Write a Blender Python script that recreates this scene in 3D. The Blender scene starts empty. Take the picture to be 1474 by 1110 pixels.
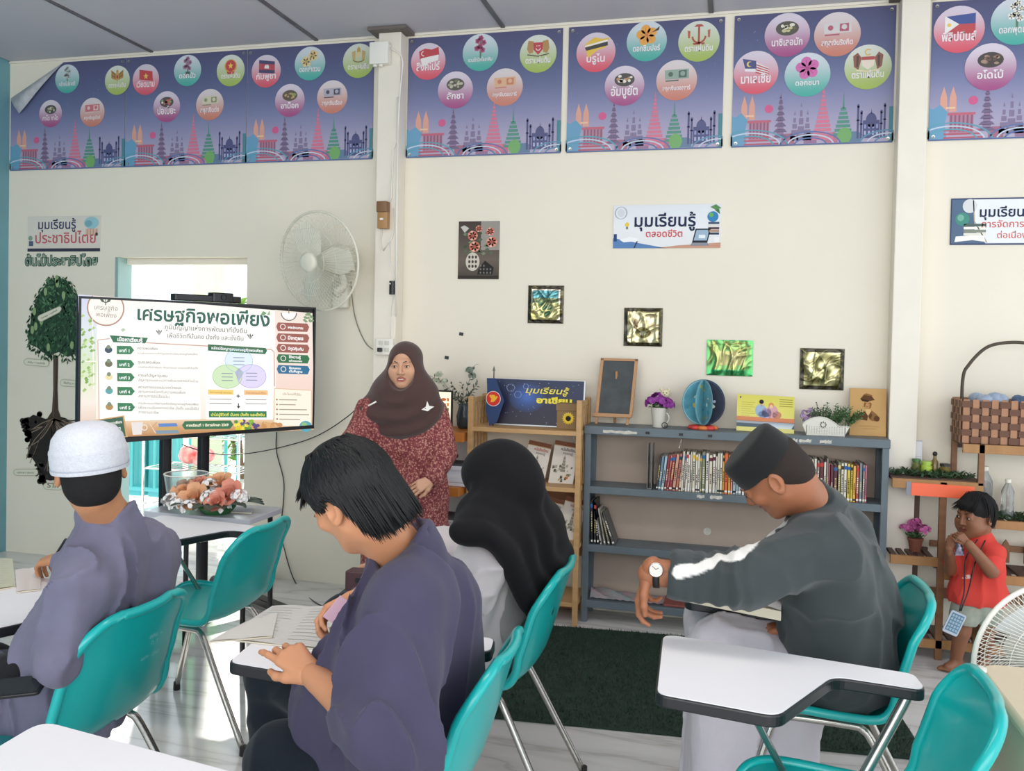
import bpy, bmesh, math, random
import numpy as np
from mathutils import Vector, Matrix, Euler
random.seed(7)
S = bpy.context.scene
COL = S.collection
PI = math.pi

# ------------------------------------------------------------------ camera
CAM = np.array([0.0, -4.852, 1.52])
CR = np.array([0.96809322, 0.24963683, 0.02183979])
CD = np.array([0.02682982, -0.01660355, -0.99950212])
CW = np.array([-0.24914993, 0.96819718, -0.0227715])
FPX, PPX, PPY = 1253.8, 737.0, 515.6
cam_d = bpy.data.cameras.new('camera')
cam = bpy.data.objects.new('camera', cam_d)
COL.objects.link(cam)
cam_d.sensor_fit = 'HORIZONTAL'
cam_d.sensor_width = 36.0
cam_d.lens = FPX / 1474 * 36.0
cam_d.shift_y = -(555.0 - PPY) / 1474
cam_d.clip_start = 0.05
cam_d.clip_end = 200
cam.matrix_world = Matrix(((CR[0], -CD[0], -CW[0], CAM[0]), (CR[1], -CD[1], -CW[1], CAM[1]),
      (CR[2], -CD[2], -CW[2], CAM[2]), (0, 0, 0, 1)))
S.camera = cam
# ------------------------------------------------------------------ sky, sun, lights, exposure
S.view_settings.view_transform = 'Standard'
S.view_settings.look = 'None'
S.view_settings.gamma = 1.0
S.view_settings.use_curve_mapping = False
S.view_settings.exposure = 0.2
w = bpy.data.worlds.new('sky'); S.world = w; w.use_nodes = True
bg = w.node_tree.nodes['Background']
bg.inputs[0].default_value = (0.86, 0.93, 1.0, 1)
bg.inputs[1].default_value = 1.75

def light(name, kind, loc, rot, energy, color=(1, 1, 1), size=None, size_y=None):
 l = bpy.data.lights.new(name, kind); l.energy = energy; l.color = color
 if kind == 'AREA':
  l.shape = 'RECTANGLE'; l.size = size; l.size_y = size_y
 o = bpy.data.objects.new(name, l); COL.objects.link(o); o.location = loc; o.rotation_euler = rot
 return o
sun = light('sun', 'SUN', (0, 10, 12), (0, 0, 0), 10.0, (1, .95, .88))
sun.data.angle = math.radians(1.0)
sun.rotation_euler = Vector((1.1, -1.75, -1.4)).to_track_quat('-Z', 'Y').to_euler()
# daylight through the open rear side of the room, and an unseen warm area light under the ceiling
light('rear_daylight', 'AREA', (0.3, -7.2, 2.0), (math.radians(84), 0, 0), 95, (1, .97, .93), 6.0, 2.2)
light('ceiling_warm_light', 'AREA', (-1.2, -2.9, 3.2), (math.radians(0), 0, 0), 26, (1, .93, .84), 3.0, 0.5)

# ------------------------------------------------------------------ helpers
def V(*a): return Vector(a)
def ray(x, y): return (x - PPX) / FPX * CR + (y - PPY) / FPX * CD + CW
def at(x, y, Y=0.0):                     # point of the photo's ray on the plane y = Y
 v = ray(x, y); return Vector(CAM + v * (Y - CAM[1]) / v[1])
def atz(x, y, z):
 v = ray(x, y); return Vector(CAM + v * (z - CAM[2]) / v[2])
def atd(x, y, d): return Vector(CAM + ray(x, y) * d)

def srgb(c):
 if isinstance(c, str):
  c = c.lstrip('#'); c = tuple(int(c[i:i + 2], 16) / 255 for i in (0, 2, 4))
 elif max(c) > 1.001: c = tuple(v / 255 for v in c[:3])
 return tuple(v / 12.92 if v <= .04045 else ((v + .055) / 1.055) ** 2.4 for v in c[:3])

MATS = {}
def mat(name, color, rough=.5, metal=0.0, noise=0.0, nscale=8.0, bump=0.0, bscale=60.0, spec=.5, trans=0.0,
  emit=None, estr=0.0, attr=None, stretch=None, sss=0.0, alpha=1.0, coat=0.0, color2=None, sheen=0.0):
 if name in MATS: return MATS[name]
 m = bpy.data.materials.new(name); m.use_nodes = True
 nt = m.node_tree; N = nt.nodes; L = nt.links
 b = N['Principled BSDF']; MATS[name] = m
 c = srgb(color)
 b.inputs['Base Color'].default_value = (*c, 1)
 b.inputs['Roughness'].default_value = rough
 b.inputs['Metallic'].default_value = metal
 b.inputs['Specular IOR Level'].default_value = spec
 b.inputs['Transmission Weight'].default_value = trans
 b.inputs['Alpha'].default_value = alpha
 b.inputs['Coat Weight'].default_value = coat
 b.inputs['Sheen Weight'].default_value = sheen
 if sss:
  b.inputs['Subsurface Weight'].default_value = sss
  b.inputs['Subsurface Radius'].default_value = (.02, .008, .004)
 tc = None
 if noise or bump:
  tc = N.new('ShaderNodeTexCoord'); mp = N.new('ShaderNodeMapping')
  L.new(tc.outputs['Object'], mp.inputs[0])
  if stretch: mp.inputs['Scale'].default_value = stretch
  vec = mp.outputs[0]
 src = None
 if attr:
  a = N.new('ShaderNodeAttribute'); a.attribute_name = attr; src = a.outputs['Color']
 if noise:
  n = N.new('ShaderNodeTexNoise'); n.inputs['Scale'].default_value = nscale; n.inputs['Detail'].default_value = 5
  L.new(vec, n.inputs['Vector'])
  r = N.new('ShaderNodeMapRange'); L.new(n.outputs[0], r.inputs[0])
  r.inputs[1].default_value = .3; r.inputs[2].default_value = .7
  mx = N.new('ShaderNodeMix'); mx.data_type = 'RGBA'
  L.new(r.outputs[0], mx.inputs[0])
  if src is not None:
   hs = N.new('ShaderNodeHueSaturation'); hs.inputs['Value'].default_value = 1 - noise
   L.new(src, hs.inputs['Color']); L.new(hs.outputs[0], mx.inputs[6]); L.new(src, mx.inputs[7])
  else:
   c2 = srgb(color2) if color2 else tuple(v * (1 - noise) for v in c)
   mx.inputs[6].default_value = (*c2, 1); mx.inputs[7].default_value = (*c, 1)
  src = mx.outputs[2]
 if src is not None:
  L.new(src, b.inputs['Base Color'])
 if bump:
  n = N.new('ShaderNodeTexNoise'); n.inputs['Scale'].default_value = bscale; n.inputs['Detail'].default_value = 3
  L.new(vec, n.inputs['Vector'])
  bp = N.new('ShaderNodeBump'); bp.inputs['Strength'].default_value = min(1, bump); bp.inputs['Distance'].default_value = .004
  L.new(n.outputs[0], bp.inputs['Height']); L.new(bp.outputs[0], b.inputs['Normal'])
 if estr:
  if attr and emit is None: L.new(src, b.inputs['Emission Color'])
  else: b.inputs['Emission Color'].default_value = (*srgb(emit), 1)
  b.inputs['Emission Strength'].default_value = estr
 return m

def link(name, me, parent=None, m=None, smooth=False):
 o = bpy.data.objects.new(name, me); COL.objects.link(o)
 if m is not None:
  for q in (m if isinstance(m, (list, tuple)) else [m]): me.materials.append(q)
 if smooth: me.polygons.foreach_set('use_smooth', [True] * len(me.polygons))
 if parent is not None: o.parent = parent
 return o

def tag(o, label=None, cat=None, group=None, kind=None):
 if label: o['label'] = label
 if cat: o['category'] = cat
 if group: o['group'] = group
 if kind: o['kind'] = kind
 return o

def thing(name, label, cat, loc=(0, 0, 0), rz=0.0, group=None):
 o = bpy.data.objects.new(name, None); COL.objects.link(o)
 o.empty_display_size = .05
 o.location = loc; o.rotation_euler = (0, 0, rz)
 return tag(o, label, cat, group)

class MB:                                   # collects shapes, builds ONE mesh
 def __init__(s): s.v = []; s.f = []; s.mi = []; s.cur = 0
 def add(s, vs, fs):
  n = len(s.v); s.v += [tuple(p) for p in vs]
  s.f += [tuple(i + n for i in f) for f in fs]; s.mi += [s.cur] * len(fs)
 def box(s, a, b, R=None, c=None):
  x0, y0, z0 = a; x1, y1, z1 = b
  vs = [Vector(p) for p in ((x0, y0, z0), (x1, y0, z0), (x1, y1, z0), (x0, y1, z0), (x0, y0, z1), (x1, y0, z1), (x1, y1, z1), (x0, y1, z1))]
  if R is not None:
   c = Vector(c) if c is not None else Vector(((x0 + x1) / 2, (y0 + y1) / 2, (z0 + z1) / 2))
   vs = [R @ (v - c) + c for v in vs]
  s.add(vs, [(0, 3, 2, 1), (4, 5, 6, 7), (0, 1, 5, 4), (1, 2, 6, 5), (2, 3, 7, 6), (3, 0, 4, 7)])
  return s
 def rbox(s, a, b, r=.01, n=3, R=None, c=None):   # box with rounded vertical (z) edges
  x0, y0, z0 = a; x1, y1, z1 = b
  ring = []
  for cx, cy, a0 in ((x1 - r, y1 - r, 0), (x0 + r, y1 - r, PI / 2), (x0 + r, y0 + r, PI), (x1 - r, y0 + r, 1.5 * PI)):
   for k in range(n + 1):
    t = a0 + PI / 2 * k / n; ring.append((cx + r * math.cos(t), cy + r * math.sin(t)))
  s.prism(ring, z0, z1, R, c)
  return s
 def prism(s, ring, z0, z1, R=None, c=None):
  n = len(ring)
  vs = [Vector((x, y, z0)) for x, y in ring] + [Vector((x, y, z1)) for x, y in ring]
  if R is not None:
   c = Vector(c if c is not None else (0, 0, 0)); vs = [R @ (v - c) + c for v in vs]
  s.add(vs, [tuple(range(n))[::-1], tuple(range(n, 2 * n))] + [(i, (i + 1) % n, n + (i + 1) % n, n + i) for i in range(n)])
  return s
 def tube(s, pts, r, n=8, closed=False, cap=True, flat=1.0):
  pts = [Vector(p) for p in pts]
  rs = r if isinstance(r, (list, tuple)) else [r] * len(pts)
  m = len(pts); base = len(s.v); up = None; vs = []; fs = []
  for i, p in enumerate(pts):
   if closed: t = pts[(i + 1) % m] - pts[i - 1]
   else: t = pts[min(i + 1, m - 1)] - pts[max(i - 1, 0)]
   if t.length < 1e-9: t = Vector((0, 0, 1))
   t.normalize()
   if up is None:
    up = Vector((0, 0, 1)) if abs(t.z) < .9 else Vector((1, 0, 0))
   u = (up - t * up.dot(t))
   if u.length < 1e-6: u = t.orthogonal()
   u.normalize(); up = u; w_ = t.cross(u)
   for k in range(n):
    a = 2 * PI * k / n
    vs.append(p + (u * math.cos(a) * flat + w_ * math.sin(a)) * rs[i])
  for i in range(m if closed else m - 1):
   for k in range(n):
    j = (i + 1) % m
    fs.append((i * n + k, i * n + (k + 1) % n, j * n + (k + 1) % n, j * n + k))
  if cap and not closed:
   fs.append(tuple(range(n))[::-1]); fs.append(tuple(range((m - 1) * n, m * n)))
  s.add(vs, fs); return s
 def lathe(s, prof, c=(0, 0, 0), n=20, R=None, cap=True):
  c = Vector(c); vs = []; fs = []
  for r, z in prof:
   for k in range(n):
    a = 2 * PI * k / n; v = Vector((r * math.cos(a), r * math.sin(a), z))
    vs.append((R @ v if R is not None else v) + c)
  for i in range(len(prof) - 1):
   for k in range(n): fs.append((i * n + k, i * n + (k + 1) % n, (i + 1) * n + (k + 1) % n, (i + 1) * n + k))
  if cap: fs.append(tuple(range(n))[::-1]); fs.append(tuple(range((len(prof) - 1) * n, len(prof) * n)))
  s.add(vs, fs); return s
 def ball(s, c, r, n=10, m=7, R=None):
  r = r if isinstance(r, (list, tuple)) else (r, r, r)
  c = Vector(c); vs = []; fs = []
  for i in range(m + 1):
   th = PI * i / m
   for k in range(n):
    a = 2 * PI * k / n
    v = Vector((r[0] * math.sin(th) * math.cos(a), r[1] * math.sin(th) * math.sin(a), r[2] * math.cos(th)))
    vs.append((R @ v if R is not None else v) + c)
  for i in range(m):
   for k in range(n): fs.append((i * n + k, (i + 1) * n + k, (i + 1) * n + (k + 1) % n, i * n + (k + 1) % n))
  s.add(vs, fs); return s
 def grid(s, rows, closed=False):          # rows of points -> quad sheet
  n = len(rows[0]); vs = [p for r in rows for p in r]; fs = []
  for i in range(len(rows) - 1):
   for k in range(n if closed else n - 1):
    fs.append((i * n + k, i * n + (k + 1) % n, (i + 1) * n + (k + 1) % n, (i + 1) * n + k))
  s.add(vs, fs); return s
 def mesh(s, name):
  me = bpy.data.meshes.new(name); me.from_pydata(s.v, [], s.f); me.validate()
  if any(s.mi) and len(s.mi) == len(me.polygons): me.polygons.foreach_set('material_index', s.mi)
  me.update(); return me
 def build(s, name, m, parent=None, smooth=False, bevel=0, loc=None):
  me = s.mesh(name)
  bm = bmesh.new(); bm.from_mesh(me)
  bmesh.ops.remove_doubles(bm, verts=bm.verts, dist=1e-6)
  bmesh.ops.recalc_face_normals(bm, faces=bm.faces)
  bm.to_mesh(me); bm.free()
  o = link(name, me, parent, m, smooth)
  if smooth and smooth != 'all':
   try: me.set_sharp_from_angle(angle=math.radians(40))
   except Exception: pass
  if bevel:
   b = o.modifiers.new('bevel', 'BEVEL'); b.width = bevel; b.segments = 2; b.limit_method = 'ANGLE'; b.angle_limit = math.radians(50)
  if loc is not None: o.location = loc
  return o

def copy_tree(o, parent=None):
 c = o.copy(); COL.objects.link(c); c.parent = parent
 for ch in [q for q in list(o.children)]: copy_tree(ch, c)
 return c

def bez(p0, p1, p2, p3, n=12):
 p0, p1, p2, p3 = map(Vector, (p0, p1, p2, p3)); out = []
 for i in range(n + 1):
  t = i / n; out.append(p0 * (1 - t) ** 3 + p1 * 3 * t * (1 - t) ** 2 + p2 * 3 * t * t * (1 - t) + p3 * t ** 3)
 return out
def spline(pts, n=6):
 pts = [Vector(p) for p in pts]; out = []
 P = [pts[0] * 2 - pts[1]] + pts + [pts[-1] * 2 - pts[-2]]
 for i in range(1, len(P) - 2):
  a, b, c, d = P[i - 1], P[i], P[i + 1], P[i + 2]
  for k in range(n):
   t = k / n
   out.append(.5 * ((2 * b) + (c - a) * t + (2 * a - 5 * b + 4 * c - d) * t * t + (3 * b - a - 3 * c + d) * t ** 3))
 out.append(pts[-1]); return out

# ------------------------------------------------------------------ flat print (posters, screens, lettering)
TXT = {}
def text_mesh(s, bold=0.0):
 k = (s, bold)
 if k in TXT: return TXT[k]
 c = bpy.data.curves.new('t', 'FONT'); c.body = s; c.size = 1.0; c.resolution_u = 2; c.offset = bold
 o = bpy.data.objects.new('t', c); COL.objects.link(o)
 dg = bpy.context.evaluated_depsgraph_get()
 me = bpy.data.meshes.new_from_object(o.evaluated_get(dg))
 co = [(v.co.x, v.co.y) for v in me.vertices]; fs = [tuple(p.vertices) for p in me.polygons]
 bpy.data.objects.remove(o); bpy.data.curves.remove(c); bpy.data.meshes.remove(me)
 if not co: co = [(0, 0), (1, 0), (0, 1)]; fs = []
 xs = [p[0] for p in co]
 TXT[k] = (co, fs, min(xs), max(xs)); return TXT[k]

class Print:
 """2-D drawing on a plane: origin O, unit axes U (right), W (up), normal Nn towards the viewer; drawn in the units of fn(x, y) -> (u, v)."""
 def __init__(s, O, U, W, fn=None, step=.0005):
  s.O = Vector(O); s.U = Vector(U).normalized(); s.W = Vector(W).normalized(); s.N = s.U.cross(s.W).normalized()
  s.v = []; s.f = []; s.c = []; s.step = step
  s.fn = fn or s.px
 def px(s, x, y):
  r = Vector(ray(x, y)); C = Vector(CAM); t = (s.O - C).dot(s.N) / r.dot(s.N); p = C + r * t - s.O
  return (p.dot(s.U), p.dot(s.W))
 def _put(s, uv, cols, faces, layer):
  n = len(s.v)
  for (u, v), c in zip(uv, cols):
   s.v.append(s.O + s.U * u + s.W * v + s.N * (s.step * layer)); s.c.append(c)
  s.f += [tuple(i + n for i in f) for f in faces]
 def poly(s, pts, col, layer=1):
  uv = [s.fn(*p) for p in pts]
  a = sum(uv[i - 1][0] * uv[i][1] - uv[i][0] * uv[i - 1][1] for i in range(len(uv)))
  if a < 0: uv = uv[::-1]
  s._put(uv, [srgb(col)] * len(uv), [tuple(range(len(uv)))], layer)
 def rect(s, x0, y0, x1, y1, col, layer=1): s.poly([(x0, y0), (x1, y0), (x1, y1), (x0, y1)], col, layer)
 def quad(s, pts, cols, layer=0, n=12, m=1):   # pts TL TR BR BL; cols at stops top->bottom
  tl, tr, br, bl = pts; cs = [srgb(c) for c in cols]; uv = []; cc = []
  for i in range(n + 1):
   t = i / n; k = t * (len(cs) - 1); a = min(int(k), len(cs) - 2); fr = k - a
   c = tuple(cs[a][j] * (1 - fr) + cs[a + 1][j] * fr for j in range(3))
   for e in range(m + 1):
    q = e / m
    L = (tl[0] + (bl[0] - tl[0]) * t, tl[1] + (bl[1] - tl[1]) * t); R = (tr[0] + (br[0] - tr[0]) * t, tr[1] + (br[1] - tr[1]) * t)
    uv.append(s.fn(L[0] + (R[0] - L[0]) * q, L[1] + (R[1] - L[1]) * q)); cc.append(c)
  w1 = m + 1
  s._put(uv, cc, [(i * w1 + e, (i + 1) * w1 + e, (i + 1) * w1 + e + 1, i * w1 + e + 1) for i in range(n) for e in range(m)], layer)
 def disc(s, x, y, rx, ry=None, col=None, layer=1, cols=None, n=28, a0=0, a1=2 * PI):
  ry = ry or rx
  if cols:
   c1, c2 = srgb(cols[0]), srgb(cols[1]); rows = 8; uv = []; cc = []; fs = []
   for i in range(rows + 1):
    t = -1 + 2 * i / rows; h = math.sqrt(max(0, 1 - t * t))
    yy = y + t * ry
    for e in range(7):
     q = -1 + e / 3
     uv.append(s.fn(x + q * h * rx, yy)); m_ = (t + 1) / 2; m_ = m_ * m_ * (3 - 2 * m_)
     cc.append(tuple(c1[j] * (1 - m_) + c2[j] * m_ for j in range(3)))
   # finer outline: use sine spacing
   uv = []; cc = []
   for i in range(rows * 2 + 1):
    th = PI * i / (rows * 2); t = -math.cos(th); h = math.sin(th)
    for e in range(5):
     q = -1 + e / 2
     uv.append(s.fn(x + q * h * rx, y + t * ry)); m_ = (t + 1) / 2; m_ = m_ * m_ * (3 - 2 * m_)
     cc.append(tuple(c1[j] * (1 - m_) + c2[j] * m_ for j in range(3)))
   fs = [(i * 5 + e, i * 5 + e + 1, (i + 1) * 5 + e + 1, (i + 1) * 5 + e) for i in range(rows * 2) for e in range(4)]
   uvp = uv
   s._put(uvp, cc, [f[::-1] for f in fs], layer)
  else:
   s.poly([(x + rx * math.cos(a0 + (a1 - a0) * k / n), y + ry * math.sin(a0 + (a1 - a0) * k / n)) for k in range(n if a1 - a0 > 6.2 else n + 1)], col, layer)
 def line(s, pts, wd, col, layer=2):
  for (x0, y0), (x1, y1) in zip(pts, pts[1:]):
   dx, dy = x1 - x0, y1 - y0; l = math.hypot(dx, dy) or 1; nx, ny = -dy / l * wd / 2, dx / l * wd / 2
   s.poly([(x0 + nx, y0 + ny), (x1 + nx, y1 + ny), (x1 - nx, y1 - ny), (x0 - nx, y0 - ny)], col, layer)
 def ring(s, x, y, r, wd, col, layer=2, ry=None, n=28, a0=0, a1=2 * PI):
  ry = ry or r
  s.line([(x + r * math.cos(a0 + (a1 - a0) * k / n), y + ry * math.sin(a0 + (a1 - a0) * k / n)) for k in range(n + 1)], wd, col, layer)
 yup = False
 def text(s, t, p0, p1, col, layer=4, bold=0.0, sh=1.0, slant=0.0):
  """baseline from p0 to p1 (drawing units), letters scaled to that width; sh scales their height"""
  co, fs, a, b = text_mesh(t, bold); up = -1 if s.yup else 1
  k = math.hypot(p1[0] - p0[0], p1[1] - p0[1]) / max(1e-6, b - a)
  dx, dy = (p1[0] - p0[0]), (p1[1] - p0[1]); l = math.hypot(dx, dy); dx /= l; dy /= l
  uv = []
  for x, y in co:
   X = (x - a) * k + slant * y * k; Y = y * k * sh
   uv.append(s.fn(p0[0] + dx * X + dy * Y * up, p0[1] + dy * X - dx * Y * up))
  c = srgb(col); s._put(uv, [c] * len(uv), fs, layer)
 def build(s, name, m, parent=None):
  me = bpy.data.meshes.new(name); me.from_pydata([tuple(p) for p in s.v], [], s.f)
  at_ = me.color_attributes.new('Col', 'FLOAT_COLOR', 'POINT')
  k = getattr(s, 'fade', 0.0); at_.data.foreach_set('color', [q for c in s.c for q in (*(v * (1 - k) + .3 * k for v in c), 1.0)])
  bm = bmesh.new(); bm.from_mesh(me)
  N = s.N
  fl = [f for f in bm.faces if f.normal.dot(N) < 0]
  if fl: bmesh.ops.reverse_faces(bm, faces=fl)
  bm.to_mesh(me); bm.free()
  return link(name, me, parent, m)
M_PRINT = mat('vinyl_print', '#ffffff', .38, attr='Col', spec=.4)
M_PAPER = mat('paper_print', '#ffffff', .75, attr='Col', spec=.25)
# ================================================================== SETTING
XL, XR, YB, ZC = -4.77, 3.2, -7.6, 3.30
def wall_paint():
 m = mat('warm_white_wall_paint', '#ebe3d1', .62, noise=.04, nscale=1.6, bump=.12, bscale=35, spec=.3)
 return m
M_WALL = wall_paint()
M_TEALWALL = mat('teal_wall_paint', '#6fa3ad', .5, noise=.12, nscale=3, bump=.15, bscale=20)
M_TRIM = mat('white_trim_paint', '#ebe3d4', .45, noise=.05, nscale=6)
M_CEIL = mat('grey_ceiling_board', '#c2c0c7', .6, noise=.06, nscale=1.2)
M_BATTEN = mat('ceiling_joint_metal', '#6d6b6e', .45, metal=.3, noise=.2, nscale=10)
M_DARK = mat('dark_shadow_pad', '#6b625c', .6)
M_BLACK = mat('black_plastic', '#17171a', .35)
M_BLACKM = mat('black_powder_metal', '#1b1c1f', .4, metal=.2)
M_WHITEP = mat('white_plastic', '#e9e6dc', .35)
M_CABLE = mat('black_cable_rubber', '#202023', .5)
M_CHROME = mat('chrome_tube', '#c9c9c9', .18, metal=1.0)
M_TEALP = mat('teal_painted_steel', '#3f9aa2', .4, noise=.12, nscale=6)

def marble():
 m = mat('white_marble_floor', '#d8d7d6', .13, spec=.6)
 nt = m.node_tree; N = nt.nodes; L = nt.links; b = N['Principled BSDF']
 tc = N.new('ShaderNodeTexCoord'); mp = N.new('ShaderNodeMapping'); L.new(tc.outputs['Object'], mp.inputs[0])
 mp.inputs['Rotation'].default_value = (0, 0, math.radians(28)); mp.inputs['Scale'].default_value = (.55, 3.4, 1)
 n1 = N.new('ShaderNodeTexNoise'); n1.inputs['Scale'].default_value = 1.7; n1.inputs['Detail'].default_value = 8; n1.inputs['Distortion'].default_value = .35
 L.new(mp.outputs[0], n1.inputs['Vector'])
 sb = N.new('ShaderNodeMath'); sb.operation = 'SUBTRACT'; sb.inputs[1].default_value = .5; L.new(n1.outputs[0], sb.inputs[0])
 ab = N.new('ShaderNodeMath'); ab.operation = 'ABSOLUTE'; L.new(sb.outputs[0], ab.inputs[0])
 rp = N.new('ShaderNodeValToRGB'); L.new(ab.outputs[0], rp.inputs[0])
 e = rp.color_ramp.elements
 e[0].position = 0; e[0].color = (*srgb('#bdbab6'), 1); e[1].position = .02; e[1].color = (*srgb('#d0cecb'), 1)
 x = e.new(.1); x.color = (*srgb('#dcdad8'), 1)
 L.new(rp.outputs[0], b.inputs['Base Color'])
 n2 = N.new('ShaderNodeTexNoise'); n2.inputs['Scale'].default_value = 3.5; L.new(tc.outputs['Object'], n2.inputs['Vector'])
 bp = N.new('ShaderNodeBump'); bp.inputs['Strength'].default_value = .12; bp.inputs['Distance'].default_value = .02
 L.new(n2.outputs[0], bp.inputs['Height']); L.new(bp.outputs[0], b.inputs['Normal'])
 return m
M_FLOOR = marble()

def struct(name, mb, m, parent=None, **k):
 o = mb.build(name, m, parent, **k)
 if parent is None: o['kind'] = 'structure'
 return o

struct('floor', MB().box((XL - .1, YB, -.1), (XR, 0.0, 0)).box((XL - .1, 0.0, -.1), (XR, 2.6, -.004)), M_FLOOR)
DX0, DX1, DZ = -3.93, -2.965, 1.992
T = .11
wf = MB()
wf.box((XL - .1, 0, 0), (DX0, T, ZC + .1)).box((DX1, 0, 0), (XR, T, ZC + .1)).box((DX0, 0, DZ), (DX1, T, ZC + .1))
wall_front = struct('wall_front', wf, M_WALL)
struct('wall_left', MB().box((XL - .1, YB, 0), (XL, 0, ZC + .1)), M_TEALWALL)
ceiling = struct('ceiling', MB().box((XL - .1, YB, ZC + .02), (XR, .1, ZC + .1)), M_BATTEN)
seams = [XL, -3.664, -2.51, -1.341, -.179, .99, 2.15, XR]
for x0, x1 in zip(seams, seams[1:]):
 MB().box((x0 + .012, YB, ZC), (x1 - .012, -.01, ZC + .02)).build('panel', M_CEIL, ceiling, bevel=.003)
for x in seams[1:-1]:
 MB().box((x - .013, YB, ZC - .008), (x + .013, -.01, ZC + .012)).build('batten', M_BATTEN, ceiling, bevel=.003)
struct('trim_1', MB().box((XL, -.012, ZC - .014), (XR, 0, ZC)), M_TRIM, bevel=.002)

# two concrete posts proud of the wall
def post(name, x0, x1, z1=ZC):
 o = struct(name, MB().box((x0, -.105, 0), (x1, 0.0, z1)), M_TRIM, bevel=.004)
 MB().box((x0 - .05, -.16, ZC - .02), (x1 + .05, -.013, ZC - .001)).build('bracket', M_DARK, o, bevel=.003)  # dark pad draws the ceiling cutout and shadow over the post
 return o
col1 = post('trim_2', at(545, 60, -.105).x, at(577, 60, -.105).x, ZC - .021)
col2 = post('trim_3', at(1297, 60, -.105).x, at(1338, 60, -.105).x, ZC - .021)

# door opening: teal reveal and frame
dr = MB()
dr.box((DX0, .004, 0), (DX0 + .022, T + .03, DZ))
door = struct('door_1', dr, mat('pale_teal_frame', '#8fb0ad', .5, noise=.1), bevel=.003)
MB().box((DX0, T - .02, DZ - .04), (DX1, T + .03, DZ)).build('door_head', M_TRIM, door, bevel=.003)
MB().box((DX1 - .03, T - .02, 0), (DX1, T + .03, DZ - .04)).build('door_jamb', M_TRIM, door, bevel=.003)

# ================================================================== OUTSIDE the door
M_LEAF = mat('sunlit_leaf', '#6f9a3a', .5, noise=.35, nscale=9)
M_GROUND = mat('pale_concrete_yard', '#cfccc2', .8, noise=.15, nscale=4)
o = MB().box((-14, 2.6, -.12), (8, 22, -.02)).build('yard_ground', M_GROUND); o['kind'] = 'structure'; o['label'] = 'pale sunlit yard beyond the veranda'
# veranda post seen above the television
v = thing('veranda_post', 'pale green veranda post behind the open doorway', 'post', (at(301, 400, 1.6).x, 1.6, 0))
M_VPOST = mat('pale_green_post_paint', '#c3cdb2', .6, noise=.1)
MB().box((-.09, -.09, 0), (.09, .09, 3.2)).build('shaft', M_VPOST, v, bevel=.006)
MB().box((-.13, -.13, 0), (.13, .13, .12)).build('base', M_VPOST, v, bevel=.01)
# teal railing of round bars
rail = thing('veranda_railing', 'teal painted steel railing of upright bars along the veranda edge', 'railing', (-5.3, 1.95, 0))
M_RAIL = mat('teal_rail_gloss', '#4fb2b4', .35, noise=.1, nscale=5)
for z in (.08, .62, 1.16): MB().tube([(-.75, 0, z), (1.75, 0, z)], .02, 8).build('rail', M_RAIL, rail, smooth=True)
for i in range(21):
 x = -.72 + i * .12
 MB().tube([(x, 0, .08), (x, 0, 1.16)], .016, 8).build('bar', M_RAIL, rail, smooth=True)
for k, x in enumerate((-.05, .22)):
 MB().rbox((x - .12, .06, 0), (x + .12, .3, 1.42), .05).build('panel', M_RAIL, rail, smooth=True)
# green board leaning on the railing
M_GREENB = mat('green_board_plastic', '#3fae72', .4)
tag(MB().rbox((-.19, -.012, 0), (.19, .012, .62), .01).build('green_board', M_GREENB, loc=(at(290, 640, 1.2).x, 1.2, .72), bevel=.004),
 'plain green board standing on the top shelf of the wire rack outside', 'board')
# wire rack with shelves
rk = thing('wire_rack', 'chrome wire shelf rack standing on the veranda outside the door', 'rack', (at(292, 700, 1.2).x, 1.2, 0))
for x in (-.42, .42):
 for y in (-.17, .17): MB().tube([(x, y, 0), (x, y, .95)], .011, 8).build('post', M_CHROME, rk, smooth=True)
for z in (.16, .44, .7):
 m = MB()
 for y in (-.17, .17): m.tube([(-.42, y, z), (.42, y, z)], .008, 6)
 for i in range(15): m.tube([(-.42 + i * .06, -.17, z), (-.42 + i * .06, .17, z)], .004, 4)
 m.build('shelf', M_CHROME, rk, smooth=True)
m = MB(); rnd = random.Random(3)
for i in range(7): m.ball((rnd.uniform(-.12, .12), rnd.uniform(-.08, .08), .06 + rnd.uniform(-.01, .05)), (.08, .07, .06), 9, 6)
tag(m.build('shopping_bag', mat('white_red_bag', '#e2b9b6', .4, noise=.5, nscale=14, color2='#c2474b'), loc=(at(283, 668, 1.2).x, 1.2, .452), smooth='all'),
 'crumpled white and red plastic bag on the middle wire shelf outside', 'bag')
m = MB()
for i in range(8): m.ball((rnd.uniform(-.16, .16), rnd.uniform(-.08, .08), .06 + rnd.uniform(0, .05)), (.08, .07, .06), 9, 6)
tag(m.build('dark_cloth', mat('dark_cloth', '#202326', .9), loc=(at(300, 700, 1.2).x, 1.2, .172), smooth='all'),
 'heap of dark cloth on the lowest wire shelf outside', 'cloth')

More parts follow.
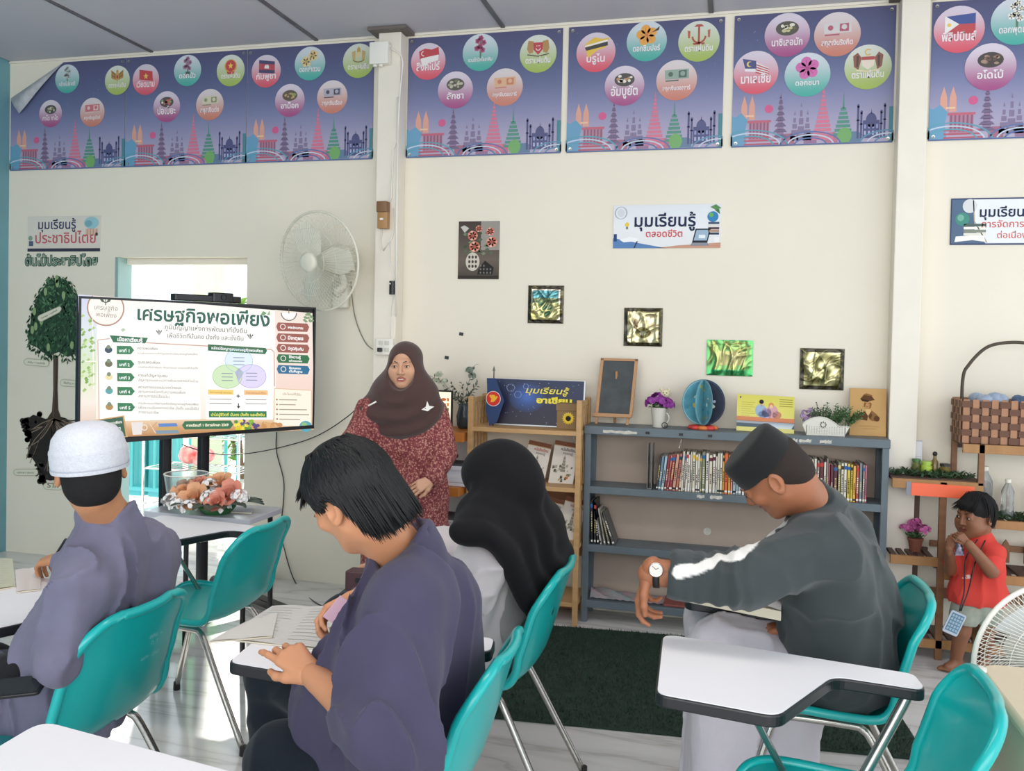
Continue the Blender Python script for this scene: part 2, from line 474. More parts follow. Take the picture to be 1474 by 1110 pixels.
def leaf_cloud(name, c, r, n, size, m, parent=None, seed=1, shell=.45):
 rn = random.Random(seed); mb = MB()
 for i in range(n):
  while True:
   p = Vector((rn.uniform(-1, 1), rn.uniform(-1, 1), rn.uniform(-1, 1)))
   if shell < p.length < 1: break
  p = Vector((p.x * r[0], p.y * r[1], p.z * r[2])) + Vector(c)
  R = Euler((rn.uniform(-1, 1), rn.uniform(-1, 1), rn.uniform(0, 6.3))).to_matrix(); s = size * rn.uniform(.6, 1.3)
  pts = [(-1, 0, 0), (-.3, .33, .05), (.4, .28, .04), (1, 0, -.12), (.4, -.28, .04), (-.3, -.33, .05)]
  mb.add([p + R @ (Vector(q) * s) for q in pts], [(0, 1, 2, 3), (0, 3, 4, 5)])
 return mb.build(name, m, parent)
for i, (x, y, z, r, lb) in enumerate(((-5.0, 3.3, 1.0, .8, 'sunlit leafy shrub beyond the railing, right side of the doorway'), (-7.3, 4.4, .9, .8, 'sunlit leafy shrub beyond the railing, left side of the doorway'), (-6.9, 5.6, .5, .6, 'low green shrub far out in the yard between the two taller shrubs'))):
 t = thing('garden_shrub', lb, 'shrub', (x, y, -.02))
 so = leaf_cloud('foliage', (0, 0, z), (r * .8, r * .6, z * .9), 900, .06, M_LEAF, t, seed=i + 5, shell=0); so['kind'] = 'stuff'
 m = MB()
 for k in range(5):
  a = k * 1.25; m.tube([(0, 0, 0), (.15 * math.cos(a), .15 * math.sin(a), z * .6), (.4 * r * math.cos(a), .4 * r * math.sin(a), z * 1.2)], [.025, .018, .006], 6)
 m.build('stem', mat('shrub_bark', '#6b5a46', .9), t, smooth=True)
# sandals on the veranda floor just outside the door
M_SANDAL = mat('grey_sandal_rubber', '#55565a', .7, noise=.2)
def sandal(x, y, rz, lb, m_=None):
 t = thing('sandal', lb, 'sandal', (x, y, 0), rz, 'sandals left on the floor by the doorway')
 ring = [(.05 * math.cos(a) * (1 + .15 * math.sin(a)), .125 * math.sin(a)) for a in [2 * PI * k / 18 for k in range(18)]]
 MB().prism(ring, 0.001, .026).build('sole', m_ or M_SANDAL, t, smooth=True, bevel=.004)
 MB().grid([[Vector((.046 * math.cos(a), yy, .02 + .05 * math.sin(a))) for a in [PI * k / 8 for k in range(9)]] for yy in (-.01, .02, .05)]).build('strap', m_ or M_SANDAL, t, smooth='all')
sandal(-2.72, -.16, .7, 'dark rubber sandal on the floor behind the black post of the television stand')
sandal(-2.93, -.3, 1.5, 'dark rubber sandal lying left of the other, near the doorway')
sandal(-2.66, -.42, 2.3, 'pale sandal nearest the empty chair beside the doorway', mat('pale_sandal', '#b9b6b0', .6))

# ================================================================== ASEAN banners along the wall top
M_EYELET = mat('nickel_eyelet', '#c9c6bb', .3, metal=1)
def skyline(P, k, u0, v0, W_):
 """printed skyline of landmarks; x in 0..1 of banner width, heights in banner units"""
 X = lambda a: u0 + a * W_
 fn0 = P.fn; P.fn = lambda a, b: fn0(a, b * .84)
 def R(a, b, c, d, col, l=3): P.rect(X(a), v0 + b, X(c), v0 + d, col, l)
 pinkred, slate, rose, grn, navy = '#c4586f', '#6d5a80', '#d8708c', '#3f8f78', '#3a3f78'
 # bluish statue and orange twin towers
 P.poly([(X(0), v0), (X(.1), v0), (X(.085), v0 + .1), (X(.1), v0 + .17), (X(.06), v0 + .215), (X(.02), v0 + .19), (X(0), v0 + .2)], '#5d9cc0', 3)
 for a in (.075, .125):
  P.poly([(X(a - .018), v0 + .17), (X(a + .022), v0 + .17), (X(a + .02), v0 + .26), (X(a + .002), v0 + .325), (X(a - .016), v0 + .26)], '#e0a08a', 2)
 R(.09, .19, .14, .2, '#f0c8a0')
 P.disc(X(.235), v0 + .235, .022, .026, '#d44d86', 2)
 # red gate and striped building
 R(.1, .15, .25, .165, pinkred); R(.11, .04, .24, .15, '#b07a94', 2)
 for i in range(6): R(.115 + i * .022, .05, .125 + i * .022, .15, '#8b4a6a')
 for i in range(3): R(.08, .01 + i * .022, .3 - i * .012, .02 + i * .022, '#b8475f', 4)
 # tiered pagoda
 for i in range(7):
  h = .05 + i * .036; a = .05 - i * .006
  P.poly([(X(.31 - a), v0 + h), (X(.31 + a), v0 + h), (X(.31 + a * .6), v0 + h + .02), (X(.31 - a * .6), v0 + h + .02)], slate, 3)
  R(.31 - a * .45, h + .018, .31 + a * .45, h + .038, '#8c6f96', 3)
 P.poly([(X(.305), v0 + .3), (X(.315), v0 + .3), (X(.31), v0 + .335)], slate, 3)
 # temple complex
 for a, h in ((.4, .19), (.44, .24), (.48, .19)):
  for i in range(4):
   q = .026 - i * .006; R(a - q, .03 + i * (h - .04) / 4, a + q, .03 + (i + .78) * (h - .04) / 4, '#7f6f93', 2)
  P.poly([(X(a - .006), v0 + h), (X(a + .006), v0 + h), (X(a), v0 + h + .03)], '#7f6f93', 2)
 # pink spire
 for i in range(12):
  q = .062 * (1 - i / 13) ** 1.5 + .004; R(.575 - q, .03 + i * .026, .575 + q, .03 + i * .026 + .019, rose, 4)
 P.poly([(X(.57), v0 + .34), (X(.58), v0 + .34), (X(.575), v0 + .39)], rose, 4)
 # green stupa
 for i in range(7):
  q = .055 * (1 - i / 8) + .003; R(.7 - q, .05 + i * .026, .7 + q, .05 + i * .026 + .018, grn, 4)
 P.poly([(X(.694), v0 + .22), (X(.706), v0 + .22), (X(.7), v0 + .32)], grn, 4)
 P.disc(X(.71), v0 + .051, .035, .05, '#6cab5a', 5)
 # navy mosque
 for a, h in ((.79, .23), (.81, .19), (.93, .19), (.95, .23)):
  R(a - .006, .03, a + .006, h, navy, 4); P.disc(X(a), v0 + h, .006, .012, navy, 4); R(a - .009, h * .6, a + .009, h * .6 + .008, navy, 4)
 R(.82, .03, .92, .14, navy, 4); P.disc(X(.87), v0 + .14, .026, .045, navy, 5); P.poly([(X(.866), v0 + .18), (X(.874), v0 + .18), (X(.87), v0 + .21)], navy, 5)
 for i in range(4): R(.828 + i * .024, .05, .84 + i * .024, .075, '#aeb4d8', 5); R(.828 + i * .024, .09, .84 + i * .024, .115, '#8f96c4', 5)
 R(.975, 0, 1, .22, '#2f7f8c', 3)
 # low houses fill and waves
 for a, c in ((.36, '#a4607c'), (.5, '#946a90'), (.63, '#c06a86'), (.77, '#57799a')):
  R(a - .04, .01, a + .04, .05, c, 2); P.poly([(X(a - .055), v0 + .05), (X(a + .055), v0 + .05), (X(a + .02), v0 + .075), (X(a - .02), v0 + .075)], c, 2)
 for cx, r_, col in ((.12, .19, '#4d9fb4'), (.5, .15, '#4a6ca8'), (.98, .14, '#4a8fb0')):
  for j in range(3):
   q = r_ - j * .035
   pts = [(X(cx) + q * math.cos(a), v0 + max(.009, q * .55 * math.sin(a))) for a in [PI * (1 - e / 14) for e in range(15)]]
   pts = [(min(max(x, X(0)), X(1)), y) for x, y in pts]
   P.line(pts, .008, col if j % 2 == 0 else '#c6d6e6', 6)
 R(0, 0, 1, .008, '#3f5f98', 8)
 P.fn = fn0

ICON = {}
def icon(P, kind, x, y, r):
 L = 4
 D = lambda dx, dy, rr, c, l=4, ry=None: P.disc(x + dx * r, y + dy * r, rr * r, (ry or rr) * r, c, l, n=14)
 def Q(pts, c, l=4): P.poly([(x + a * r, y + b * r) for a, b in pts], c, l)
 if kind == 'vn': Q([(-.5, .45), (.5, .3), (.55, -.35), (-.5, -.2)], '#c9353d'); Q([(0.0, .22), (.06, .07), (.2, .05), (.09, -.04), (.12, -.2), (0, -.1), (-.12, -.2), (-.07, -.04), (-.18, .05), (-.05, .07)], '#f2c94c', 5)
 elif kind == 'kh': Q([(-.5, .5), (.6, .35), (.6, -.4), (-.5, -.3)], '#3a3566'); Q([(-.5, .28), (.6, .16), (.6, -.2), (-.5, -.1)], '#b93a4c', 5); Q([(-.12, -.05), (.2, -.08), (.2, .08), (.1, .2), (.04, .1), (0, .2), (-.1, .1)], '#f3e7e4', 6)
 elif kind == 'sg': Q([(-.55, .35), (-.2, .5), (.2, .42), (.6, .55), (.65, .1), (.2, -.05), (-.1, 0), (-.5, -.1)], '#c6323f'); Q([(-.45, -.05), (.0, .03), (.62, .12), (.58, -.2), (.1, -.3), (-.35, -.5)], '#f3efec', 5); P.ring(x - .28 * r, y + .22 * r, .12 * r, .05 * r, '#f3efec', 6, a0=PI * .5, a1=PI * 1.6, n=10)
 elif kind == 'bn': Q([(-.6, .2), (-.1, .55), (.35, .45), (.7, .5), (.5, 0), (.1, -.1), (-.4, -.5)], '#efc63e'); Q([(-.58, .05), (.6, .3), (.62, .1), (-.5, -.12)], '#2b2b2b', 5); Q([(-.58, .15), (.6, .4), (.6, .3), (-.58, .07)], '#f4f0ea', 5)
 elif kind == 'my':
  Q([(-.6, .35), (0, .25), (.6, -.05), (.55, -.45), (0, -.2), (-.5, -.15)], '#efeae8')
  for i in range(4): Q([(-.02, .18 - i * .12), (.6, -.08 - i * .1), (.6, -.13 - i * .1), (-.02, .12 - i * .12)], '#c2404c', 5)
  Q([(-.62, .45), (.0, .32), (.02, -.05), (-.5, -.02)], '#37407f', 6); D(-.3, .18, .13, '#efd05a', 7); D(-.25, .18, .1, '#37407f', 8)
 elif kind == 'ph': Q([(-.55, .35), (.65, .45), (.65, 0), (-.5, 0)], '#2e4a94'); Q([(-.5, 0), (.65, 0), (.65, -.45), (-.55, -.4)], '#c53a44'); Q([(-.57, .38), (.0, 0), (-.57, -.42)], '#f4f1ec', 5); D(-.4, -.02, .08, '#eec94a', 6)
 elif kind in ('orchid', 'lotus', 'vanda', 'gardenia'):
  c = {'orchid': '#c8d6d2', 'lotus': '#b98ba8', 'vanda': '#c55a86', 'gardenia': '#f0ece6'}[kind]
  Q([(-.03, -.55), (.05, -.55), (.08, .2), (0, .5), (-.06, .2)], '#4b7d5c')
  for i, (a, b) in enumerate(((-.15, .4), (.18, .3), (-.02, .1), (.12, -.1), (-.2, 0), (.02, .55))):
   for k in range(5):
    t = k * 1.257 + i; D(a + .09 * math.cos(t), b + .09 * math.sin(t), .075, c, 5)
   D(a, b, .04, '#e9dfa8' if kind == 'gardenia' else '#8d3358', 6)
  if kind == 'lotus': Q([(-.15, -.3), (.2, -.3), (.16, -.6), (-.1, -.6)], '#31574a', 5)
 elif kind in ('rumdul', 'simpor', 'hibiscus'):
  c, c2 = {'rumdul': ('#e8cf94', '#c9a561'), 'simpor': ('#f0a63c', '#d97a28'), 'hibiscus': ('#d667ae', '#b2327d')}[kind]
  for (a, b, s) in (((.22, .25, .8), (-.25, -.1, .8)) if kind == 'rumdul' else ((0, .08, 1.25),)):
   for k in range(5):
    t = k * 1.257 + .5
    P.disc(x + (a + .24 * s * math.cos(t)) * r, y + (b + .24 * s * math.sin(t)) * r, .19 * s * r, .19 * s * r, c, 4, n=12)
    P.line([(x + a * r, y + b * r), (x + (a + .3 * s * math.cos(t)) * r, y + (b + .3 * s * math.sin(t)) * r)], .025 * r, c2, 5)
   D(a, b, .07 * s, c2, 6)
  if kind == 'simpor': Q([(.25, .2), (.65, .5), (.6, .3)], '#3d3327', 5)
 elif kind == 'garuda':
  for s in (-1, 1):
   for k in range(4): Q([(s * .08, .2 - k * .1), (s * .5, .5 - k * .14), (s * .48, .34 - k * .14), (s * .1, .08 - k * .1)], '#c19243' if k % 2 else '#a4752f', 4)
  Q([(-.1, .4), (.1, .4), (.13, -.1), (0, -.35), (-.13, -.1)], '#d0a555', 5); Q([(-.07, .12), (.07, .12), (.07, -.05), (0, -.14), (-.07, -.05)], '#b5363c', 6); D(0, .42, .08, '#b98634', 6)
 elif kind == 'vncoat': D(0, .05, .45, '#d9a93c', 4); D(0, .08, .37, '#cb3438', 5); Q([(0, .3), (.05, .15), (.2, .13), (.08, .05), (.12, -.1), (0, -.02), (-.12, -.1), (-.08, .05), (-.2, .13), (-.05, .15)], '#f3d04f', 6); Q([(-.3, -.3), (.3, -.3), (.2, -.46), (-.2, -.46)], '#cb3438', 6)
 elif kind == 'khcoat':
  Q([(-.1, .5), (0, .62), (.1, .5), (.14, .1), (-.14, .1)], '#c8a24a')
  for s in (-1, 1): Q([(s * .2, .4), (s * .45, .3), (s * .4, -.15), (s * .22, -.2)], '#cdb06a')
  P.ring(x, y - .1 * r, .38 * r, .07 * r, '#8d7a3c', 5, a0=PI * 1.1, a1=PI * 1.9, n=12, ry=.2 * r); D(0, .15, .16, '#e4d29a', 6)
 elif kind == 'sgcoat':
  for s in (-1, 1): Q([(s * .25, .45), (s * .55, .5), (s * .62, .05), (s * .5, -.2), (s * .28, -.15)], '#b98a4a')
  Q([(-.26, .38), (.26, .38), (.26, .0), (0, -.28), (-.26, 0)], '#c43641', 5); P.ring(x, y + .08 * r, .12 * r, .04 * r, '#f2ece8', 6, a0=PI, a1=2 * PI, n=10)
  for k in range(3): D(-.08 + k * .08, .2, .025, '#f2ece8', 6)
  P.line([(x - .6 * r, y - .25 * r), (x, y - .36 * r), (x + .6 * r, y - .25 * r)], .06 * r, '#57452d', 6)
 elif kind == 'bncoat':
  P.ring(x, y + .02 * r, .32 * r, .09 * r, '#b4442f', 4, a0=PI * 1.0, a1=PI * 2.0, n=12)
  Q([(-.05, .5), (.05, .5), (.05, -.3), (-.05, -.3)], '#b4442f'); Q([(-.25, .5), (.25, .5), (.12, .62), (-.12, .62)], '#b4442f'); Q([(-.3, -.3), (.3, -.3), (.26, -.4), (-.26, -.4)], '#b4442f')
  for s in (-1, 1): Q([(s * .42, .3), (s * .56, .34), (s * .54, -.05), (s * .44, -.05)], '#c2603f')
 elif kind == 'mycoat':
  for s in (-1, 1): Q([(s * .28, .2), (s * .45, .45), (s * .65, .3), (s * .6, -.2), (s * .4, -.35)], '#8f4f39'); Q([(s * .4, .3), (s * .5, .3), (s * .5, -.2), (s * .42, -.2)], '#3d2d25', 5)
  Q([(-.28, .25), (.28, .25), (.26, -.15), (0, -.35), (-.26, -.15)], '#f0e3cf', 5); Q([(-.28, .25), (.28, .25), (.28, .1), (-.28, .1)], '#b7423f', 6)
  P.ring(x, y + .45 * r, .13 * r, .05 * r, '#e8c04a', 6, a0=PI * .2, a1=PI * 1.8, n=10); P.line([(x - .5 * r, y - .35 * r), (x, y - .44 * r), (x + .5 * r, y - .35 * r)], .07 * r, '#e9d9b6', 6)
 elif kind.startswith('money'):
  c, c2 = {'moneyr': ('#cf6a74', '#e8c9c0'), 'moneyv': ('#d8d3b4', '#8c8f6a'), 'moneyk': ('#b5b0c0', '#3f3c4a'), 'moneys': ('#e2b38c', '#cf7d62'), 'moneyb': ('#93ab9c', '#4c6358'), 'moneym': ('#dcd5d4', '#b9566e')}[kind]
  Q([(-.6, .3), (.6, .33), (.62, -.15), (-.58, -.18)], c, 4); Q([(.1, .25), (.5, .27), (.5, -.1), (.1, -.1)], c2, 5); D(.3, .1, .12, c, 6); D(-.3, .08, .12, c2, 5); Q([(-.55, -.22), (.1, -.2), (.1, -.27), (-.55, -.28)], c2, 5)
 else:   # plates of food
  c = {'foodi': '#3a352f', 'foodv': '#4a3736', 'foodk': '#5a4a33', 'foods': '#4a463a', 'foodb': '#3d3a35', 'foodm': '#4a4638', 'foodp': '#33261f'}[kind]
  P.disc(x, y + .08 * r, .52 * r, .34 * r, c, 4, n=18); rn = random.Random(kind)
  pal = {'foodi': ['#b9a98a', '#6c6f45', '#d8d2c2'], 'foodv': ['#e6e0d6', '#c96a5c', '#88a25b'], 'foodk': ['#caa16a', '#8d6b34', '#8fa05a'], 'foods': ['#a9a68c', '#6c7350', '#c7bfa8'], 'foodb': ['#ece7da', '#f4efe2', '#b98c5c'], 'foodm': ['#e8e3cf', '#d0c893', '#6e5a36'], 'foodp': ['#8d6750', '#5f3c2b', '#a98a72']}[kind]
  for k in range(11): D(rn.uniform(-.34, .34), .08 + rn.uniform(-.18, .2), rn.uniform(.06, .13), rn.choice(pal), 5 + k % 3, ry=rn.uniform(.05, .09))

TEALG, PINKG, LIMEG, PURG, ORNG = ('#d9dfe6', '#2fae9f'), ('#ddd3e0', '#e0485f'), ('#dfe3d8', '#a4bd4c'), ('#e0d6e2', '#a63a80'), ('#e2d9da', '#d07a63')
def banner(lb, x0, x1, meds, curl=False, z0=2.571, z1=3.272):
 w_ = x1 - x0; h = z1 - z0
 t = thing('banner', lb, 'banner', (x0, -.003, z0), 0, 'blue skyline banners along the top of the wall')
 Y = 0.0
 sh = MB()
 if curl:
  cx, cz = .47 * w_, .31 * h
  sh.prism([(0, 0), (w_, 0), (w_, h), (cx, h), (0, h - cz)], -.0, .002, Matrix.Rotation(PI / 2, 3, 'X'))
 else: sh.box((0, -.002, 0), (w_, 0, h))
 sh.build('sheet', mat('banner_vinyl_back', '#4a4f8a', .4), t)
 P = Print((0, -.0024, 0), (1, 0, 0), (0, 0, 1), lambda a, b: (a, b), .0003); P.yup = True
 if not curl: P.quad([(0, h), (w_, h), (w_, 0), (0, 0)], ['#3f406f', '#47507f', '#57628f', '#7b80aa', '#a39dbd', '#b9abc4'], 0, 14)
 else:
  cols = ['#3f406f', '#47507f', '#57628f', '#7b80aa', '#a39dbd', '#b9abc4']; n = 16; k = (h - cz)
  for i in range(n):
   za, zb = h * i / n, h * (i + 1) / n
   lx = lambda z: 0 if z <= k else cx * (z - k) / (h - k)
   def cc(z):
    q = (1 - z / h) * 5; a = min(int(q), 4); fr = q - a; A, B = srgb(cols[a]), srgb(cols[a + 1]); return tuple(A[j] * (1 - fr) + B[j] * fr for j in range(3))
   P._put([(lx(za), za), (w_, za), (w_, zb), (lx(zb), zb)], [cc(za), cc(za), cc(zb), cc(zb)], [(0, 1, 2, 3)], 0)
 rn = random.Random(lb)
 for q in range(26): P.disc(rn.uniform(.3 if curl else .02, w_ - .02), rn.uniform(.4 * h, h * .95), rn.uniform(.0012, .003), None, '#7d86bc', 1, n=6)
 skyline(P, 1, 0, 0, w_)
 for (mx, my, r, g, kind, lab) in meds:
  p = at(mx, my, 0); X_, Z_ = p.x - x0, p.z - z0
  P.disc(X_, Z_, r * 1.0, r, None, 7, cols=(g[1], g[0]))
  icon2 = Print.__new__(Print); icon2.__dict__ = dict(P.__dict__);
  old = P.step
  n0 = len(P.v); icon(P, kind, X_, Z_ + .22 * r, r * .98)
  for i in range(n0, len(P.v)): P.v[i] = P.v[i] + P.N * (P.step * 4)
  wd = min(r * 1.35, .02 + .0165 * len(lab)); P.text(lab, (X_ - wd / 2, Z_ - .48 * r), (X_ + wd / 2, Z_ - .48 * r), '#f6eef0', 12, .02, sh=min(1.35, 1.3 * .3 * r / max(.001, wd / len(lab) * 1.6)) if len(lab) > 7 else 1.0)
 P.fade = .16; P.build('print', M_PRINT, t)  # veil of haze mixed into the banner's print colours
 eps = [(.022, .02), (w_ - .022, .02), (w_ - .022, h - .022)] + ([] if curl else [(.022, h - .022)])
 for ex, ez in eps:
  MB().lathe([(.004, 0), (.004, .003), (.009, .0035), (.01, 0)], (ex, -.0025, ez), 12, Matrix.Rotation(PI / 2, 3, 'X'), cap=False).build('eyelet', M_EYELET, t)
 if curl:
  # folded-over corner: the sheet turned down, showing its printed-off grey back
  a = Vector((cx, -.004, h)); b = Vector((0, -.004, h - cz)); rows = []
  tip = Vector((.105 * w_, -.03, h * .53)); n = 10
  for i in range(n + 1):
   e = a.lerp(b, i / n); row = []
   for j in range(9):
    s_ = j / 8; q = e.lerp(tip, s_ * (1)); q = q + Vector((0, -.03 * math.sin(PI * min(1, s_ * 1.2)) * (.3 + math.sin(PI * i / n)), 0)); row.append(q)
   rows.append(row)
  c = MB().grid(rows).build('folded_corner', mat('banner_back_grey', '#b9bbbf', .6, noise=.25, nscale=22), t, smooth='all')
  c['label'] = 'grey backing of the sheet curling over'
 return t
B1 = lambda q: at(q[0], q[1], 0)
banner('first blue banner from the left, its upper left corner peeled and folded over', -4.757, -3.862,
 [(98, 114, .094, TEALG, 'orchid', 'กล้วยไม้ราตรี'), (170, 116, .094, LIMEG, 'garuda', 'ตราแผ่นดิน'), (74, 164, .09, PURG, 'foodi', 'กาโด กาโด'), (134, 162, .094, ORNG, 'moneyr', 'สกุลเงินรูเปียห์')], curl=True)
banner('second blue banner from the left, with a red flag holding one yellow star', -3.858, -2.984,
 [(211, 115, .098, PINKG, 'vn', 'เวียดนาม'), (271, 102, .098, TEALG, 'lotus', 'ดอกบัว'), (333, 102, .098, LIMEG, 'vncoat', 'ตราแผ่นดิน'), (241, 154, .098, PURG, 'foodv', 'ปอเปี๊ยะ'), (303, 151, .098, ORNG, 'moneyv', 'สกุลเงินด่ง')])
banner('third blue banner from the left, ending at the post with the junction box', -2.98, -2.135,
 [(384, 103, .1, PINKG, 'kh', 'กัมพูชา'), (447, 92, .102, TEALG, 'rumdul', 'ดอกลำดวน'), (517, 88, .102, LIMEG, 'khcoat', 'ตราแผ่นดิน'), (418, 145, .1, PURG, 'foodk', 'อาม็อก'), (479, 140, .1, ORNG, 'moneyk', 'สกุลเงินเรียล')])
banner('fourth blue banner from the left, with a red and white crescent flag', -1.918, -.992,
 [(617, 89, .107, PINKG, 'sg', 'สิงคโปร์'), (692, 76, .107, TEALG, 'vanda', 'แวนด้ามิสโจอาคิม'), (775, 78, .107, LIMEG, 'sgcoat', 'ตราแผ่นดิน'), (656, 130, .107, PURG, 'foods', 'ลักซา'), (727, 126, .107, ORNG, 'moneys', 'สกุลเงินดอลลาร์')])
banner('fifth blue banner from the left, with a yellow, black and white flag', -.958, -.106,
 [(858, 76, .11, PINKG, 'bn', 'บรูไน'), (931, 60, .11, TEALG, 'simpor', 'ดอกซิมปอร์'), (1006, 60, .11, LIMEG, 'bncoat', 'ตราแผ่นดิน'), (899, 124, .11, PURG, 'foodb', 'อัมบูยัต'), (974, 116, .11, ORNG, 'moneyb', 'สกุลเงินดอลลาร์')])
banner('sixth blue banner from the left, with a large pink hibiscus medallion', -.056, .748,
 [(1133, 51, .115, PURG, 'foodm', 'นาซิเลอมัก'), (1205, 50, .115, ORNG, 'moneym', 'สกุลเงินริงกิต'), (1088, 105, .115, PINKG, 'my', 'มาเลเซีย'), (1162, 108, .115, TEALG, 'hibiscus', 'ดอกชบา'), (1249, 97, .115, LIMEG, 'mycoat', 'ตราแผ่นดิน')])
banner('rightmost blue banner, past the second post, cut by the edge of the picture', .918, 1.78,
 [(1380, 43, .118, PINKG, 'ph', 'ฟิลิปปินส์'), (1463, 31, .118, TEALG, 'gardenia', 'ดอกพุดแก้ว'), (1425, 97, .118, PURG, 'foodp', 'อโดโบ้'), (1520, 90, .118, ORNG, 'moneys', 'สกุลเงินเปโซ')])
# ================================================================== TELEVISION on its stand
TVO = Vector((-2.930, -1.473, .991)); TVU = Vector((.605, 1.15, -.02)).normalized(); TVN = TVU.cross(Vector((0, 0, 1))).normalized()
TVW, TVH = 1.297, .69
rzv = math.atan2(TVU.y, TVU.x)
tv = thing('television', 'large flat television showing a green and cream lesson slide', 'television', (TVO + TVU * TVW / 2), rzv)
m = MB().rbox((-TVW / 2, -.0, 0), (TVW / 2, .03, TVH), .004, 2)
m.box((-.42, .03, .12), (.42, .06, .55))
m.build('casing', M_BLACK, tv, smooth=True, bevel=.003)
b = MB(); e = .011
b.box((-TVW / 2, -.006, 0), (TVW / 2, .0, .02)).box((-TVW / 2, -.006, TVH - e), (TVW / 2, 0, TVH)).box((-TVW / 2, -.006, .02), (-TVW / 2 + e, 0, TVH - e)).box((TVW / 2 - e, -.006, .02), (TVW / 2, 0, TVH - e))
b.build('bezel', M_BLACK, tv)
T_ = Print(TVO + TVN * .002, TVU, (0, 0, 1), None, .0004)
G_, BR = '#2f7a50', '#9a5a50'
T_.quad([(116, 424), (452, 446), (452, 614), (116, 631)], ['#f6efe9', '#faf6f2', '#faf5ef', '#f6ede4', '#efe0d0'], 0, 10)
T_.quad([(398, 442), (452, 446), (452, 614), (398, 616)], ['#e9ddd2', '#f2e0d6', '#eed3c6', '#efdccd'], 1, 8)
T_.quad([(116, 424), (143, 426), (138, 628), (116, 631)], ['#c9cfe6', '#d9dfe4', '#cfe0b8', '#efe6da', '#d9b39b'], 1, 8)
T_.line([(136, 455), (136, 560)], 1.4, '#f3ede6', 2); T_.line([(118, 520), (140, 520)], 1.4, '#f3ede6', 2)
rn = random.Random(5)
for k in range(46):
 x, y = 117 + rn.random() * 17, 455 + rn.random() * 110; T_.poly([(x, y), (x + 3, y - 3), (x + 6, y - 1), (x + 2, y + 2)], rn.choice(['#a9c77a', '#8fb45f', '#c6dc96', '#7aa552']), 2)
T_.quad([(116, 604), (452, 597), (452, 614), (116, 631)], ['#e9cfb0', '#d2a679', '#b98655'], 1, 4)
# round logo and title
T_.poly([(155 + 27 * math.cos(a), max(424.5 + .066 * (27 * math.cos(a) + 39), 443 + 26 * math.sin(a))) for a in [2 * PI * k / 32 for k in range(32)]], '#b08573', 2); T_.poly([(155 + 25 * math.cos(a), max(424.5 + .066 * (25 * math.cos(a) + 39), 443 + 24 * math.sin(a))) for a in [2 * PI * k / 32 for k in range(32)]], '#f7efe6', 3)
T_.text('เศรษฐกิจ', (139, 445), (172, 447), '#8a857c', 4); T_.text('พอเพียง', (141, 455), (170, 457), '#8a857c', 4)
for s in (-1, 1): T_.poly([(155, 436), (155 + s * 4, 430), (155 + s * 9, 429), (155 + s * 6, 434)], '#4b5b48', 4)
T_.rect(154.3, 431, 155.7, 439, '#4b5b48', 4)
T_.text('เศรษฐกิจพอเพียง', (198, 460), (392, 467), '#ffffff', 5, .06, sh=1.0); T_.text('เศรษฐกิจพอเพียง', (200, 459), (390, 466), '#245a49', 6, .022)
T_.poly([(377, 450), (381, 444), (386, 447), (382, 450)], '#6f9a6a', 7); T_.poly([(386, 450), (390, 443), (391, 449)], '#8fb489', 7)
T_.text('ภูมิปัญญาแห่งการพัฒนาที่ยั่งยืน', (239, 472), (357, 476), '#5c6660', 5); T_.text('เพื่อชีวิตที่มั่นคง มั่งคั่ง และยั่งยืน', (243, 484), (352, 487), '#5c6660', 5)
for x in (231, 362):
 y = 478 if x == 231 else 482
 for a in (-.7, 0, .7): T_.poly([(x, y + 3), (x + 5 * math.sin(a) - 1, y - 3), (x + 6 * math.sin(a), y - 6 * math.cos(a)), (x + 5 * math.sin(a) + 1, y - 3)], '#3c4a44', 5)
for (x, y) in ((176, 474),): T_.poly([(x, y), (x + 4, y - 3), (x + 7, y), (x + 3, y + 3)], '#b5c7ae', 5)
# left list panel
T_.poly([(143, 489), (288, 497), (289, 601), (143, 606)], '#fdfbf7', 2); T_.line([(160, 487), (143, 489), (143, 606)], 1.2, '#c9a08f', 4); T_.line([(212, 492), (392, 499), (396, 503), (396, 552)], 1.4, '#c9a08f', 4)
T_.poly([(160, 482), (215, 485), (211, 493), (165, 492)], '#2d6b4a', 4); T_.text('เนื้อหาเรียนรู้', (171, 490), (207, 491.5), '#ffffff', 5, .03)
rows = [(503, 'บทที่ 1', '#3a4a5c', ['ความพอเพียง', 'ความหมายและความสำคัญของหลักปรัชญาเศรษฐกิจพอเพียง']), (523, 'บทที่ 2', '#6b6a4f', ['ชุมชนพอเพียง', 'การสร้างเครือข่ายชุมชน พัฒนาตนเอง และชุมชนให้เข้มแข็ง']),
  (542, 'บทที่ 3', '#e6d9a8', ['การแก้ปัญหาชุมชน', 'ปัญหาชุมชนและแนวทางพัฒนาอย่างมีส่วนร่วม']), (562, 'บทที่ 4', '#5aa3a6', ['สถานการณ์ของประเทศไทยและ', 'สถานการณ์โลกกับความพอเพียง', 'สถานการณ์ปัจจุบัน']), (585, 'บทที่ 5', '#b08a4c', ['การประกอบอาชีพตามหลักปรัชญาเศรษฐกิจพอเพียง', 'เพื่อความมั่นคงทางอาชีพ มั่งคั่ง และยั่งยืน', 'การงานอาชีพ'])]
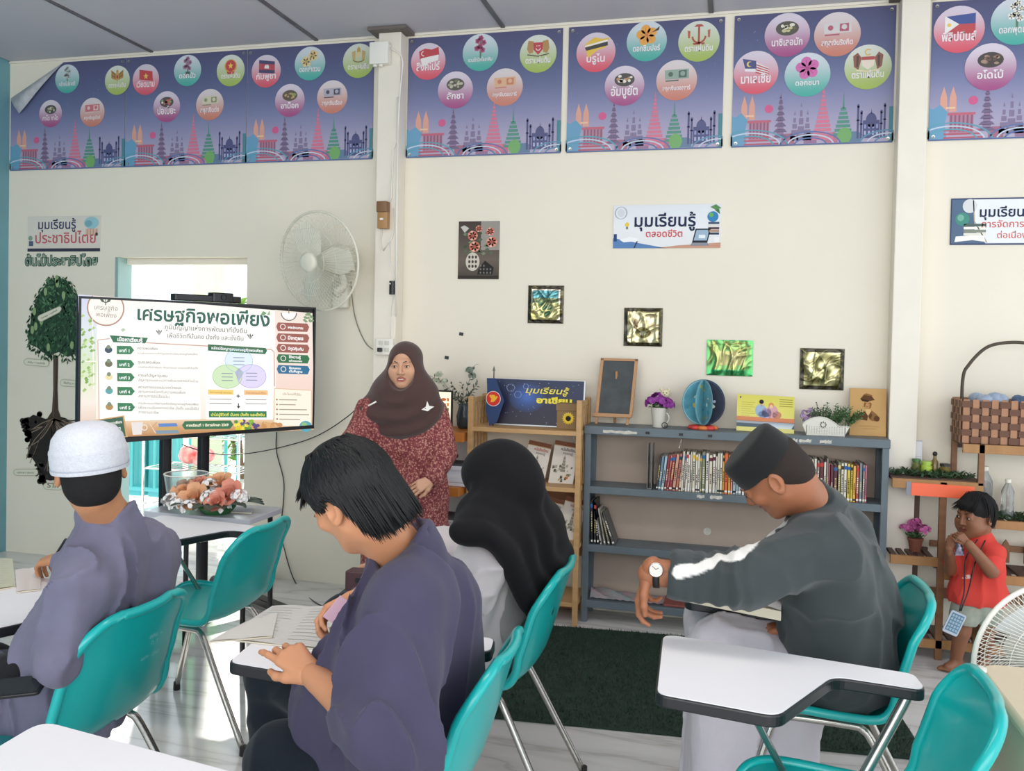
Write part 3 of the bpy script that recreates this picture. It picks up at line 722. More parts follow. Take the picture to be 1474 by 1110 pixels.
for y, s, c, ls in rows:
 T_.rect(148, y - 9, 287, y + 9, '#f8f4ee', 3)
 T_.disc(158, y, 9, 9, '#ffffff', 4); T_.disc(158, y, 5.5, 4.6, c, 5); T_.disc(158, y - 4, 3, 3, '#7b8a72', 6)
 T_.poly([(170, y - 6), (190, y - 6), (195, y), (190, y + 6), (170, y + 6)], G_, 4); T_.text(s, (173, y + 3), (188, y + 3.2), '#ffffff', 5, .02)
 n = len(ls)
 for k, q in enumerate(ls): T_.text(q, (200, y - 4.5 * (n - 1) / 1.4 + k * 6.6 + 2), (200 + min(86, 2.6 * len(q)), y - 4.5 * (n - 1) / 1.4 + k * 6.6 + 2.4), '#7b7772' if k else '#54504c', 5)
# right panel with three circles
T_.poly([(297, 497), (393, 502), (393, 600), (297, 601)], '#fefdfb', 2)
T_.poly([(301, 493), (384, 497), (386, 501), (383, 506), (301, 502)], '#2d6b4a', 4); T_.text('หลักปรัชญาของเศรษฐกิจพอเพียง', (306, 500), (380, 503.5), '#ffffff', 5, .02)
for x, y, rx, ry, c, c2 in ((345, 516, 20, 17, '#dcebf9', '#9fc0dc'), (328, 539, 21, 17, '#cfe6bd', '#98bf86'), (363, 538, 21, 17, '#dcd4f2', '#a99ad0')):
 T_.disc(x, y, rx, ry, c, 3 if c == '#dcebf9' else 4); T_.ring(x, y, rx, .7, c2, 6, ry=ry)
 for k in (-5, 0, 5): T_.rect(x - 8, y + k, x + 8, y + k + 1.1, '#8b8fa0', 7)
T_.poly([(345, 526), (352, 533), (345, 545), (339, 533)], '#b3b8cc', 5)
T_.rect(300, 558, 337, 565, '#f2cf7a', 4); T_.rect(352, 558, 386, 565, '#f3c08a', 4)
T_.text('มีความรอบรู้ รอบคอบ', (303, 563), (334, 563.4), '#a0703a', 5); T_.text('มีคุณธรรมนำชีวิต', (355, 563), (383, 563.4), '#a0703a', 5)
for y in (571, 577): T_.rect(302, y, 334, y + 1.2, '#9a948e', 4); T_.rect(354, y, 384, y + 1.2, '#9a948e', 4)
T_.rect(341, 566, 346, 567.4, '#3c3a38', 5); T_.rect(342.9, 564, 344.1, 569.4, '#3c3a38', 5); T_.rect(343, 577, 344.4, 583, '#3c3a38', 5); T_.poly([(341, 581), (346.4, 581), (343.7, 585)], '#3c3a38', 5)
T_.poly([(301, 589), (384, 588), (384, 597), (301, 598)], G_, 4); T_.text('นำไปสู่ชีวิตที่ มั่นคง มั่งคั่ง และยั่งยืน', (304, 596), (381, 595), '#e6e36a', 5, .03)
# pills on the right
for y, c, l1, l2 in ((466, BR, 'พอประมาณ', None), (481.5, BR, 'มีเหตุผล', None), (496.5, BR, 'มีภูมิคุ้มกัน', None), (511.5, '#2f6f45', 'ใช้ความรู้', 'อย่างรอบคอบ'), (527, '#2f6d94', 'ใช้คุณธรรม', 'เป็นพื้นฐาน')):
 T_.poly([(402, y - 6), (444, y - 5), (447, y), (444, y + 7), (402, y + 6.5), (399.5, y)], c, 4)
 T_.ring(409, y, 3.6, 1, '#f4ece6', 5, n=12)
 if l2: T_.text(l1, (417, y - .5), (434, y + .1), '#ffffff', 5, .03); T_.text(l2, (417, y + 4.5), (436, y + 5), '#ffffff', 5, .03)
 else: T_.text(l1, (416, y + 2.5), (438, y + 3.5), '#ffffff', 5, .03)
T_.ring(418, 446, 11, 1.4, '#6d625c', 3, a0=0, a1=PI); T_.poly([(418 + 10 * math.cos(a), 446 + 10 * math.sin(a)) for a in [PI * k / 12 for k in range(13)]], '#fbf7f3', 2); T_.rect(417.4, 440, 418.6, 447, '#6d625c', 4)
for k in range(14):
 x, y = 436 + rn.random() * 14, 446 + rn.random() * 12; T_.poly([(x, y), (x + 3, y - 2), (x + 6, y + 1), (x + 2, y + 2)], '#7d9a72', 3)
# note sheet
T_.poly([(396, 555), (449, 557), (448, 609), (394, 609)], '#f9eedd', 3); T_.line([(396, 555), (449, 557), (448, 609), (394, 609), (396, 555)], .9, '#d7b48e', 4); T_.text('ประโยชน์ที่ได้รับ', (408, 564), (434, 565), '#7c5b45', 5)
for k in range(5): T_.disc(399, 571 + k * 7, 1.3, 1.3, '#a46a4a', 5, n=8); T_.rect(402, 570.4 + k * 7, 402 + (26, 24, 40, 43, 30)[k], 571.8 + k * 7, '#a39a90', 5)
T_.disc(440, 609, 9, 8, '#5aa6b4', 5); T_.disc(438, 606, 4, 3, '#8dbb7d', 6)
# desk things at the foot of the slide
T_.poly([(131, 605), (179, 597), (184, 628), (146, 631)], '#c99f6a', 4); T_.poly([(133, 606), (177, 599), (181, 627), (147, 629)], '#355c45', 5)
T_.text('ก้าวไปด้วยพอเพียง', (137, 614), (176, 608), '#f0f0e6', 6, .02); T_.text('เพื่ออนาคต', (150, 622), (174, 617), '#f0f0e6', 6, .02)
T_.poly([(189, 607), (206, 606), (204, 624), (191, 625)], '#e3dcd8', 4); T_.ring(208, 614, 4, 1.4, '#e3dcd8', 4, n=10)
for k, c in enumerate(('#5c86c4', '#c9a25c', '#7c95a8')): T_.poly([(228 - k * 2, 608 + k * 5), (254 + k, 607 + k * 5), (256 + k, 611.5 + k * 5), (229 - k * 2, 613 + k * 5)], c, 4)
T_.line([(212, 622), (226, 606)], 1.6, '#c9a27b', 4); T_.line([(215, 607), (224, 622)], 1.6, '#e0c9ae', 4)
T_.poly([(266, 604), (332, 602), (336, 608), (331, 614), (266, 616), (262, 610)], '#3f7350', 5); T_.text('ภาคเรียนที่ 1 ปีการศึกษา 2569', (268, 612), (329, 610), '#fff6da', 6, .03)
for k in range(34):
 x, y = 338 + rn.random() * 34, 602 + rn.random() * 14; T_.disc(x, y, 3, 2.6, rn.choice(['#e3c62f', '#8fb43a', '#5d9144', '#f0dd58', '#5a4a7a']), 5 + k % 2, n=8)
for k in range(12): T_.disc(380 + rn.random() * 24, 605 + rn.random() * 8, 4, 3.4, rn.choice(['#d8a873', '#c98f58', '#e3bd8d']), 4 + k % 2, n=10)
M_SCREEN = mat('lit_television_screen', '#ffffff', .25, attr='Col', estr=.95, spec=.3)
for l_ in list(M_SCREEN.node_tree.links):
 if l_.to_socket.name == 'Base Color': M_SCREEN.node_tree.links.remove(l_)
M_SCREEN.node_tree.nodes['Principled BSDF'].inputs['Base Color'].default_value = (.02, .02, .02, 1)
bpy.context.view_layer.update()
scr = T_.build('screen', M_SCREEN); scr.parent = tv; scr.matrix_parent_inverse = tv.matrix_world.inverted()
scr['label'] = 'lit lesson slide with Thai headings, chapter list and coloured pills'

st = thing('television_stand', 'black twin post television stand with a cross base', 'stand', TVO + TVU * TVW / 2 - Vector((0, 0, .991)), rzv)
bpy.context.view_layer.update()
for px in (251, 306):
 P_ = T_.px(px, 640); uu = P_[0] - TVW / 2
 MB().rbox((uu - .024, .07, .03), (uu + .024, .115, 1.45), .006).build('post', M_BLACKM, st, smooth=True, bevel=.002)
MB().box((-.36, .062, 1.28), (.36, .07, 1.33)).box((-.36, .062, 1.1), (.36, .07, 1.15)).build('mount_plate', M_BLACKM, st, bevel=.003)
MB().rbox((-.4, .065, .14), (.4, .12, .19), .01).build('crossbar', M_BLACKM, st, smooth=True)
for s in (-.36, .36): MB().rbox((s - .03, -.22, .03), (s + .03, .4, .07), .02).build('foot', M_BLACKM, st, smooth=True, bevel=.004)
for s in (-.36, .36):
 for y in (-.18, .36): MB().lathe([(.028, 0), (.03, .01), (.03, .025), (.02, .03)], (s, y, 0), 12).build('caster', M_BLACK, st, smooth=True)
# webcam bar on top of the set
tc_ = thing('webcam_bar', 'black bar camera sitting on the top edge of the television', 'camera', TVO + TVU * (T_.px(300, 432)[0]) + Vector((0, 0, TVH + .002)), rzv)
MB().rbox((-.17, -.005, 0), (.2, .05, .034), .012).build('body', M_BLACK, tc_, smooth=True, bevel=.004)
MB().rbox((.03, -.015, .0), (.15, .05, .05), .014).build('lens_block', M_BLACK, tc_, smooth=True, bevel=.005)
MB().lathe([(.0, 0), (.013, .001), (.015, .006)], (.09, -.014, .026), 14, Matrix.Rotation(PI / 2, 3, 'X'), cap=False).build('lens', mat('dark_lens', '#2c3038', .1), tc_, smooth=True)

# ================================================================== PRINTS AND SIGNS ON THE WALL
def sheet(name, lb, cat, x0, y0, x1, y1, back='#e9e6df', th=.003, Y=0.0, group=None):
 a, c = at(x0, y0, Y), at(x1, y1, Y); w_, h = c.x - a.x, a.z - c.z
 t = thing(name, lb, cat, (a.x, Y - .002, c.z), 0, group)
 MB().box((0, -th, 0), (w_, 0, h)).build('board', mat('board_' + back.strip('#'), back, .6), t)
 P = Print((0, -th - .0005, 0), (1, 0, 0), (0, 0, 1), lambda u, v: (u * w_, v * h), .0004); P.yup = True; P.w, P.h = w_, h
 return t, P
def cornersign(P, navy='#2b3054', red='#c2505a'): pass
# democracy corner sign
t, P = sheet('corner_sign', 'pale sign with navy and red Thai lettering above the tree cutout', 'sign', 41, 312, 145, 362)
def UNIT(P): # square-ish helper: text in unit coords keeps proportions through sh
 return P
P.quad([(0, 1), (1, 1), (1, 0), (0, 0)], ['#d9d4c8', '#ddd6ca', '#d9cfc2'], 0, 4)
P.rect(0, 0, 1, .09, '#3a3a4c', 1)
P.disc(.88, .8, .1, .17, '#9cc6cc', 1); P.disc(.84, .78, .05, .09, '#7aa9b4', 2); P.rect(.8, .45, .97, .64, '#d8b9a6', 1)
for k in range(4): P.rect(.82 + k * .04, .45, .835 + k * .04, .62, '#c69c86', 2)
P.disc(.04, .38, .03, .07, '#7fa08a', 1); P.rect(.02, .16, .08, .3, '#54607c', 1); P.disc(.95, .48, .02, .05, '#6d7f74', 2)
def utext(P, s, x0, x1, y, col, layer=4, bold=0.0, tall=1.0, **k):
 P.text(s, (x0, y), (x1, y), col, layer, bold, sh=tall * P.w / P.h, **k)
utext(P, 'มุมเรียนรู้', .15, .67, .64, '#33385e', bold=.012)
utext(P, 'ประชาธิปไตย', .11, .94, .24, '#c0606a', bold=.012)
P.build('print', M_PAPER, t)
# cut-out lettering and the democracy tree stuck to the wall
a = at(37, 386, 0)
t = thing('cutout_lettering', 'green outlined Thai lettering stuck above the tree picture', 'lettering', (a.x, -.001, a.z))
wl = at(140, 386, 0).x - a.x
P = Print((0, -.001, 0), (1, 0, 0), (0, 0, 1), lambda u, v: (u, v), .0006); P.yup = True
P.text('ต้นไม้ประชาธิปไตย', (-.006, .018), (wl + .006, .018), '#31523f', 0, .07, sh=1.1); P.text('ต้นไม้ประชาธิปไตย', (0, .018), (wl, .018), '#8ea394', 2, .012, sh=1.1)
P.build('letters', M_PAPER, t)
def wp(x, y): p = at(x, y, 0); return (p.x, p.z)
t = thing('tree_picture', 'cut-out picture of a mango tree with its roots, stuck on the left wall section', 'picture', (0, 0, 0))
P = Print((0, -.002, 0), (1, 0, 0), (0, 0, 1), None, .0006)
tr = Print.px
rn = random.Random(11)
crown = [(82, 392), (98, 397), (108, 412), (113, 424), (113, 500), (112, 515), (100, 520), (85, 512), (70, 518), (58, 512), (50, 505), (38, 500), (34, 488), (38, 470), (42, 448), (52, 420), (60, 410), (70, 396)]
P.poly([(80 + (x - 80) * .88, 460 + (y - 460) * .9) for x, y in crown], '#2c4636', 1)
def inside(x, y):
 c = False
 for (x0, y0), (x1, y1) in zip(crown, crown[1:] + crown[:1]):
  if (y0 > y) != (y1 > y) and x < (x1 - x0) * (y - y0) / (y1 - y0) + x0: c = not c
 return c
cnt = 0
while cnt < 620:
 x, y = rn.uniform(33, 124), rn.uniform(391, 522)
 if not inside(x, y): continue
 cnt += 1; a = rn.uniform(.5, 2.6); l = rn.uniform(5, 10); c, s = math.cos(a) * l, math.sin(a) * l
 P.poly([(x, y), (x + c * .5 - s * .16, y + s * .5 + c * .16), (x + c, y + s), (x + c * .5 + s * .16, y + s * .5 - c * .16)], rn.choice(['#35563f', '#41684a', '#2b4534', '#4d7553', '#5d8560' if y < 450 else '#35563f', '#24392c']), 2 + cnt % 3)
for x, y in ((82, 402), (66, 420), (92, 425), (50, 448), (60, 462), (83, 408), (52, 470), (104, 497), (47, 475), (70, 500)):
 P.disc(x, y, 2.6, 6, '#8fa877', 6, n=10)
P.poly([(77, 512), (84, 512), (83, 560), (84, 590), (90, 606), (66, 606), (75, 592), (77, 560)], '#45392f', 3); P.line([(80, 515), (79, 560), (77, 600)], 1.5, '#5f5145', 4)
P.poly([(35, 606), (48, 597), (66, 603), (80, 598), (95, 602), (108, 612), (122, 610), (124, 640), (110, 655), (100, 680), (88, 690), (72, 692), (58, 688), (52, 668), (40, 650), (44, 632), (34, 622)], '#2b2725', 2)
for k in range(60):
 x, y = rn.choice([(36, 612), (42, 630), (46, 650), (56, 675), (62, 690), (52, 600)]); x += rn.uniform(-5, 6); y += rn.uniform(-8, 8); P.disc(x, y, rn.uniform(2, 4.5), None, rn.choice(['#302b28', '#3b3531', '#26221f']), 3, n=9)
for k in range(26):
 ang = rn.uniform(.15, 2.95); x, y = 78, 603; pts = [(x, y)]
 for q in range(7):
  x += math.cos(ang) * 9; y += math.sin(ang) * 11; ang += rn.uniform(-.3, .3)
  if x < 38 or x > 120 or y > 686: break
  pts.append((x, y))
 if len(pts) > 1: P.line(pts, rn.uniform(.7, 1.7), rn.choice(['#7a6a5c', '#6a5b4f', '#8b7a6a']), 5)
P.build('print', M_PAPER, t)
bk = Print((0, -.0008, 0), (1, 0, 0), (0, 0, 1), None, .0006);
for x0, y0, x1, y1, s, lb in ((56, 458, 87, 446, 'ดอกผล = ผลลัพธ์', 'slanted cream paper tag stuck on the leafy crown of the tree picture'), (36, 521, 69, 523, 'ลำต้น = การเติบโต', 'cream paper tag left of the trunk of the tree picture'), (88, 551, 118, 553, 'กิ่งก้าน = วินัย', 'cream paper tag right of the trunk, half behind the television'), (21, 680, 53, 680, 'หลักการ 3 ประการ', 'cream paper tag left of the picture roots'), (64, 700, 88, 701, 'ราก', 'cream paper tag below the roots, next to the white cap')):
 P = Print((0, -.006, 0), (1, 0, 0), (0, 0, 1), None, .0006)
 dx, dy = x1 - x0, y1 - y0; l = math.hypot(dx, dy); nx, ny = -dy / l * 5, dx / l * 5
 def cap(k, c, lay):
  pts = []
  for i in range(7): a_ = PI / 2 + PI * i / 6; pts.append((x0 + 3 + k * 5 * (math.cos(a_) * dx / l - math.sin(a_) * -dy / l * -1), y0 + k * 5 * (math.cos(a_) * dy / l + math.sin(a_) * dx / l)))
  for i in range(7): a_ = -PI / 2 + PI * i / 6; pts.append((x1 - 3 + k * 5 * (math.cos(a_) * dx / l), y1 + k * 5 * (math.cos(a_) * dy / l + math.sin(a_) * dx / l)))
  P.poly(pts, c, lay)
 cap(1, '#b9b59c', 0); cap(.82, '#e2dfcb', 1)
 P.text(s, (x0 + 4, y0 + 1.5), (x1 - 4, y1 + 1.5), '#6b6a5c', 2, .01)
 o = P.build('paper_tag', M_PAPER); tag(o, lb, 'tag', 'paper tags around the tree picture')
# lifelong-learning corner sign
t, P = sheet('corner_sign', 'white sign with large navy lettering over smaller red lettering, books at its right end', 'sign', 884, 296, 1037, 357)
P.quad([(0, 1), (1, 1), (1, 0), (0, 0)], ['#dfe3e8', '#e9ebec', '#e6e6e6'], 0, 4)
P.poly([(0, 0), (.5, 0), (.24, .12), (0, .24)], '#5f86b8', 1); P.poly([(.4, 0), (1, 0), (1, .12), (.6, .06)], '#c99a83', 1)
P.poly([(.06, .2), (.16, .27), (.24, .22), (.22, .16), (.1, .14)], '#f4f4f4', 2); P.line([(.2, 0), (.23, .16)], .012, '#3a3a44', 2)
P.ring(.07, .82, .055, .012, '#aeb3ba', 2, ry=.14); P.disc(.07, .82, .035, .09, '#d4d7da', 1); P.disc(.13, .55, .02, .05, '#e6c84f', 2); P.rect(.12, .44, .14, .5, '#8a8272', 2)
P.rect(.005, .16, .035, .33, '#2e4d80', 3)
utext(P, 'มุมเรียนรู้', .2, .77, .5, '#26314f', bold=.02); utext(P, 'ตลอดชีวิต', .31, .65, .26, '#cf4a4c', bold=.012)
P.poly([(.74, .12), (.88, .12), (.91, .44), (.77, .44)], '#2e3138', 2); P.poly([(.755, .17), (.875, .17), (.895, .41), (.78, .41)], '#9fb7c9', 3); P.rect(.8, .22, .86, .3, '#e6ecef', 4); P.poly([(.72, .05), (.9, .05), (.88, .12), (.74, .12)], '#8d9097', 2)
P.disc(.925, .71, .05, .12, '#3b86b8', 3); P.disc(.91, .75, .02, .05, '#6fae62', 4)
for k, c in enumerate(('#3a4656', '#b08d7a', '#5c4a49', '#e3ded6', '#4c5b73')): P.rect(.885, .3 + k * .06, .985, .35 + k * .06, c, 2 + (k % 2))
P.rect(.94, .12, .985, .24, '#f1efec', 4); P.poly([(.9, .93), (.95, .99), (1, .9), (.95, .86)], '#5d8f5a', 3); P.poly([(.94, .86), (.98, .88), (.99, .76)], '#4b7a4c', 3)
P.build('print', M_PAPER, t)
# lesson-management corner sign at the right edge
t, P = sheet('corner_sign', 'sign with navy edge and red second line, at the right edge of the picture', 'sign', 1369, 286, 1530, 352, back='#2c3c63')
P.rect(.01, .03, .99, .97, '#cfd6dd', 0); P.poly([(.01, .03), (.32, .03), (.22, .3), (.2, .97), (.01, .97)], '#5b7089', 1); P.poly([(.2, .97), (.22, .5), (.34, .04), (.99, .04), (.99, .97)], '#e9ebec', 2); P.line([(.2, .95), (.215, .5), (.33, .05)], .01, '#b9a98f', 3)
P.disc(.17, .83, .065, .15, '#d7d9d8', 3); P.disc(.105, .55, .065, .14, '#4e8f80', 4); P.disc(.09, .58, .03, .07, '#78b09c', 5)
for k, c in enumerate(('#e6e2d4', '#8b9080', '#f0ede2', '#596b62')): P.rect(.12, .2 + k * .065, .32, .255 + k * .065, c, 3 + k % 2)
P.poly([(.04, .06), (.2, .1), (.32, .06), (.3, .2), (.18, .2), (.05, .18)], '#f2efe7', 5)
utext(P, 'มุมเรียนรู้', .26, .72, .6, '#26314f', bold=.02); utext(P, 'การจัดการศึกษา', .28, .86, .37, '#cf6158', bold=.008); utext(P, 'ต่อเนื่อง', .42, .68, .14, '#cf6158', bold=.008)
P.build('print', M_PAPER, t)
# flower poster
t, P = sheet('flower_poster', 'tall dark poster of coral roses and two vases, highest picture on the wall', 'poster', 661, 319, 718, 402, back='#5b544c')
P.quad([(0, 1), (1, 1), (1, 0), (0, 0)], ['#4a413d', '#5a5048', '#6d6258', '#4c4540'], 0, 6); P.rect(.55, .5, 1, 1, '#9a948c', 1); P.rect(0, 0, 1, .06, '#3a342f', 2)
def rose(P, x, y, r, c):
 P.disc(x, y, r, r * .7, c, 4, n=14)
 for k in range(7): a = k * .9; P.disc(x + r * .6 * math.cos(a), y + r * .42 * math.sin(a), r * .45, r * .3, ['#e59a86', '#cf7460', '#efb3a0'][k % 3], 5, n=10)
 P.disc(x, y, r * .3, r * .2, '#b5584a', 6, n=10)
for k in range(26):
 x, y = rn.uniform(.1, .85), rn.uniform(.42, .8); P.poly([(x, y), (x + .07, y + .03), (x + .12, y), (x + .06, y - .03)], rn.choice(['#5c6b54', '#7a8a6f', '#48563f']), 3)
for x, y, r in ((.35, .75, .12), (.5, .87, .08), (.4, .56, .13), (.78, .82, .1), (.82, .64, .13)): rose(P, x, y, r, '#d98272')
P.poly([(.05, .9), (.15, .8), (.26, .88), (.14, .93)], '#c9c4bd', 4)
P.disc(.36, .3, .17, .16, '#cfc6b8', 4)
for k in range(9): P.disc(.28 + (k % 3) * .08, .22 + (k // 3) * .08, .028, .028, '#4a423c', 5, n=10)
P.poly([(.48, .08), (.85, .08), (.88, .2), (.66, .32), (.5, .16)], '#2c2b29', 5)
for k in range(10): P.disc(.56 + (k % 4) * .08, .11 + (k // 4) * .06, .02, .02, '#7a7772', 6, n=8)
P.build('print', M_PAPER, t)

# foil pictures: crinkled glossy sheets
def crinkle(name, w_, h, m, parent, seed, cols, y=-.004, amp=.012, n=30):
 rn = random.Random(seed); waves = [(rn.uniform(-38, 38), rn.uniform(-38, 38), rn.uniform(0, 6), rn.uniform(.3, 1)) for _ in range(7)]
 rows = []; cc = []
 for i in range(n + 1):
  r = []
  for j in range(n + 1):
   u, v = j / n, i / n; X, Z = u * w_, v * h
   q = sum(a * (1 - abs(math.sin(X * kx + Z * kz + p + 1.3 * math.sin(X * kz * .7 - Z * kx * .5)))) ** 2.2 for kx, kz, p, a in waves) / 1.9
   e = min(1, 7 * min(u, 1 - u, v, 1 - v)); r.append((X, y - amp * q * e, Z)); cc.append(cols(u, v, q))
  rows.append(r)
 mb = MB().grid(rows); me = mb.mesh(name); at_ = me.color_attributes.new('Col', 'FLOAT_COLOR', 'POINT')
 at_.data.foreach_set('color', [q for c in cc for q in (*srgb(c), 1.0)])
 o = link(name, me, parent, m, True); return o
M_FOIL = mat('crinkled_gold_foil', '#ffffff', .2, metal=.7, attr='Col', spec=.7)
def lerp(a, b, t): return tuple(a[i] * (1 - t) + b[i] * t for i in range(3))
GOLD, PALE, DARKG, FR = (176, 168, 98), (222, 214, 160), (96, 92, 52), (48, 44, 34)
def pic(lb, x0, y0, x1, y1, seed, inner, frame=FR, bw=.1):
 a, c = at(x0, y0, 0), at(x1, y1, 0); w_, h = c.x - a.x, a.z - c.z
 t = thing('foil_picture', lb, 'picture', (a.x, -.002, c.z), 0, 'small foil pictures on the wall')
 MB().box((0, -.003, 0), (w_, 0, h)).build('backing', mat('picture_backing', '#55503f', .6), t)
 def cols(u, v, q):
  if min(u, v, 1 - u, 1 - v) < bw: return lerp(frame, GOLD, .25 * (q > .6))
  return inner((u - bw) / (1 - 2 * bw), (v - bw) / (1 - 2 * bw), q)
 crinkle('foil_sheet', w_, h, M_FOIL, t, seed, cols, n=56)
 return t
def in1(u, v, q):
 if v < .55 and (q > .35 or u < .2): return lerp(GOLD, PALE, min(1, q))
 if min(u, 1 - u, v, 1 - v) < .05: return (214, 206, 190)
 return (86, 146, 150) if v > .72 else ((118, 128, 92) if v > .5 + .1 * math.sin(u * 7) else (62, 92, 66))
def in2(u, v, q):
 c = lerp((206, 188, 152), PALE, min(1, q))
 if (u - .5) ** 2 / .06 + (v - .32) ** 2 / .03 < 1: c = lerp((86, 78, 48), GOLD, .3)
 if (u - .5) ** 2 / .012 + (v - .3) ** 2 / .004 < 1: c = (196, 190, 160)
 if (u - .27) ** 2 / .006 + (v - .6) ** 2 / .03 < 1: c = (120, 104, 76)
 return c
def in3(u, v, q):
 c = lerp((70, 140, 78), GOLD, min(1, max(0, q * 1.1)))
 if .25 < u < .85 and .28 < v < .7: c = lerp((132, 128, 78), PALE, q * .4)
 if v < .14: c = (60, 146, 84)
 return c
def in4(u, v, q):
 a = math.atan2(v - .5, u - .5); r = math.hypot(u - .5, v - .5)
 return lerp(PALE, DARKG, .5 + .5 * math.sin(a * 2 + r * 14))
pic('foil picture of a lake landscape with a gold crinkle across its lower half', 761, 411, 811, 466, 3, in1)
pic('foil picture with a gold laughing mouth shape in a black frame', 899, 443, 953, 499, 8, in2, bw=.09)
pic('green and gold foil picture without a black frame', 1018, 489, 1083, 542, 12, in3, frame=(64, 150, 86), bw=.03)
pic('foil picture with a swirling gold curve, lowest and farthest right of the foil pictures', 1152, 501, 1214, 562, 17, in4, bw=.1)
for x, y, lb in ((664, 481, 'small black square of tape, the upper of two on the wall right of the teacher'), (643, 515, 'small black square of tape, the lower of two on the wall right of the teacher')):
 p = at(x, y, 0); tag(MB().box((-.012, -.002, -.009), (.013, 0, .01), Matrix.Rotation(.15, 3, 'Y')).build('tape_square', M_BLACK, loc=(p.x, -.001, p.z)), lb, 'tape', 'black tape squares on the wall')

# ================================================================== WALL FAN
fc = at(458, 376, -.3)
ang = math.radians(-14)
fan = thing('wall_fan', 'white oscillating wall fan turned to the left above the television', 'fan', (at(493, 425, 0).x, 0, at(493, 425, 0).z))
M_FAN = mat('fan_cream_plastic', '#dcd9c8', .4); M_FANG = mat('fan_grille_wire', '#d6d5c4', .35); M_BLADE = mat('fan_blade_clear_plastic', '#e3e2d4', .25, trans=.35)
Rf = Euler((math.radians(8), 0, ang)).to_matrix()     # local -Y is the way the fan blows
base = fan.location.copy()
rel = Vector((fc.x, -.29, fc.z)) - base
def F(x, y, z): return rel + Rf @ (Vector((x, y, z)) * 1.27)
mg = MB(); RF = .222
for yy, rr in ((-.055, .05), (-.052, .09), (-.045, .14), (-.03, .19)): pass
for i in range(72):
 a = 2 * PI * i / 72
 pts = [F(r * math.cos(a), y, r * math.sin(a)) for r, y in ((.045, -.075), (.11, -.07), (.17, -.055), (.21, -.028), (RF, 0))]
 mg.tube(pts, .0011, 4, cap=False)
for r, y in ((.09, -.0725), (.15, -.062)): mg.tube([F(r * math.cos(a), y, r * math.sin(a)) for a in [2 * PI * k / 40 for k in range(40)]], .0013, 4, closed=True)
g = mg.build('front_grille', M_FANG, fan);
mg = MB()
for i in range(60):
 a = 2 * PI * i / 60
 mg.tube([F(r * math.cos(a), y, r * math.sin(a)) for r, y in ((.06, .1), (.12, .085), (.18, .055), (.212, .025), (RF, 0))], .0011, 4, cap=False)
mg.build('rear_grille', M_FANG, fan)
MB().tube([F(RF * math.cos(a), 0, RF * math.sin(a)) for a in [2 * PI * k / 64 for k in range(64)]], .007, 8, closed=True).build('rim', M_FAN, fan, smooth='all')
MB().lathe([(0, -.085), (.03, -.084), (.043, -.078), (.046, -.068)], rel, 28, Rf @ Matrix.Rotation(-PI / 2, 3, 'X') @ Matrix.Scale(-1, 3, (0, 0, 1)) @ Matrix.Identity(3), cap=False).build('badge', M_FAN, fan, smooth='all') if False else None
mb = MB(); n = 28; prof = [(.0005, -.086), (.03, -.085), (.043, -.079), (.047, -.068)]
mb.grid([[F(r * math.cos(2 * PI * k / n), y, r * math.sin(2 * PI * k / n)) for k in range(n)] for r, y in prof], closed=True).build('badge', M_FAN, fan, smooth='all')
for q in range(3):
 rows = []
 for i in range(8):
  r = .03 + .165 * i / 7; wd = .5 + .75 * math.sin(PI * min(1, .25 + i / 8)); row = []
  for j in range(7):
   a = q * 2 * PI / 3 + (j / 6 - .5) * wd; row.append(F(r * math.cos(a), .0 + .03 * (j / 6 - .5) * -1, r * math.sin(a)))
  rows.append(row)
 MB().grid(rows).build('blade', M_BLADE, fan, smooth='all')
mb = MB(); prof = [(.0005, .21), (.05, .205), (.068, .18), (.072, .13), (.06, .095), (.045, .04), (.03, .03), (.0005, .02)]
mb.grid([[F(r * math.cos(2 * PI * k / n), y, r * math.sin(2 * PI * k / n)) for k in range(n)] for r, y in prof], closed=True).build('motor_housing', M_FAN, fan, smooth='all')
MB().tube(spline([F(0, .14, -.04), F(0, .16, -.12), Vector((0, -.09, .02)), Vector((0, -.03, .0))], 5), .022, 12).build('neck', M_FAN, fan, smooth='all')
MB().rbox((-.055, -.05, -.08), (.055, 0.0, .075), .02).build('wall_bracket', M_FAN, fan, smooth=True, bevel=.008)
MB().ball((0, -.052, -.0), (.006, .004, .006)).build('screw', M_BLACK, fan, smooth='all')
# its cable down to the socket
wpt = lambda x, y, Y=-.012: at(x, y, Y)
MB_cable = MB().tube(spline([wpt(505, 405, -.06), wpt(507, 430, -.02), wpt(510, 452), wpt(517, 475), wpt(528, 496), wpt(540, 504, -.02), wpt(546, 504, -.03)], 6), .003, 6)
tag(MB_cable.build('fan_cable', mat('grey_cable', '#77776a', .5), smooth='all'), 'thin grey cable curving down from the wall fan to the socket', 'cable')

# ================================================================== ELECTRICS AROUND THE FIRST POST
def boxat(x0, y0, x1, y1, Y0, Y1): a, c = at(x0, y0, Y0), at(x1, y1, Y0); return (a.x, Y0, c.z), (c.x, Y1, a.z)
a, c = boxat(533, 62, 558, 90, -.16, -.107)
j = thing('junction_box', 'white square junction box at the head of the first post', 'junction box', ((a[0] + c[0]) / 2, -.107, a[2])); w2 = (c[0] - a[0]) / 2; h = c[2] - a[2]
MB().rbox((-w2, -.05, 0), (w2, 0, h), .006).build('box', M_WHITEP, j, smooth=True, bevel=.004); MB().rbox((-w2 - .003, -.056, -.003), (w2 + .003, -.05, h + .003), .006).build('lid', M_WHITEP, j, smooth=True, bevel=.002)
for s in (-.035, .0): MB().lathe([(.012, -.012), (.012, 0)], (s, -.025, 0), 12).build('cable_gland', M_WHITEP, j, smooth=True)
bp_ = at(556, 300, -.107); kz = at(556, 330, -.107)
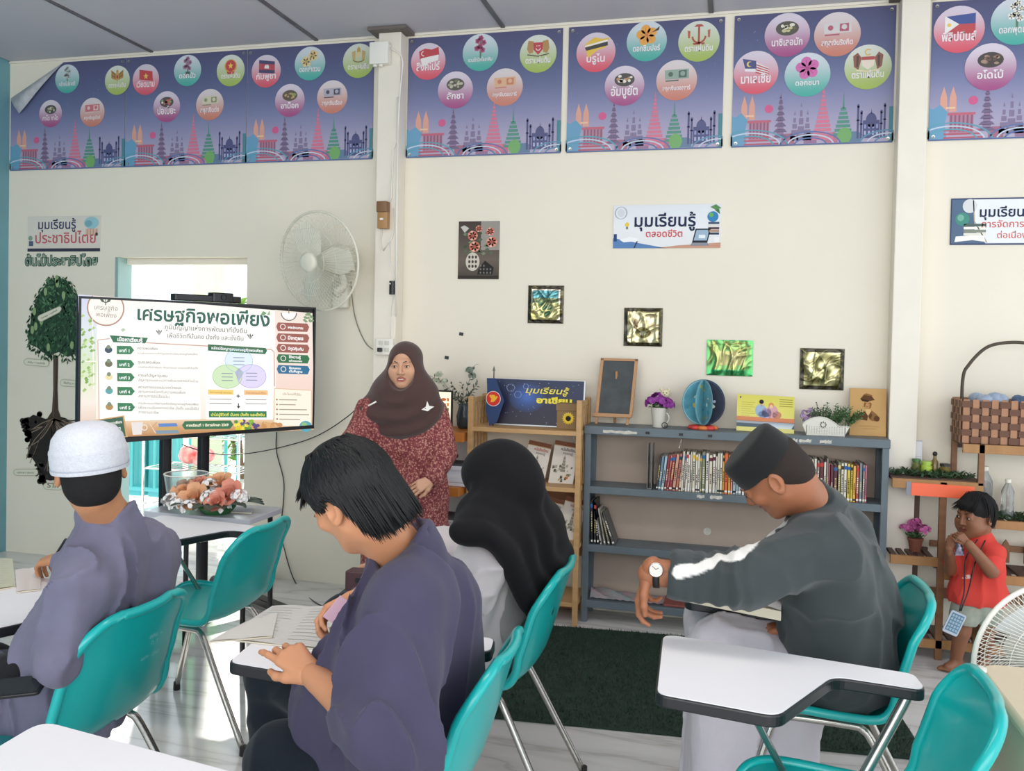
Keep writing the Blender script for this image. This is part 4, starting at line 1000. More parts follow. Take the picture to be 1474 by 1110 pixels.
j = thing('breaker_box', 'brown and tan circuit breaker screwed to the first post', 'circuit breaker', (at(554, 330, -.107).x, -.106, kz.z)); s_ = at(561, 300, -.107).x - at(547, 300, -.107).x; h = bp_.z + .035 - kz.z
MB().rbox((-s_ / 2, -.045, 0), (s_ / 2, 0, h * .62), .004).build('body', mat('tan_bakelite', '#a97f4e', .4), j, smooth=True, bevel=.003)
MB().rbox((-s_ / 2 - .003, -.055, h * .6), (s_ / 2, 0, h), .004).build('cover', mat('brown_bakelite', '#7d5937', .4), j, smooth=True, bevel=.003)
MB().box((-.012, -.052, h * .3), (.008, -.045, h * .38)).build('lever', M_WHITEP, j, bevel=.001)
j = thing('dark_sensor', 'small black rounded gadget hanging from wires on the first post', 'gadget', (at(565, 425, -.107).x, -.106, at(565, 424, -.107).z))
MB().rbox((-.017, -.022, 0), (.017, 0, .078), .012).build('body', M_BLACK, j, smooth=True, bevel=.006); MB().ball((-.008, -.023, .062), (.005, .003, .005)).build('indicator', M_WHITEP, j, smooth='all')
def conduit(lb, pts, r, m, Y=-.113, name='conduit', cat='conduit'):
 ps = [at(p[0], p[1], p[2] if len(p) > 2 else Y) for p in pts]
 return tag(MB().tube(ps, r, 8).build(name, m, smooth='all'), lb, cat)
conduit('white straight conduit running down the right edge of the first post', [(573, 140), (571, 300), (570, 455)], .006, M_WHITEP)
conduit('white wire running from the junction box down to the brown breaker', [(560, 68, -.13), (570, 74), (578, 80), (580, 92), (576, 130), (572, 200), (566, 215), (563, 285), (560, 292)], .004, M_WHITEP, name='wire', cat='wire')
conduit('white wire looping below the brown breaker on the first post', [(550, 332), (548, 345), (549, 358), (552, 361), (557, 352), (563, 345), (566, 336), (566, 300)], .003, M_WHITEP, name='wire', cat='wire')
conduit('white wire between the breaker and the black gadget', [(561, 345), (561, 380), (565, 388), (568, 400), (567, 408)], .003, M_WHITEP, name='wire', cat='wire')
conduit('white wire dropping from the black gadget to the socket', [(566, 426), (563, 440), (561, 460), (561, 487), (557, 489)], .003, M_WHITEP, name='wire', cat='wire')
a = at(542, 509, -.0); sx0, sx1 = at(543, 500, -.107).x, at(568, 500, -.107).x; z0, z1 = at(555, 511, -.107).z, at(555, 487, -.107).z
so = thing('socket_outlet', 'white double wall socket with a black plug, beside the teacher', 'socket', ((sx0 + sx1) / 2, -.106, z0)); w2 = (sx1 - sx0) / 2
MB().rbox((-w2, -.03, 0), (w2, 0, z1 - z0), .006).build('box', M_WHITEP, so, smooth=True, bevel=.004)
for x in (-.02, .018):
 for z in (.03, .07): MB().rbox((x - .013, -.033, z - .012), (x + .013, -.03, z + .012), .003).build('outlet', mat('socket_inset', '#cfcdc0', .4), so, smooth=True)
pl = MB().rbox((-.032, -.06, .018), (-.008, -.03, .042), .006).build('plug', M_BLACK, so, smooth=True, bevel=.004)
# long black cables: behind the set to the floor, and across to the desk
tag(MB().tube(spline([at(398, 622, -.01), at(398, 650, -.01), at(408, 690, -.01), at(408, 720, -.01), at(405, 755, -.01), at(408, 785, -.012), atz(425, 838, .004), atz(455, 868, .004), atz(485, 876, .004)], 8), .0035, 6).build('power_cable', M_CABLE, smooth='all'), 'black cable hanging down the wall behind the television and onto the floor', 'cable')
tag(MB().tube(spline([at(262, 640, -.35), at(300, 652, -.3), at(345, 654, -.2), at(400, 645, -.1), at(455, 628, -.06), at(500, 600, -.1), at(528, 572, -.2)], 8), .003, 6).build('signal_cable', M_CABLE, smooth='all'), 'thin black cable sagging from the television stand across to the teacher', 'cable')
# ================================================================== GREY STEEL BOOKSHELF
M_GSTEEL = mat('grey_shelf_paint', '#66737a', .45, noise=.16, nscale=9)
M_BACKP = mat('beige_back_panel', '#b7a596', .8, noise=.1, nscale=5)
M_CHIP = mat('torn_white_label', '#d6d2c6', .8, noise=.25, nscale=60)
BX0, BX1, BYF, BYB = -.775, .745, -.23, -.012
bs = thing('bookshelf', 'wide grey steel bookshelf with a beige back, standing against the wall', 'bookshelf', (0, 0, 0))
for x in (BX0, BX1 - .032):
 for y in (BYF, BYB - .032):
  MB().box((x, y, 0), (x + .032, y + .032, 1.02)).build('post', M_GSTEEL, bs, bevel=.002)
for s, x in ((-1, BX0 + .002), (1, BX1 - .008)): MB().box((x, BYF + .032, .08), (x + .006, BYB - .032, 1.03)).build('side_panel', M_GSTEEL, bs)
MB().box((BX0 + .03, BYB - .008, .1), (BX1 - .03, BYB - .002, 1.02)).build('back_panel', M_BACKP, bs)
MB().box((BX0 - .004, BYF - .006, 1.016), (BX1 + .004, BYB, 1.06)).build('top', M_GSTEEL, bs, bevel=.003)
SHZ = (.735, .42, .118)
for z in SHZ:
 MB().box((BX0 + .006, BYF + .001, z - .038), (BX1 - .006, BYF + .012, z)).box((BX0 + .006, BYF + .012, z - .01), (BX1 - .006, BYB - .01, z)).build('shelf', M_GSTEEL, bs, bevel=.002)
for px0, px1, py in ((868, 917, 621), (1150, 1168, 633), (1135, 1148, 633), (1180, 1197, 635), (1003, 1014, 712), (1022, 1040, 713)):
 a = at(px0, py, BYF - .007); b_ = at(px1, py, BYF - .007); z = 1.035 if py < 700 else .718
 rn = random.Random(px0); pts = [(a.x + (b_.x - a.x) * i / 8, z + rn.uniform(.004, .012)) for i in range(9)] + [(a.x + (b_.x - a.x) * (8 - i) / 8, z - rn.uniform(.004, .011)) for i in range(9)]
 yy = BYF - .0065 if py < 700 else BYF + .0005
 MB().add([Vector((x, yy, q)) for x, q in pts] + [Vector((x, yy - .001, q)) for x, q in pts], [tuple(range(18)), tuple(range(18, 36))[::-1]] + [(i, (i + 1) % 18, 18 + (i + 1) % 18, 18 + i) for i in range(18)]) if False else None
 mb = MB(); mb.add([Vector((x, yy, q)) for x, q in pts] + [Vector((x, yy - .001, q)) for x, q in pts], [tuple(range(18)), tuple(range(18, 36))[::-1]] + [(i, (i + 1) % 18, 18 + (i + 1) % 18, 18 + i) for i in range(18)])
 mb.build('torn_label', M_CHIP, bs)
c = at(1018, 765, BYB - .01); MB().lathe([(.02, 0), (.021, .002), (.0, .003)], (c.x, BYB - .0085, c.z), 10, Matrix.Rotation(PI / 2, 3, 'X')).build('torn_label', M_CHIP, bs)
for px in (932, 980, 1022):
 c = at(px, 621, BYF - .006); MB().box((c.x - .01, BYF - .0075, 1.03), (c.x + .012, BYF - .006, 1.044)).build('dark_sticker', M_BLACK, bs)

# books: every one its own thing
M_PAGES = mat('book_page_block', '#d9d0bb', .85)
def book(x, y, z, w_, h, d, col, lean, lb, group, parent=None, spine=None, seed=0):
 t = thing('book', lb, 'book', (x, y, z), 0, group); t.rotation_euler = (0, lean, 0)
 cm = mat('cover_' + col.strip('#'), col, .5, noise=.06, nscale=30)
 mb = MB(); th = min(.0018, w_ * .12)
 mb.box((0, 0, 0), (th, d, h)).box((w_ - th, 0, 0), (w_, d, h)).box((0, 0, 0), (w_, th, h))
 mb.build('cover', cm, t)
 MB().box((th, th, .002), (w_ - th, d - .003, h - .003)).build('pages', M_PAGES, t)
 rn = random.Random(seed)
 P = Print((0, -.0004, 0), (1, 0, 0), (0, 0, 1), lambda u, v: (u * w_, v * h), .0003)
 dark = sum(srgb(col)) > .9
 ink = rn.choice(['#3a3a44', '#6a3340', '#2c4a5a', '#4a4030']) if dark else rn.choice(['#f0ead8', '#e8d38a'])
 v0 = rn.uniform(.2, .35); n = rn.randint(5, 9)
 for k in range(n): P.rect(.3, v0 + k * .055, .7, v0 + k * .055 + rn.uniform(.02, .042), ink, 1)
 P.rect(.12, .04, .88, .09, rn.choice(['#f2efe6', ink]), 1)
 if rn.random() < .4: P.rect(0.02, .84, .98, .93, rn.choice(['#c1443c', '#3b6aa0', '#e2b84a', ink]), 1)
 P.build('spine_print', M_PAPER, t)
 return t
names = {'#6f8fa0': 'slate blue', '#a8c0c8': 'pale blue', '#a03a48': 'crimson', '#cf7a6a': 'salmon', '#d9a184': 'peach', '#e0c9a8': 'sand', '#e6dfd0': 'cream', '#efe9dc': 'ivory', '#8b8f72': 'olive grey', '#dfd9c0': 'pale straw', '#e9b24a': 'amber', '#e06a3a': 'orange', '#e8a0a0': 'pink', '#a9bcc0': 'grey blue', '#f3f0ea': 'white', '#7a5a78': 'plum', '#d8c24a': 'mustard yellow', '#b5533f': 'brick red', '#c96a80': 'rose pink', '#5c2a34': 'maroon', '#7f8a90': 'mid grey', '#9a8f86': 'taupe', '#3d3f46': 'charcoal', '#bfae9a': 'beige'}
seqL = ['#3d3f46', '#6f8fa0', '#a8c0c8', '#a03a48', '#cf7a6a', '#a03a48', '#d9a184', '#cf7a6a', '#e0c9a8', '#e6dfd0', '#9a8f86', '#e6dfd0', '#efe9dc', '#e6dfd0', '#dfd9c0', '#efe9dc', '#e6dfd0', '#8b8f72', '#8b8f72', '#efe9dc', '#dfd9c0', '#efe9dc', '#e6dfd0', '#dfd9c0', '#e6dfd0', '#e9b24a', '#e06a3a', '#e9b24a', '#e8a0a0', '#a9bcc0', '#a8c0c8', '#a9bcc0', '#f3f0ea', '#efe9dc', '#b5533f', '#e6dfd0', '#efe9dc', '#bfae9a', '#7a5a78', '#f3f0ea', '#7a5a78', '#e8a0a0', '#e6dfd0', '#b5533f', '#9a8f86', '#e6dfd0', '#c96a80', '#efe9dc']
seqR = ['#9a8f86', '#f3f0ea', '#5c2a34', '#d8c24a', '#dfd9c0', '#d8c24a', '#7f8a90', '#bfae9a', '#e6dfd0', '#9a8f86', '#5c2a34', '#e6dfd0', '#9a8f86', '#c96a80', '#5c2a34', '#5c2a34', '#8b8f72', '#dfd9c0', '#e6dfd0', '#d8c24a', '#d8c24a', '#e9b24a', '#b5533f', '#7f8a90', '#9a8f86', '#c96a80']
def ORD(n):
 a = ['', 'first', 'second', 'third', 'fourth', 'fifth', 'sixth', 'seventh', 'eighth', 'ninth', 'tenth', 'eleventh', 'twelfth', 'thirteenth', 'fourteenth', 'fifteenth', 'sixteenth', 'seventeenth', 'eighteenth', 'nineteenth']
 return a[n] if n < 20 else (['twentieth', 'thirtieth', 'fortieth'][n // 10 - 2] if n % 10 == 0 else ['twenty', 'thirty', 'forty'][n // 10 - 2] + '-' + a[n % 10])
rn = random.Random(21)
x = at(944, 700, -.2).x; xe = at(1252, 720, -.2).x; tot = xe - x; full = seqL + seqR; ws = [rn.uniform(.010, .024) for _ in full]; k = tot / sum(ws) * .985
prev = None
for i, (c, w_) in enumerate(zip(full, ws)):
 w_ *= k; h = rn.uniform(.192, .212) - (.012 if i > 60 else 0)
 if i < 8: h = .2 - .003 * (8 - i)
 lean = (0.1 if i < 9 else (.035 if i < 12 else 0)) + (.0 if i else .0)
 L = names[c]; nb = names[full[i - 1]] if i else 'grey bookend'; na = names[full[i + 1]] if i + 1 < len(full) else 'shelf post'
 side = 'left of the black-capped boy' if i < 40 else ('behind the black-capped boy' if i < 50 else 'at the right end')
 m_ = len(full) // 2; lb = '%s book, %s from the %s' % (L, ORD(i + 1) if i < m_ else ORD(len(full) - i), 'metal bookend' if i < m_ else 'right shelf post') + (', behind the black-capped boy' if 40 <= i < 50 else ', in the long upper row')
 if i == 0: lb = 'charcoal book first in the long row, against the metal bookend'
 if i == len(full) - 1: lb = 'rose pink book last in the long row, against the right shelf post'
 book(x, -.205 + rn.uniform(-.004, .006), SHZ[0] + .0006 , w_ * .94, h, .15, c, lean, lb, 'row of books on the upper shelf', seed=i)
 x += w_
# the one pushed up out of the row
t = book(at(975, 640, -.19).x + .006, -.2, .965, .008, .05, .1, '#bfae9a', .25, 'thin beige booklet sticking up above the row of books', 'row of books on the upper shelf', seed=91); t.location.z = .962
be = thing('bookend', 'pair of thin grey metal bookend plates left of the row of books', 'bookend', (at(931, 700, -.2).x, -.2, SHZ[0] + .0005))
M_BE = mat('bookend_metal', '#8f9494', .35, metal=.5)
for x_ in (0, .022): MB().box((x_, 0, 0), (x_ + .003, .12, .235)).build('plate', M_BE, be, bevel=.001)
MB().box((0, 0, 0), (.025, .12, .003)).build('base', M_BE, be)
# magazines on the second shelf, left
mags = [('#26282c', .012, .23, .03, 'black ring binder upright in the left corner of the second shelf'), ('#33363b', .01, .235, .02, 'charcoal binder, second in the left corner group'), ('#2b2d31', .012, .225, .10, 'dark magazine leaning between the binders and the pale one'), ('#d9d6cf', .008, .2, .2, 'white-spined magazine leaning on the second shelf'), ('#a8a49a', .01, .195, .2, 'grey magazine leaning beside the white-spined one'), ('#7d7a6c', .012, .185, .26, 'colourful worn magazine, front of the leaning pile'), ('#5a5a58', .015, .18, .36, 'dark grey magazine slumped at the right of the leaning pile')]
x = BX0 + .04
for i, (c, w_, h, ln, lb) in enumerate(mags):
 t = book(x, -.2, SHZ[1] + .0006, w_, h, .14, c, -ln, lb, 'binders and magazines on the second shelf', seed=40 + i); x += w_ + (.012 if ln > .1 else .006)
# crumpled teal cloth and paper on the bottom shelf
mb = MB(); rows = []
for i in range(15):
 r = []
 for j in range(24):
  u, v = j / 23, i / 14; r.append((BX0 + .04 + u * .42, -.19 + v * .15, SHZ[2] + .003 + .045 * (1 - u) * abs(math.sin(u * 9 + v * 5)) * math.sin(PI * v) + .006 * math.sin(u * 40 + v * 13) ** 2))
 rows.append(r)
tag(mb.grid(rows).build('crumpled_cloth', mat('teal_grey_cloth', '#7f9a98', .8, noise=.3, nscale=12, color2='#b98d94'), smooth='all'), 'crumpled thin teal and pink cloth lying on the bottom shelf', 'cloth')
tag(MB().box((0, 0, 0), (.44, .17, .012)).build('flat_book', mat('cover_red_flat', '#8d4a44', .6), loc=(at(955, 860, -.2).x, -.205, SHZ[2] + .0006), bevel=.003), 'flat red-edged folder lying on the bottom shelf behind the resting hand', 'folder')

# ---- things standing on the bookshelf
ZT = 1.0605
M_PINE = mat('light_pine_wood', '#c9a06c', .5, noise=.18, nscale=3, stretch=(1, 1, 12))
M_EASEL = mat('easel_beech', '#b98a5e', .5, noise=.15, nscale=4, stretch=(3, 3, 10))
M_CHALKB = mat('chalkboard_slate', '#3d4143', .75, noise=.18, nscale=14, color2='#4f5456')
# chalkboard easel
p0 = at(852, 597, -.14); p1 = at(912, 600, -.14); top = at(885, 514, -.10)
ez = thing('chalkboard_easel', 'small table easel with a blank chalkboard in a wooden frame', 'easel', ((p0.x + p1.x) / 2, -.13, ZT))
R = Matrix.Rotation(math.radians(-8), 3, 'X'); sh = math.radians(3)
hw = (p1.x - p0.x) / 2 - .012; H_ = top.z - ZT - .005
def EZ(a, b):
 mb = MB(); mb.box(a, b); mb.v = [tuple(R @ Vector((v[0] + v[2] * .06, v[1], v[2]))) for v in mb.v]; return mb
z0 = .045
EZ((-hw + .015, -.003, z0 + .015), (hw - .015, .004, H_ - .012)).build('board', M_CHALKB, ez)
for a, b in (((-hw, -.009, z0), (-hw + .017, .009, H_)), ((hw - .017, -.009, z0), (hw, .009, H_)), ((-hw, -.009, H_ - .014), (hw, .009, H_)), ((-hw - .012, -.022, z0 - .004), (hw - .004, .009, z0 + .016))):
 EZ(a, b).build('frame_bar', M_EASEL, ez, bevel=.0015)
for x_ in (-hw + .004, hw - .03): EZ((x_, -.007, .002), (x_ + .014, .007, z0)).build('leg', M_EASEL, ez, bevel=.001)
MB().tube([(0.01, .03, H_ * .8), (0, .085, .004)], .007, 6).build('rear_leg', M_EASEL, ez)
P = Print((0, -.004, 0), (1, 0, 0), (0, 0, 1), None, .0003)
# vase of purple flowers with bear pick
fx = at(948, 610, -.12).x
vz = thing('flower_pot', 'white tapered pot holding ruffled purple flowers, beside the easel', 'flower pot', (fx, -.13, ZT))
M_POT = mat('white_enamel_pot', '#dcd8cb', .35)
MB().lathe([(.03, 0), (.031, .003), (.042, .1), (.045, .106), (.041, .106), (.03, .01)], (0, 0, 0), 24, cap=False).lathe([(0, .002), (.03, .002)], n=24, cap=False).build('pot', M_POT, vz, smooth=True)
MB().tube([(.035 + .02 * math.sin(a), 0, .05 + .028 * math.cos(a)) for a in [PI * k / 10 for k in range(11)]], .004, 6).build('handle', M_POT, vz, smooth='all')
def ruffle(mb, c, r, n, seed, petal=.018):
 rn = random.Random(seed)
 for k in range(n):
  th = rn.uniform(0, 2 * PI); ph = rn.uniform(-.2, 1.4); d = Vector((math.cos(th) * math.cos(ph), math.sin(th) * math.cos(ph), math.sin(ph))); p = Vector(c) + Vector((d.x * r[0], d.y * r[1], d.z * r[2])) * rn.uniform(.75, 1)
  u = d.orthogonal().normalized(); w_ = d.cross(u); cen = p + d * petal * .1; pts = []
  for q in range(9):
   a = 2 * PI * q / 9; pts.append(p + (u * math.cos(a) + w_ * math.sin(a)) * petal * rn.uniform(.8, 1.15) + d * petal * (.35 + .12 * (q % 2)))
  mb.add([cen] + pts, [(0, 1 + q, 1 + (q + 1) % 9) for q in range(9)])
M_PURP = mat('purple_silk_petal', '#9b3fa0', .6, noise=.35, nscale=20); M_PLEAF = mat('artificial_leaf', '#4d7448', .5, noise=.25, nscale=20)
for c_, s_ in (((-.03, -.01, .125), .04), ((.02, .0, .13), .038), ((-.005, .0, .15), .034), ((.045, .01, .122), .032)):
 mb = MB(); ruffle(mb, c_, (s_, s_, s_ * .8), 26, int(s_ * 1e4) + int(c_[0] * 1000)); mb.build('flower', M_PURP, vz)
leaf_cloud('leaves', (0, 0, .115), (.06, .045, .02), 26, .02, M_PLEAF, vz, 3, 0)
bz = thing('bear_pick', 'cream toy bear head on a stick in the purple flower pot', 'toy', (at(958, 560, -.115).x, -.13, at(958, 572, -.115).z))
M_BEAR = mat('cream_felt', '#dcd2b0', .9)
mb = MB(); mb.ball((0, 0, .02), (.026, .02, .023), 14, 9).ball((-.02, 0, .042), (.009, .006, .009)).ball((.02, 0, .042), (.009, .006, .009)).ball((0, -.017, .014), (.011, .009, .008)); mb.build('head', M_BEAR, bz, smooth='all')
mb = MB(); mb.ball((-.008, -.02, .026), .003, 6, 4).ball((.009, -.02, .026), .003, 6, 4).ball((0, -.027, .016), .003, 6, 4); mb.build('face', M_BLACK, bz, smooth='all')
MB().tube([(0, 0, 0), (-.012, .004, -.09)], .002, 6).build('stick', M_PINE, bz)
t = tag(MB().tube([(.0145 * math.cos(a), 0, .0165 + .0145 * math.sin(a)) for a in [2 * PI * k / 24 for k in range(24)]], .002, 6, closed=True).build('wire_ring', M_BLACKM, loc=(at(957, 608, -.18).x, -.19, ZT), smooth='all'), 'little black ring standing at the foot of the purple flower pot', 'ring')
# paper globe made of interlocking discs
gx = at(1012, 610, -.12)
gl = thing('paper_globe', 'blue paper globe of interlocking printed discs on a red petal base', 'globe', (gx.x, -.125, ZT))
GR = .122; gz = .02 + GR
def discpanel(nm, rz, col_fn, sc=1.0):
 P = None; mb = MB(); n = 40; N_ = [(GR * sc * math.cos(2 * PI * k / n), GR * math.sin(2 * PI * k / n)) for k in range(n)]
 Rz = Matrix.Rotation(rz, 3, 'Z'); vs = [];
 for y in (-.0012, .0012): vs += [Rz @ Vector((a, y, b + gz)) for a, b in N_]
 mb.add(vs, [tuple(range(n))[::-1], tuple(range(n, 2 * n))] + [(i, (i + 1) % n, n + (i + 1) % n, n + i) for i in range(n)])
 o = mb.build(nm, mat('globe_card_' + col_fn, col_fn, .5, noise=.3, nscale=26), gl)
 for s in (-1, 1):
  P = Print(Rz @ Vector((0, s * .0014, gz)), Rz @ Vector((-s, 0, 0)), (0, 0, 1), lambda u, v: (u * GR, v * GR), .0003)
  rn = random.Random(nm + str(rz) + str(s))
  pal = ['#cfc7e0', '#a6a4b8', '#d8a9c0', '#e9e2d0'] if col_fn == '#34384a' else ['#e0c04c', '#7fb7c9', '#d99a5a', '#e9e6d4', '#4f93a8', '#8fb36a']
  for k in range(16):
   a, r_ = rn.uniform(0, 6.3), rn.uniform(.2, .85) if sc > .9 else rn.uniform(.1, .5); q = rn.uniform(.04, .11)
   cx, cy = r_ * math.cos(a) * sc, r_ * math.sin(a)
   P.poly([(cx + q * math.cos(2 * PI * i / 7) * rn.uniform(.7, 1.2), cy + q * math.sin(2 * PI * i / 7) * rn.uniform(.7, 1.2)) for i in range(7)], rn.choice(pal), 1 + k % 2)
  P.ring(0, 0, .96 * sc, .03, '#a9c9d2' if col_fn != '#34384a' else '#555a70', 3, ry=.96, n=30)
  P.build('disc_print', M_PAPER, o)
discpanel('disc', -.4, '#34384a'); discpanel('disc', .45, '#5fa9bd'); discpanel('disc', -1.15, '#6fb0c0'); discpanel('disc', 1.25, '#6fb3bf')
for k in range(8):
 a = k * PI / 4; MB().lathe([(.0, 0), (.024, .0), (.028, .008), (.022, .018), (.0, .022)], (.052 * math.cos(a), .04 * math.sin(a), 0), 12).build('petal', mat('red_paper_petal', '#d8443f', .5) if k % 3 else mat('orange_paper_petal', '#e07a3a', .5), gl, smooth='all')
# yellow picture-card display
a, b_ = at(1060, 617, -.15), at(1143, 622, -.15)
ty = at(1065, 567, -.11).z
cdp = thing('card_display', 'yellow desk display card with a cartoon family drawing, behind the black cap', 'card', ((a.x + b_.x) / 2, -.15, ZT + .0005))
hw = (b_.x - a.x) / 2; ch = ty - ZT
R = Matrix.Rotation(math.radians(-12), 3, 'X'); U = Vector((1, 0, -.02)).normalized(); Wd = R @ Vector((0, 0, 1)); Nn = U.cross(Wd)
mb = MB(); base = Vector((0, 0, 0)); fr = [base - U * hw, base + U * hw, base + U * hw + Wd * ch, base - U * hw + Wd * ch]
mb.add(fr + [q - Nn * .003 for q in fr], [(0, 1, 2, 3), (7, 6, 5, 4), (0, 4, 5, 1), (1, 5, 6, 2), (2, 6, 7, 3), (3, 7, 4, 0)]); mb.build('card', M_WHITEP, cdp)
mb = MB(); mb.add([fr[3] - Nn * .003, fr[2] - Nn * .003, fr[2] * 1 + Vector((0, .07, -ch)) , fr[3] + Vector((0, .07, -ch))], [(0, 1, 2, 3)]); mb.build('back_flap', M_WHITEP, cdp)
P = Print(fr[0] + Nn * .0005, U, Wd, lambda u, v: (u * 2 * hw, v * ch), .0004); P.yup = True
P.quad([(0, 1), (1, 1), (1, 0), (0, 0)], ['#d9cf62', '#dfd76e', '#e2da7c', '#e0d989'], 0, 4)
P.rect(0, .28, 1, .4, '#d98a62', 1); P.rect(0, .22, 1, .29, '#a9aeb4', 1); P.rect(0, .12, 1, .22, '#5e6a72', 1); P.quad([(.5, .24), (1, .24), (.95, .12), (.6, .12)], ['#aebcc4', '#dfe5e6'], 2, 2)
for x_, y_, r1, r2, c in ((.42, .58, .1, .17, '#9fb6cf'), (.52, .52, .09, .14, '#c9b2d6'), (.62, .56, .1, .18, '#d7a3a8'), (.7, .48, .08, .1, '#c98b6c'), (.47, .48, .1, .09, '#8fa9d4')): P.disc(x_, y_, r1, r2, c, 3, n=16)
P.disc(.43, .82, .04, .06, '#2b2b30', 4, n=12); P.disc(.44, .75, .032, .05, '#e3bd9b', 3, n=12); P.disc(.6, .74, .045, .07, '#d99258', 4, n=12); P.disc(.6, .7, .03, .05, '#e8c6a6', 5, n=12)
P.disc(.06, .92, .014, .03, '#49505a', 2, n=8)
for k in range(7): P.rect(.08, .78 - k * .06, .08 + (.24, .2, .24, .16, .22, .24, .14)[k], .79 - k * .06, '#b9ae4a', 2)
for k in range(4): P.rect(.74, .9 - k * .06, .97, .915 - k * .06, '#8a8340', 2)
P.build('print', M_PAPER, cdp)
# white basket with greenery
wx0, wx1 = at(1160, 625, -.15).x, at(1215, 628, -.15).x; bw = (wx1 - wx0) / 2
wb = thing('plant_basket', 'white arched lattice basket of artificial greenery, next to the portrait board', 'plant basket', ((wx0 + wx1) / 2, -.145, ZT))
M_BASK = mat('white_lattice_plastic', '#dbd8ca', .45)
def arch(u): return .045 + .045 * max(0, 1 - ((u + .25) / .8) ** 2)
for y in (-.035, .035):
 mb = MB(); n = 22
 rows = [[Vector((bw * (-1 + 2 * i / n) * (1 + .04 * q), y, .004 + arch(-1 + 2 * i / n) * q / 6)) for i in range(n + 1)] for q in range(7)]
 mb.grid(rows); o = mb.build('side', M_BASK, wb); sd = o.modifiers.new('s', 'SOLIDIFY'); sd.thickness = .003
 MB().tube([rows[-1][i] for i in range(n + 1)], .003, 6).build('rim', M_BASK, wb, smooth='all')
for s in (-1, 1): MB().box((s * bw - .0015, -.035, .002), (s * bw + .0015, .035, arch(s) )).build('end', M_BASK, wb)
MB().box((-bw, -.035, 0), (bw, .035, .004)).build('base', M_BASK, wb)
mb = MB()
for k in range(8):
 a = k * PI / 4; mb.ball((-.012 + .013 * math.cos(a), -.0375, .055 + .013 * math.sin(a)), (.003, .001, .005), 6, 4)
for q in range(5):
 for i in range(14):
  mb.ball((-bw * .85 + i * bw * 1.7 / 13, -.0375, .012 + q * .008), (.0016, .0008, .0016), 5, 3)
mb.build('pierced_dots', mat('dark_hole', '#6b6a5c', .8), wb)
M_PLANTG = mat('plastic_fern_green', '#567a4c', .55, noise=.3, nscale=25); M_LILAC = mat('lilac_petal', '#b99cc0', .6, noise=.25, nscale=22)
rn = random.Random(4)
def sprig(mb, p, d, ln, leaf, n=16, seed=0, droop=.3):
 r_ = random.Random(seed); p = Vector(p); d = Vector(d).normalized(); pts = [p.copy()]
 for i in range(8): d = (d + Vector((r_.uniform(-.1, .1), r_.uniform(-.1, .1), -droop * i / 20))).normalized(); p = p + d * ln / 8; pts.append(p.copy())
 mb.tube(pts, .0012, 4)
 for i in range(n):
  q = pts[2 + i % 7]; a = r_.uniform(0, 6.3); u = d.orthogonal().normalized(); w_ = d.cross(u); e = (u * math.cos(a) + w_ * math.sin(a) + d * .6).normalized(); sd = e.cross(d).normalized() * leaf * .22
  mb.add([q, q + e * leaf * .5 + sd, q + e * leaf, q + e * leaf * .5 - sd], [(0, 1, 2, 3)])
mb = MB()
for k in range(46):
 x_ = rn.uniform(-.2, 1.35) * bw; sprig(mb, (x_, rn.uniform(-.02, .02), .05), (rn.uniform(-.1, .9) if x_ > 0 else rn.uniform(-.8, .2), rn.uniform(-.4, .2), 1), rn.uniform(.06, .115), .018, 26, k)
mb.build('greenery', M_PLANTG, wb)['kind'] = 'stuff'
mb = MB()
for k in range(9): ruffle(mb, (rn.uniform(-1.2, -.1) * bw, rn.uniform(-.02, .02), rn.uniform(.06, .12)), (.012, .012, .01), 8, k, .009)
mb.build('lilac_blossoms', M_LILAC, wb)
mb = MB()
for k in range(9): mb.ball((-.028 + .002 * k * (-1) ** 0 * .9 - .004 * k, 0, .1 + .008 * k), (.004, .003, .003), 6, 4)
mb.build('dark_berry_twig', M_BLACK, wb)
# sepia portrait board
a, b_ = at(1223, 624, -.10), at(1276, 627, -.10); zt = at(1225, 558, -.06).z
t = thing('portrait_board', 'tan board with a brown drawing of a man in a peaked cap, right end', 'portrait', (a.x, -.09, ZT))
hw = b_.x - a.x; ch = zt - ZT; R = Matrix.Rotation(math.radians(-7), 3, 'X')
MB().box((0, 0, 0), (hw, .012, ch), R, (0, 0, 0)).build('board', mat('tan_plywood', '#c69a5c', .6, noise=.1, nscale=5), t, bevel=.001)
P = Print((0, -.0008, 0), (1, 0, 0), R @ Vector((0, 0, 1)), lambda u, v: (u * hw, v * ch), .0004)
BRN, BR2 = '#5e3d22', '#8a6238'
P.poly([(.3, .79), (.38, .86), (.6, .84), (.68, .76), (.5, .73), (.3, .76)], BRN, 2); P.poly([(.28, .78), (.52, .75), (.5, .71), (.34, .73)], '#3d2714', 3); P.poly([(.36, .86), (.45, .9), (.62, .86), (.6, .84)], BR2, 2)
P.disc(.48, .66, .1, .1, '#b98a58', 1, n=16); P.poly([(.4, .7), (.44, .7), (.43, .62), (.38, .6)], BR2, 2); P.rect(.41, .68, .46, .69, BRN, 3); P.rect(.5, .68, .56, .69, BRN, 3); P.poly([(.55, .72), (.6, .68), (.58, .6), (.53, .56)], BR2, 2); P.rect(.44, .61, .51, .617, BRN, 3)
P.poly([(.44, .56), (.56, .56), (.6, .5), (.5, .42), (.4, .48)], '#d8b37a', 2)
P.poly([(.3, .47), (.42, .52), (.5, .42), (.48, .32), (.2, .36), (.22, .43)], BRN, 3); P.poly([(.5, .42), (.6, .54), (.74, .46), (.82, .38), (.8, .32), (.6, .32)], BR2, 3); P.disc(.74, .37, .08, .06, BRN, 4, n=14); P.poly([(.52, .4), (.58, .5), (.62, .44), (.56, .34)], BRN, 4)
